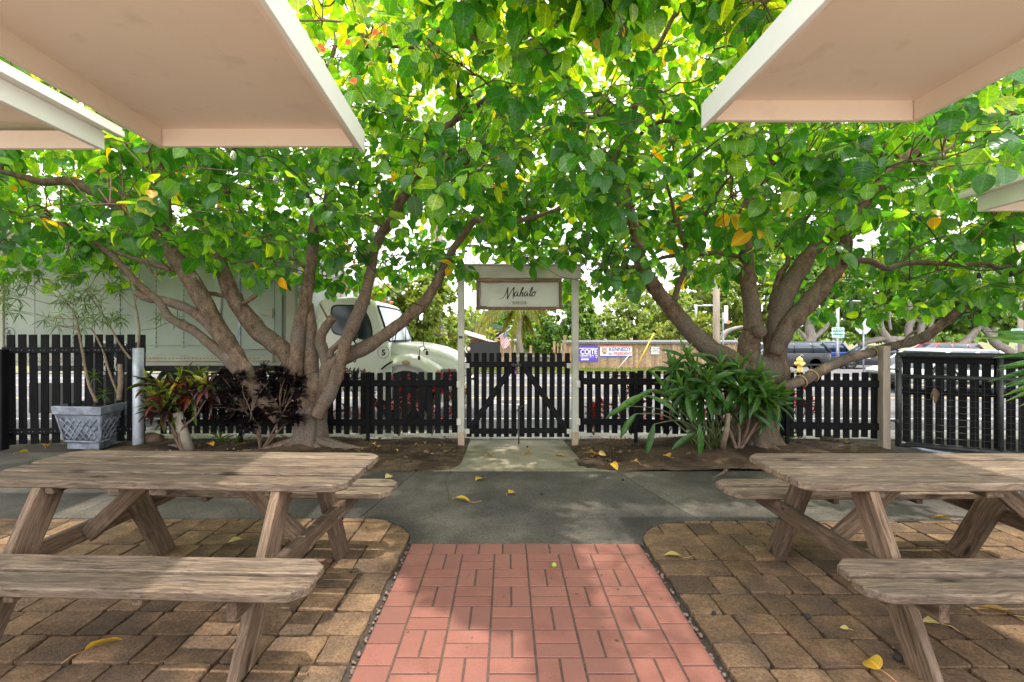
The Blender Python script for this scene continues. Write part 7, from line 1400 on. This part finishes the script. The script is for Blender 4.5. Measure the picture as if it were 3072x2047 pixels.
# ================================================================ border plants
def plant(name, label, cat, base, tips, T, tid, m, L, W, n, droop, tint, nsingle, stemr=.012, group=None, stemm=None, via=None):
    t = thing(name, label, cat, base, group); st = MB(); A = []; bs = Vector(base)
    nodes = [bs.lerp(Vector(tips[i][0]), .55) + Vector((0, 0, -.02)) for i in range(0, len(tips), max(6, len(tips) // 5))] if len(tips) > 10 else None
    if nodes:
        for q in nodes: qq, rq = smooth_path([bs, bs.lerp(q, .5) + Vector((random.gauss(0, .04), 0, .03)), q], [stemr * 1.8, stemr * 1.4, stemr], 4); st.tube(qq, rq, 6)
    b00 = bs; s0 = stemr
    for c, ax in tips:
        c = Vector(c)
        if nodes: bs = min(nodes, key=lambda q: (q - c).length); stemr = s0 * .55
        md = bs.lerp(c, .5) + Vector((random.gauss(0, .04), random.gauss(0, .04), .02))
        st.tube(smooth_path([bs, bs.lerp(md, .6), md, c], [stemr * 1.6, stemr * 1.3, stemr, stemr * .7])[0], smooth_path([bs, bs, md, c], [stemr * 1.6, stemr * 1.3, stemr, stemr * .7])[1], 6)
        A += rosette(c, ax, n, L, droop)
    st.build('stem', stemm or M_stem, t)
    P, D, N_, LL, FF = (np.array([tuple(a[i]) if i < 3 else a[i] for a in A]) for i in range(5))
    place_leaves(t, T, tid, P, D, N_, LL, np.full(len(A), W) * LL / L, np.array([tint(f) for f in FF]), RNG.integers(0, len(T), len(A)), m, nsingle); return t
M_croton = leafmat('croton_leaf', [(0, (.016, .010, .013)), (.18, (.035, .014, .016)), (.36, (.14, .018, .014)), (.5, (.20, .06, .03)), (.62, (.03, .055, .012)), (.8, (.09, .18, .015)), (.93, (.26, .29, .02)), (1, (.40, .26, .03))], (2.2, 1.6, .9), .25, .3, True, kveins=9)
M_darkc = leafmat('dark_croton_leaf', [(0, (.006, .0045, .007)), (.6, (.014, .008, .014)), (.85, (.03, .012, .016)), (.93, (.018, .04, .008)), (1, (.14, .17, .015))], (1.6, 1.2, 1.0), .15, .3, vein=False)
M_strap = leafmat('strap_leaf', [(0, (.018, .062, .012)), (.5, (.035, .115, .018)), (.8, (.08, .19, .025)), (.93, (.17, .17, .02)), (1, (.42, .25, .015))], (3.0, 2.3, .9), .3, .27, True, kveins=12)
M_redti = leafmat('red_leaf', [(0, (.06, .006, .010)), (.5, (.22, .016, .018)), (.85, (.36, .03, .025)), (.94, (.10, .05, .02)), (1, (.42, .22, .05))], (2.4, 1.2, 1.2), .4, .35, vein=False)
def tn(*w): 
    def f(fr): return min(1, max(0, random.choice(w) + random.gauss(0, .05)))
    return f
def QP(l, d): return [(at(380 + x * .2551, 1020 + y * .2551, d + random.uniform(-.15, .15)), (random.gauss(0, .3), -.2 + random.gauss(0, .2), 1)) for x, y in l]
def ct(f): return min(1, max(0, (random.choice((.8, .86, .93)) if f < .22 else random.choice((.02, .06, .1, .14, .18, .2, .34, .55, .62, .62, .66, .74, .78, .97))) + random.gauss(0, .03)))
bsx = at(580, 1340, 5.9)
plant('croton', 'croton with long green, yellow and dark red leaves beside the galvanized post', 'shrub', (gnd(580, 1345).x, 5.95, 0), QP([(240, 470), (400, 560), (640, 430), (850, 430), (560, 560), (720, 560), (950, 520), (480, 720), (820, 620), (1000, 620), (330, 700), (620, 680), (420, 800), (600, 800), (300, 780), (760, 760), (540, 880)], 5.95), STRAP, 'strap', M_croton, .24, .042, 17, .55, ct, 220, .011, None, M_twig)
A_ = [(x, y) for x in range(1180, 2080, 105) for y in range(430, 960, 100)]; random.shuffle(A_)
tips = [(at(380 + (x + random.gauss(0, 30)) * .2551, 1020 + (y + random.gauss(0, 30)) * .2551, 6.05 + random.uniform(-.3, .3)), (random.gauss(0, .4), random.gauss(0, .4), 1)) for x, y in A_[:64]]
tips += [(at(380 + x * .2551, 1020 + y * .2551, 6.0), (0, 0, 1)) for x, y in ((1620, 330), (1760, 360), (1820, 370), (2080, 470), (1900, 470), (1100, 400), (1250, 400), (950, 760), (900, 800))]
plant('dark_croton', 'bushy croton with small curled purple-black leaves in front of the forked trunk', 'shrub', (-2.95, 5.95, 0), tips, SMALL, 'small', M_darkc, .115, .036, 36, .35, tn(.1, .3, .5, .6, .75, .88), 150, .008, None, M_twig)
A_ = [(x, y) for x in range(820, 2200, 130) for y in range(200, 760, 120)]
tips = [(at(1820 + x * .2551, 1020 + y * .2551, 5.55 + random.uniform(-.2, .2)), (random.gauss(0, .25) + (x - 1400) / 1500, -.35 + random.gauss(0, .2), .9)) for x, y in ((950, 190), (790, 330), (1050, 330), (1330, 310), (1550, 330), (1750, 400), (1960, 640), (1430, 715), (1000, 470), (1190, 480), (1560, 500), (1850, 560), (2050, 690), (1250, 570), (900, 560), (1110, 680), (1700, 560), (1330, 470), (1480, 420), (1640, 620), (1880, 760), (830, 470), (1210, 380), (1010, 580), (1800, 480))]
plant('strap_leaved_shrub', 'shrub with whorls of long glossy green leaves against the leaning trunk', 'shrub', (2.62, 5.62, .06), tips, STRAP, 'strap', M_strap, .30, .058, 13, .65, lambda f: min(1, (.8 if f < .2 else random.choice((.1, .25, .4, .5, .6))) + (.42 if random.random() < .035 else 0)), 260, .012, None, M_twig)
MB().tube(smooth_path([gnd(2165, 1362) + Vector((0, 0, .0)), at(2172, 1325, 5.5), at(2182, 1280, 5.45), at(2185, 1240, 5.45)], [.034, .03, .027, .022])[0], smooth_path([gnd(2165, 1362), at(2172, 1325, 5.5), at(2182, 1280, 5.45), at(2185, 1240, 5.45)], [.034, .03, .027, .022])[1], 9, noise=.06).build('stem', M_stem, bpy.data.objects['strap_leaved_shrub'])
# crinum-like clump with long stalks
cl_ = thing('broad_blade_clump', 'clump of arching stalks ending in single broad blades left of the leaning trunk', 'plant', (2.38, 5.75, .06)); st = MB(); A = []
for (x, y), (tx_, ty_) in zip(((420, 650), (560, 590), (300, 780), (350, 870), (560, 990), (1090, 1000), (480, 660), (760, 720), (950, 620), (1180, 640), (700, 620), (1060, 1090), (1700, 860)), ((-1, -.5), (-.9, -.4), (-1, -.25), (-.7, -.8), (-.35, -1.2), (0, -1.4), (1.0, -.5), (-.4, .3), (-.1, .8), (.4, .6), (-.5, .7), (-.9, -.5), (.8, -.6))):
    b0 = Vector((2.38 + random.uniform(-.12, .12), 5.75 + random.uniform(-.1, .1), .06)); e = at(1820 + x * .2551, 1020 + y * .2551, 5.55 + random.uniform(-.2, .15)); md = b0.lerp(e, .55) + Vector((0, 0, .16)); st.tube(smooth_path([b0, md, e], [.010, .008, .005], 6)[0], smooth_path([b0, md, e], [.010, .008, .005], 6)[1], 5); A.append((e, Vector((tx_, -.15, ty_)), Vector((0, -.6, .8)), .36, .5))
for k in range(26):
    b0 = Vector((2.38 + random.uniform(-.2, .2), 5.75 + random.uniform(-.12, .12), .06)); e = b0 + Vector((random.gauss(0, .18), random.uniform(-.2, .1), random.uniform(.35, .6))); st.tube([b0, b0.lerp(e, .5) + Vector((0, 0, .05)), e], [.009, .007, .004], 5)
st.build('stalks', mat('leaf_stalk', (.06, .09, .025), (.12, .14, .05), rough=.5, scale=10), cl_)
P, D, N_, LL, FF = (np.array([tuple(a[i]) if i < 3 else a[i] for a in A]) for i in range(5)); place_leaves(cl_, STRAP, 'strap', P, D, N_, LL, np.full(len(A), .085), RNG.uniform(.2, .7, len(A)), RNG.integers(0, 2, len(A)), M_strap, len(A))
for lb, px, py, d, n, L, W, mm in (('small spiky green rosette at the foot of the dark croton', 660, 1328, 6.0, 16, .20, .03, M_strap), ('little grassy tuft between the dark croton and the forked trunk', 712, 1330, 6.05, 12, .13, .014, M_strap), ('fallen spray of glossy leaves right of the leaning trunk base', 2360, 1320, 5.9, 12, .24, .05, M_strap)):
    c = gnd(px, py + 6); t = thing('rosette_plant', lb, 'plant', (c.x, c.y, .02)); A = rosette((c.x, c.y, .07), (0, 0, 1), n, L, .25, .25); P, D, N_, LL, FF = (np.array([tuple(a[i]) if i < 3 else a[i] for a in A]) for i in range(5)); place_leaves(t, STRAP, 'strap', P, D, N_, LL, LL * W / L, RNG.uniform(.4, .85, len(A)), RNG.integers(0, 4, len(A)), mm, len(A))
# red-leaved hedge plants outside the low fences
for k, (x, y) in enumerate([(-4.1, 6.95), (-3.4, 7.0), (-2.75, 6.95), (-2.05, 7.0), (-1.5, 6.92), (-1.05, 6.98), (-.62, 6.95), (1.22, 6.95), (1.75, 6.98), (2.25, 6.95), (2.9, 6.9), (3.55, 6.85), (4.0, 6.8)]):
    tips = [((x + random.gauss(0, .16), y + random.gauss(0, .10), random.uniform(.28, .86) if not (0.9 < x < 1.5) else random.uniform(.2, .5)), (random.gauss(0, .4), random.gauss(0, .4), 1)) for _ in range(9)]
    where = 'left of the gate' if x < 0 else 'right of the gate'
    lb = ('red-leaved shrub behind the low fence %s, number of pickets from the gate post: about %d' % (('between the planter and gate', int((-.6 - x) / .11)) if x < 0 else ('between gate and corner post', int((x - .9) / .11))))
    ORD = ['nearest the gate post', 'second from the gate post', 'third from the gate post', 'fourth from the gate post', 'fifth from the gate post', 'sixth from the gate post', 'farthest from the gate post']
    i = (6 - k) if x < 0 else (k - 7); o = ORD[i] if i < (6 if x < 0 else 5) else ORD[6]
    plant('red_shrub', 'red-leaved shrub outside the fence, %s on the %s side' % (o, 'truck' if x < 0 else 'metal gate'), 'shrub', (x, y, 0), tips, SMALL, 'small', M_redti, .12, .05, 12, .6, tn(.1, .4, .6, .75, .9), 0, .006, 'red shrubs outside the fences')
# fan palm leaf reaching in at the edge
fp_ = thing('fan_palm', 'fan palm leaf with browned tips reaching over the table by the metal gate', 'palm', (4.35, 3.7, 0)); hubp = at(3330, 1080, 3.6); A = []
MB().tube([(4.35, 3.7, 0), (4.5, 3.7, .6), hubp], [.03, .025, .014], 8).build('stalk', M_stem, fp_)
for k in range(22): a = R(158 + k * 3.4) + random.gauss(0, .01); A.append((hubp, Vector((math.cos(a), random.gauss(-.06, .05), math.sin(a) * .95 - .0)), Vector((.1, -.8, .6)), .93 * random.uniform(.9, 1.03) * (1 - .012 * k), 0))
P, D, N_, LL, FF = (np.array([tuple(a[i]) if i < 3 else a[i] for a in A]) for i in range(5)); place_leaves(fp_, NEEDLE[:2], 'needle', P, D, N_, LL, np.full(len(A), .055), RNG.uniform(.3, .75, len(A)), RNG.integers(0, 2, len(A)), M_strap, len(A))
# ================================================================ small things
# fallen leaves, each its own
M_fall = leafmat('fallen_leaf', [(0, (.30, .20, .07)), (.4, (.50, .30, .025)), (.8, (.60, .40, .04)), (1, (.55, .46, .18))], (1.3, 1.2, .7), .2, .5, True)
FL = [(1462, 1368, 'on the gate slab, left of its middle'), (1573, 1366, 'in the middle of the gate slab'), (1693, 1371, 'near the right edge of the gate slab'), (1450, 1437, 'at the back of the dark concrete path below the gate slab'), (1408, 1508, 'lying flat with a long stalk on the dark concrete path'), (1527, 1487, 'standing curled on the dark concrete path'), (1172, 1430, 'pale yellow beside the end of the far bench'), (1768, 1373, 'at the left edge of the right bed'), (1796, 1378, 'half brown in the right bed'), (1909, 1406, 'bright and bent in the right bed, nearest the path'), (2008, 1383, 'yellow over pink in the right bed'), (2068, 1378, 'pale and flat in the right bed'), (2180, 1362, 'pale beside the thin stem in the right bed'), (2210, 1340, 'yellow and long at the foot of the leaning trunk'), (1835, 1408, 'orange tipped in the right bed beside another'), (1122, 1345, 'in the left bed near the gate'), (1190, 1362, 'small in the left bed near the gate slab'), (985, 1350, 'on the roots of the forked tree'), (717, 1345, 'under the dark croton'), (628, 1345, 'by the spiky rosette'), (55, 1372, 'on the concrete in front of the tall fence'), (135, 1355, 'on the concrete beside the planter foot'), (722, 1628, 'dry and pale under the table by the planter'), (822, 1628, 'pale green under the table by the planter'), (255, 1965, 'long and yellow on the pavers in front of the near bench'), (2047, 1675, 'pale with its stalk up on the pavers beside the tile walk'), (2850, 1560, 'long and yellow behind the table by the metal gate'), (2830, 1895, 'curled pale brown on the pavers by the bench leg'), (2640, 2030, 'torn and yellow at the bottom of the photo'), (3040, 1850, 'brown and long under the bench by the metal gate'), (1855, 1330, 'yellow at the fence foot in the right bed'), (2330, 1345, 'broad yellow at the right of the leaning trunk'), (2030, 1330, 'pale on the roots left of the leaning trunk'), (2545, 1895 , 'tiny pale on the lit pavers'), (305, 1322, 'orange brown beside the planter')]
for i, (px, py, wh) in enumerate(FL):
    p = gnd(px, py); L = .112 * random.uniform(.75, 1.15) * (.35 if 'tiny' in wh or 'small' in wh else 1) * (1.35 if 'long' in wh else 1); a = random.uniform(0, 6.28)
    if 'long' in wh: a = random.choice((.3, 2.8, .9))
    W = L * (.35 if 'long' in wh else .7) ; k = random.choice((1, 2, 5)); t0 = 1.0 if 'pale' in wh else (.1 if 'brown' in wh or 'dry' in wh else random.uniform(.4, .8))
    z = .012 + (.035 if p.y > 5.2 and not -.5 < p.x < .78 else 0)
    me = leafmesh('fallen_leaf', [KOU[k]], np.array([[0, 0, L * .5 * .18]]), np.array([[math.cos(a), math.sin(a), random.uniform(0, .35)]]), np.array([[random.gauss(0, .35), random.gauss(0, .35), 1.0]]), np.array([L]), np.array([W]), np.array([t0]), np.array([0])); me.materials.append(M_fall)
    zm = min(v.co.z for v in me.vertices); o = link('fallen_leaf', me, None, None, Matrix.Translation((p.x, p.y, z - zm - .006))); tag(o, 'fallen leaf, ' + wh, 'leaf', 'fallen yellow leaves')
    sm = MB().tube([(0, 0, L * .09), (-math.cos(a) * L * .3, -math.sin(a) * L * .3, L * .1), (-math.cos(a + .3) * L * .6, -math.sin(a + .3) * L * .6, L * .06 + zm)], [.0025, .002, .0015], 5).mesh('stalk'); WL[o.name] = Vector((p.x, p.y, z - zm - .006)); link('stalk', sm, M_fall, o, Matrix.Translation(WL[o.name]))
# nuts and fruit on the ground
def ball(px, py, r, m, nm, lb):
    p = gnd(px, py); o = MB().lathe([(r * math.sin(math.pi * k / 8), -r * math.cos(math.pi * k / 8)) for k in range(9)], 12).mesh(nm); tag(link(nm, o, m, None, Matrix.Translation((p.x, p.y, r - .001)) @ Euler((.4, .2, 0)).to_matrix().to_4x4()), lb, nm.replace('_', ' '), 'fallen nuts and fruit')
M_nut = mat('dark_nut', (.012, .01, .009), (.03, .024, .02), rough=.8, scale=40)
ball(1662, 1703, .016, M_fruit, 'fallen_fruit', 'single green fruit lying on the red tiles')
for px, py, r, lb in ((1869, 1443, .012, 'dark nut by the control joint at the back of the path'), (1625, 1486, .012, 'dark nut in the middle of the path'), (2506, 1810, .013, 'dark nut by the joint between pavers in front of the far leg'), (2424, 1857, .014, 'dark nut on the pavers, nearest the tile walk'), (2695, 1985, .017, 'large dark nut at the foot of the near table leg'), (1582, 1343, .012, 'dark nut on the gate slab'), (2142, 1845, .011, 'small brown nut in the paver joint')): ball(px, py, r, M_nut, 'fallen_nut', lb)
n = 120; mb = MB(); 
for k in range(n):
    s_ = random.choice((-1, 1)); x = (WX0 - .012 if s_ < 0 else WX1 + .012) + random.gauss(0, .006); y = random.uniform(1.9, 3.32); r = random.choice((.004, .006, .008, .011)); mb.lathe([(0, 0), (r, r * .6), (r * .8, r * 1.4), (0, r * 1.8)], 6, Matrix.Translation((x, y, -.018)))
tag(mb.build('joint_pebbles', mat('joint_pebble', (.10, .06, .05), (.22, .15, .12), scale=30)), 'small nuts and pebbles lodged in the gaps beside the red tiles', 'pebbles', kind='stuff')
m_ = 420; P = np.stack([RNG.uniform(-3.6, 3.8, m_), RNG.uniform(1.9, 5.1, m_), np.full(m_, .004)], 1); a_ = RNG.uniform(0, 6.28, m_); L_ = RNG.uniform(.006, .024, m_)
me = leafmesh('ground_debris', SMALL, P, np.stack([np.cos(a_), np.sin(a_), RNG.normal(0, .1, m_)], 1), np.stack([RNG.normal(0, .3, m_), RNG.normal(0, .3, m_), np.ones(m_)], 1), L_, L_ * RNG.uniform(.2, .6, m_), RNG.random(m_) ** 1.5, RNG.integers(0, 3, m_)); me.materials.append(M_litter)
tag(link('ground_debris', me), 'tiny scraps of leaf and twig scattered over the paving', 'debris', kind='stuff')
# rocks and leaning stub in the left bed
def rock(px, py, sx, sy, sz, m, lb, seed):
    g = random.Random(seed); p = gnd(px, py); mb = MB(); V = []; F = []; nu, nv = 14, 9
    for j in range(nv):
        th = math.pi * j / (nv - 1)
        for i in range(nu):
            a = 2 * math.pi * i / nu; q = 1 + .14 * math.sin(3 * a + seed) * math.sin(th) + .1 * math.sin(5 * a + 4 * th) + g.gauss(0, .035); V.append((sx * q * math.sin(th) * math.cos(a), sy * q * math.sin(th) * math.sin(a), sz * (.75 + q * math.cos(th) * .8)))
    F = [(j * nu + i, j * nu + (i + 1) % nu, (j + 1) * nu + (i + 1) % nu, (j + 1) * nu + i)[::-1] for j in range(nv - 1) for i in range(nu)]; mb.add(V, F, None, True); o = link('rock', mb.mesh('rock'), m, None, Matrix.Translation((p.x, p.y, -.01))); tag(o, lb, 'rock')
rock(452, 1333, .155, .12, .10, mat('brown_rock', (.07, .042, .03), (.16, .10, .07), rough=.9, scale=9, bump=.9, bscale=25), 'rough brown boulder at the foot of the galvanized post', 2)
rock(525, 1343, .085, .06, .035, mat('grey_cobble', (.13, .11, .10), (.2, .18, .16), rough=.8, scale=9), 'smooth grey cobble beside the brown boulder', 5); rock(2490, 1325, .11, .08, .06, mat('earth_lump', (.10, .07, .05), (.16, .12, .085), rough=.95, scale=14, bump=.8), 'earthy lump of rock in front of the low fence by the corner post', 7)
rock(915, 1346, .16, .10, .022, mat('moss', (.05, .07, .015), (.10, .12, .02), rough=.95, scale=30, bump=.9), 'low mossy stone at the foot of the forked trunk', 8)
a, b_ = at(532, 1238, 5.95), at(568, 1326, 6.0); b_.z = 0; mb = MB().tube([a, b_], [.055, .058], 12); tag(mb.build('wood_stub', mat('stub_wood', (.22, .19, .14), (.33, .29, .22), rough=.8, scale=12), origin=b_), 'pale leaning wooden stub under the long-leaved croton', 'stub')
# black notice board outside the tall fence
nb_ = thing('notice_board', 'black banner with white text seen between the pickets of the tall fence', 'banner', (-5.05, 7.05, 0)); BX0, BX1 = at(272, 0, 7.05).x, at(425, 0, 7.05).x
MB().box(((BX0 + BX1) / 2, 7.07, .72), (BX1 - BX0, .02, 1.12)).build('sheet', plain('banner_sheet', (.012, .012, .013), .45), nb_)
for s_, px, py, sz in (('C', 311, 1037, .16), ('F', 372, 1036, .12), ('h', 309, 1074, .15), ('ax', 342, 1076, .12), ('in', 310, 1090, .15), ('LF', 342, 1091, .10), ('808', 306, 1106, .10), ('.70', 343, 1106, .10), ('th', 310, 1120, .07), ('in', 342, 1120, .07), ('pe', 376, 1120, .06), ('A', 343, 1156, .10)): text('lettering', s_, nb_, at(px, py, 7.05), sz, M_bw, bold=.003)
for px in (285, 410): plank('stake', (at(px, 0, 7.1).x, 7.1, -.05), (at(px, 0, 7.1).x, 7.1, 1.3), .05, .03, M_legwood, nb_, up=(1, 0, 0))
# café lights on black cable
M_bulb = bpy.data.materials.new('clear_bulb'); M_bulb.use_nodes = True; pb = M_bulb.node_tree.nodes['Principled BSDF']; pb.inputs['Transmission Weight'].default_value = .9; pb.inputs['Roughness'].default_value = .05; pb.inputs['Base Color'].default_value = (.9, .9, .88, 1)
sk = MB().lathe([(.006, .0), (.010, -.006), (.017, -.02), (.019, -.055), (.017, -.06), (0, -.06)], 12).mesh('socket'); bl = MB().lathe([(.012, -.058), (.020, -.075), (.027, -.100), (.026, -.122), (.016, -.142), (0, -.148)], 14).mesh('bulb')
def lights(label, cables, bulbs):
    p0 = at(*cables[0][0]); t = thing('string_lights', label, 'string lights', p0.to_tuple(), 'cafe string lights')
    for c in cables: Q, _ = smooth_path([at(*p) for p in c], [1] * len(c), 6); MB().tube(Q, .0055, 5).build('cable', M_rubber, t)
    for px, py, d in bulbs:
        p = at(px, py, d); s_ = link('socket', sk, M_rubber, t, Matrix.Translation(p)); WL[s_.name] = p; link('bulb', bl, M_bulb, s_, Matrix.Translation(p))
lights('black cable with clear bulbs looping through the forked tree', [[(640, 425, 4.3), (700, 440, 4.3), (760, 470, 4.4), (828, 475, 4.5), (925, 560, 4.8), (990, 640, 5.2), (1115, 805, 5.7), (1168, 865, 5.8), (1220, 900, 5.85), (1265, 918, 5.85)]], [(700, 432, 4.3), (828, 505, 4.5), (922, 575, 4.8), (985, 640, 5.2), (1165, 872, 5.8), (1170, 170, 4.5)])
lights('black cable with clear bulbs running from the gate header into the leaning tree', [[(1755, 805, 6.3), (1790, 812, 6.2), (1815, 800, 6.1), (1845, 720, 5.6), (1862, 650, 5.0), (1990, 560, 4.6), (2090, 470, 4.3), (2220, 372, 4.1)], [(1790, 812, 6.2), (1835, 800, 6.1), (1885, 780, 6.0), (1925, 760, 6.0)]], [(1815, 805, 6.1), (1788, 826, 6.2), (1882, 792, 6.0), (1861, 705, 5.7), (2225, 405, 4.1), (2070, 515, 4.5)])
lights('black cable with clear bulbs under the boughs above the metal gate', [[(2560, 700, 5.4), (2730, 640, 5.3), (2860, 780, 5.3), (2937, 812, 5.3), (3035, 800, 5.2), (3120, 760, 5.1)], [(2730, 650, 5.3), (2729, 845, 5.3)]], [(2937, 818, 5.3), (3034, 812, 5.2)])
# loose plugs hanging from the bough of the forked tree
pc = thing('hanging_plugs', 'two black plugs on a thin cable hanging from the bough beside the truck hood', 'cable', at(1271, 935, 5.8).to_tuple()); mb = MB()
Q, _ = smooth_path([at(1271, 932, 5.8), at(1271, 980, 5.8), at(1270, 1036, 5.8), at(1262, 1040, 5.8), at(1258, 1060, 5.8), at(1257, 1070, 5.8)], [1] * 6, 5); mb.tube(Q, .0045, 5); mb.build('cable', M_rubber, pc); mb = MB(); Q, _ = smooth_path([at(1270, 1036, 5.8), at(1275, 1044, 5.78), at(1270, 1052, 5.8), at(1278, 1048, 5.8), at(1281, 1056, 5.8)], [1] * 5, 5); mb.tube(Q, .005, 5); mb.build('cable', M_rubber, pc)
for px, py in ((1257, 1074), (1281, 1060)): link('plug', boxmesh((.03, .022, .05), .006), M_rubber, pc, Matrix.Translation(at(px, py, 5.8)))
dc = MB(); Q, _ = smooth_path([at(2900, 905, 5.5), at(2915, 930, 5.45), at(2930, 915, 5.5), at(2920, 950, 5.5), at(2918, 985, 5.5)], [1] * 5, 5); dc.tube(Q, .005, 5); tag(dc.build('looped_cable', M_rubber, origin=at(2915, 930, 5.45)), 'small loop of black cable hanging from the end of the leaning limb', 'cable')
# dead brown leaf caught on the mesh of the metal gate
p = gp(.33, .78, .03); D = np.array([[.1, 0, -1.0], [.35, 0, -1], [-.25, -.1, -1]]); me = leafmesh('caught_leaf', STRAP, np.zeros((3, 3)), D, np.tile([[-.4, -1, .2]], (3, 1)), np.array([.20, .17, .15]), np.array([.045, .06, .04]), np.array([.0, .05, .1]), np.array([0, 1, 2])); me.materials.append(mat('dry_leaf', (.10, .06, .035), (.19, .125, .07), scale=30)); tag(link('caught_leaf', me, None, None, Matrix.Translation(p)), 'dry brown leaf caught in the mesh of the metal gate', 'leaf')
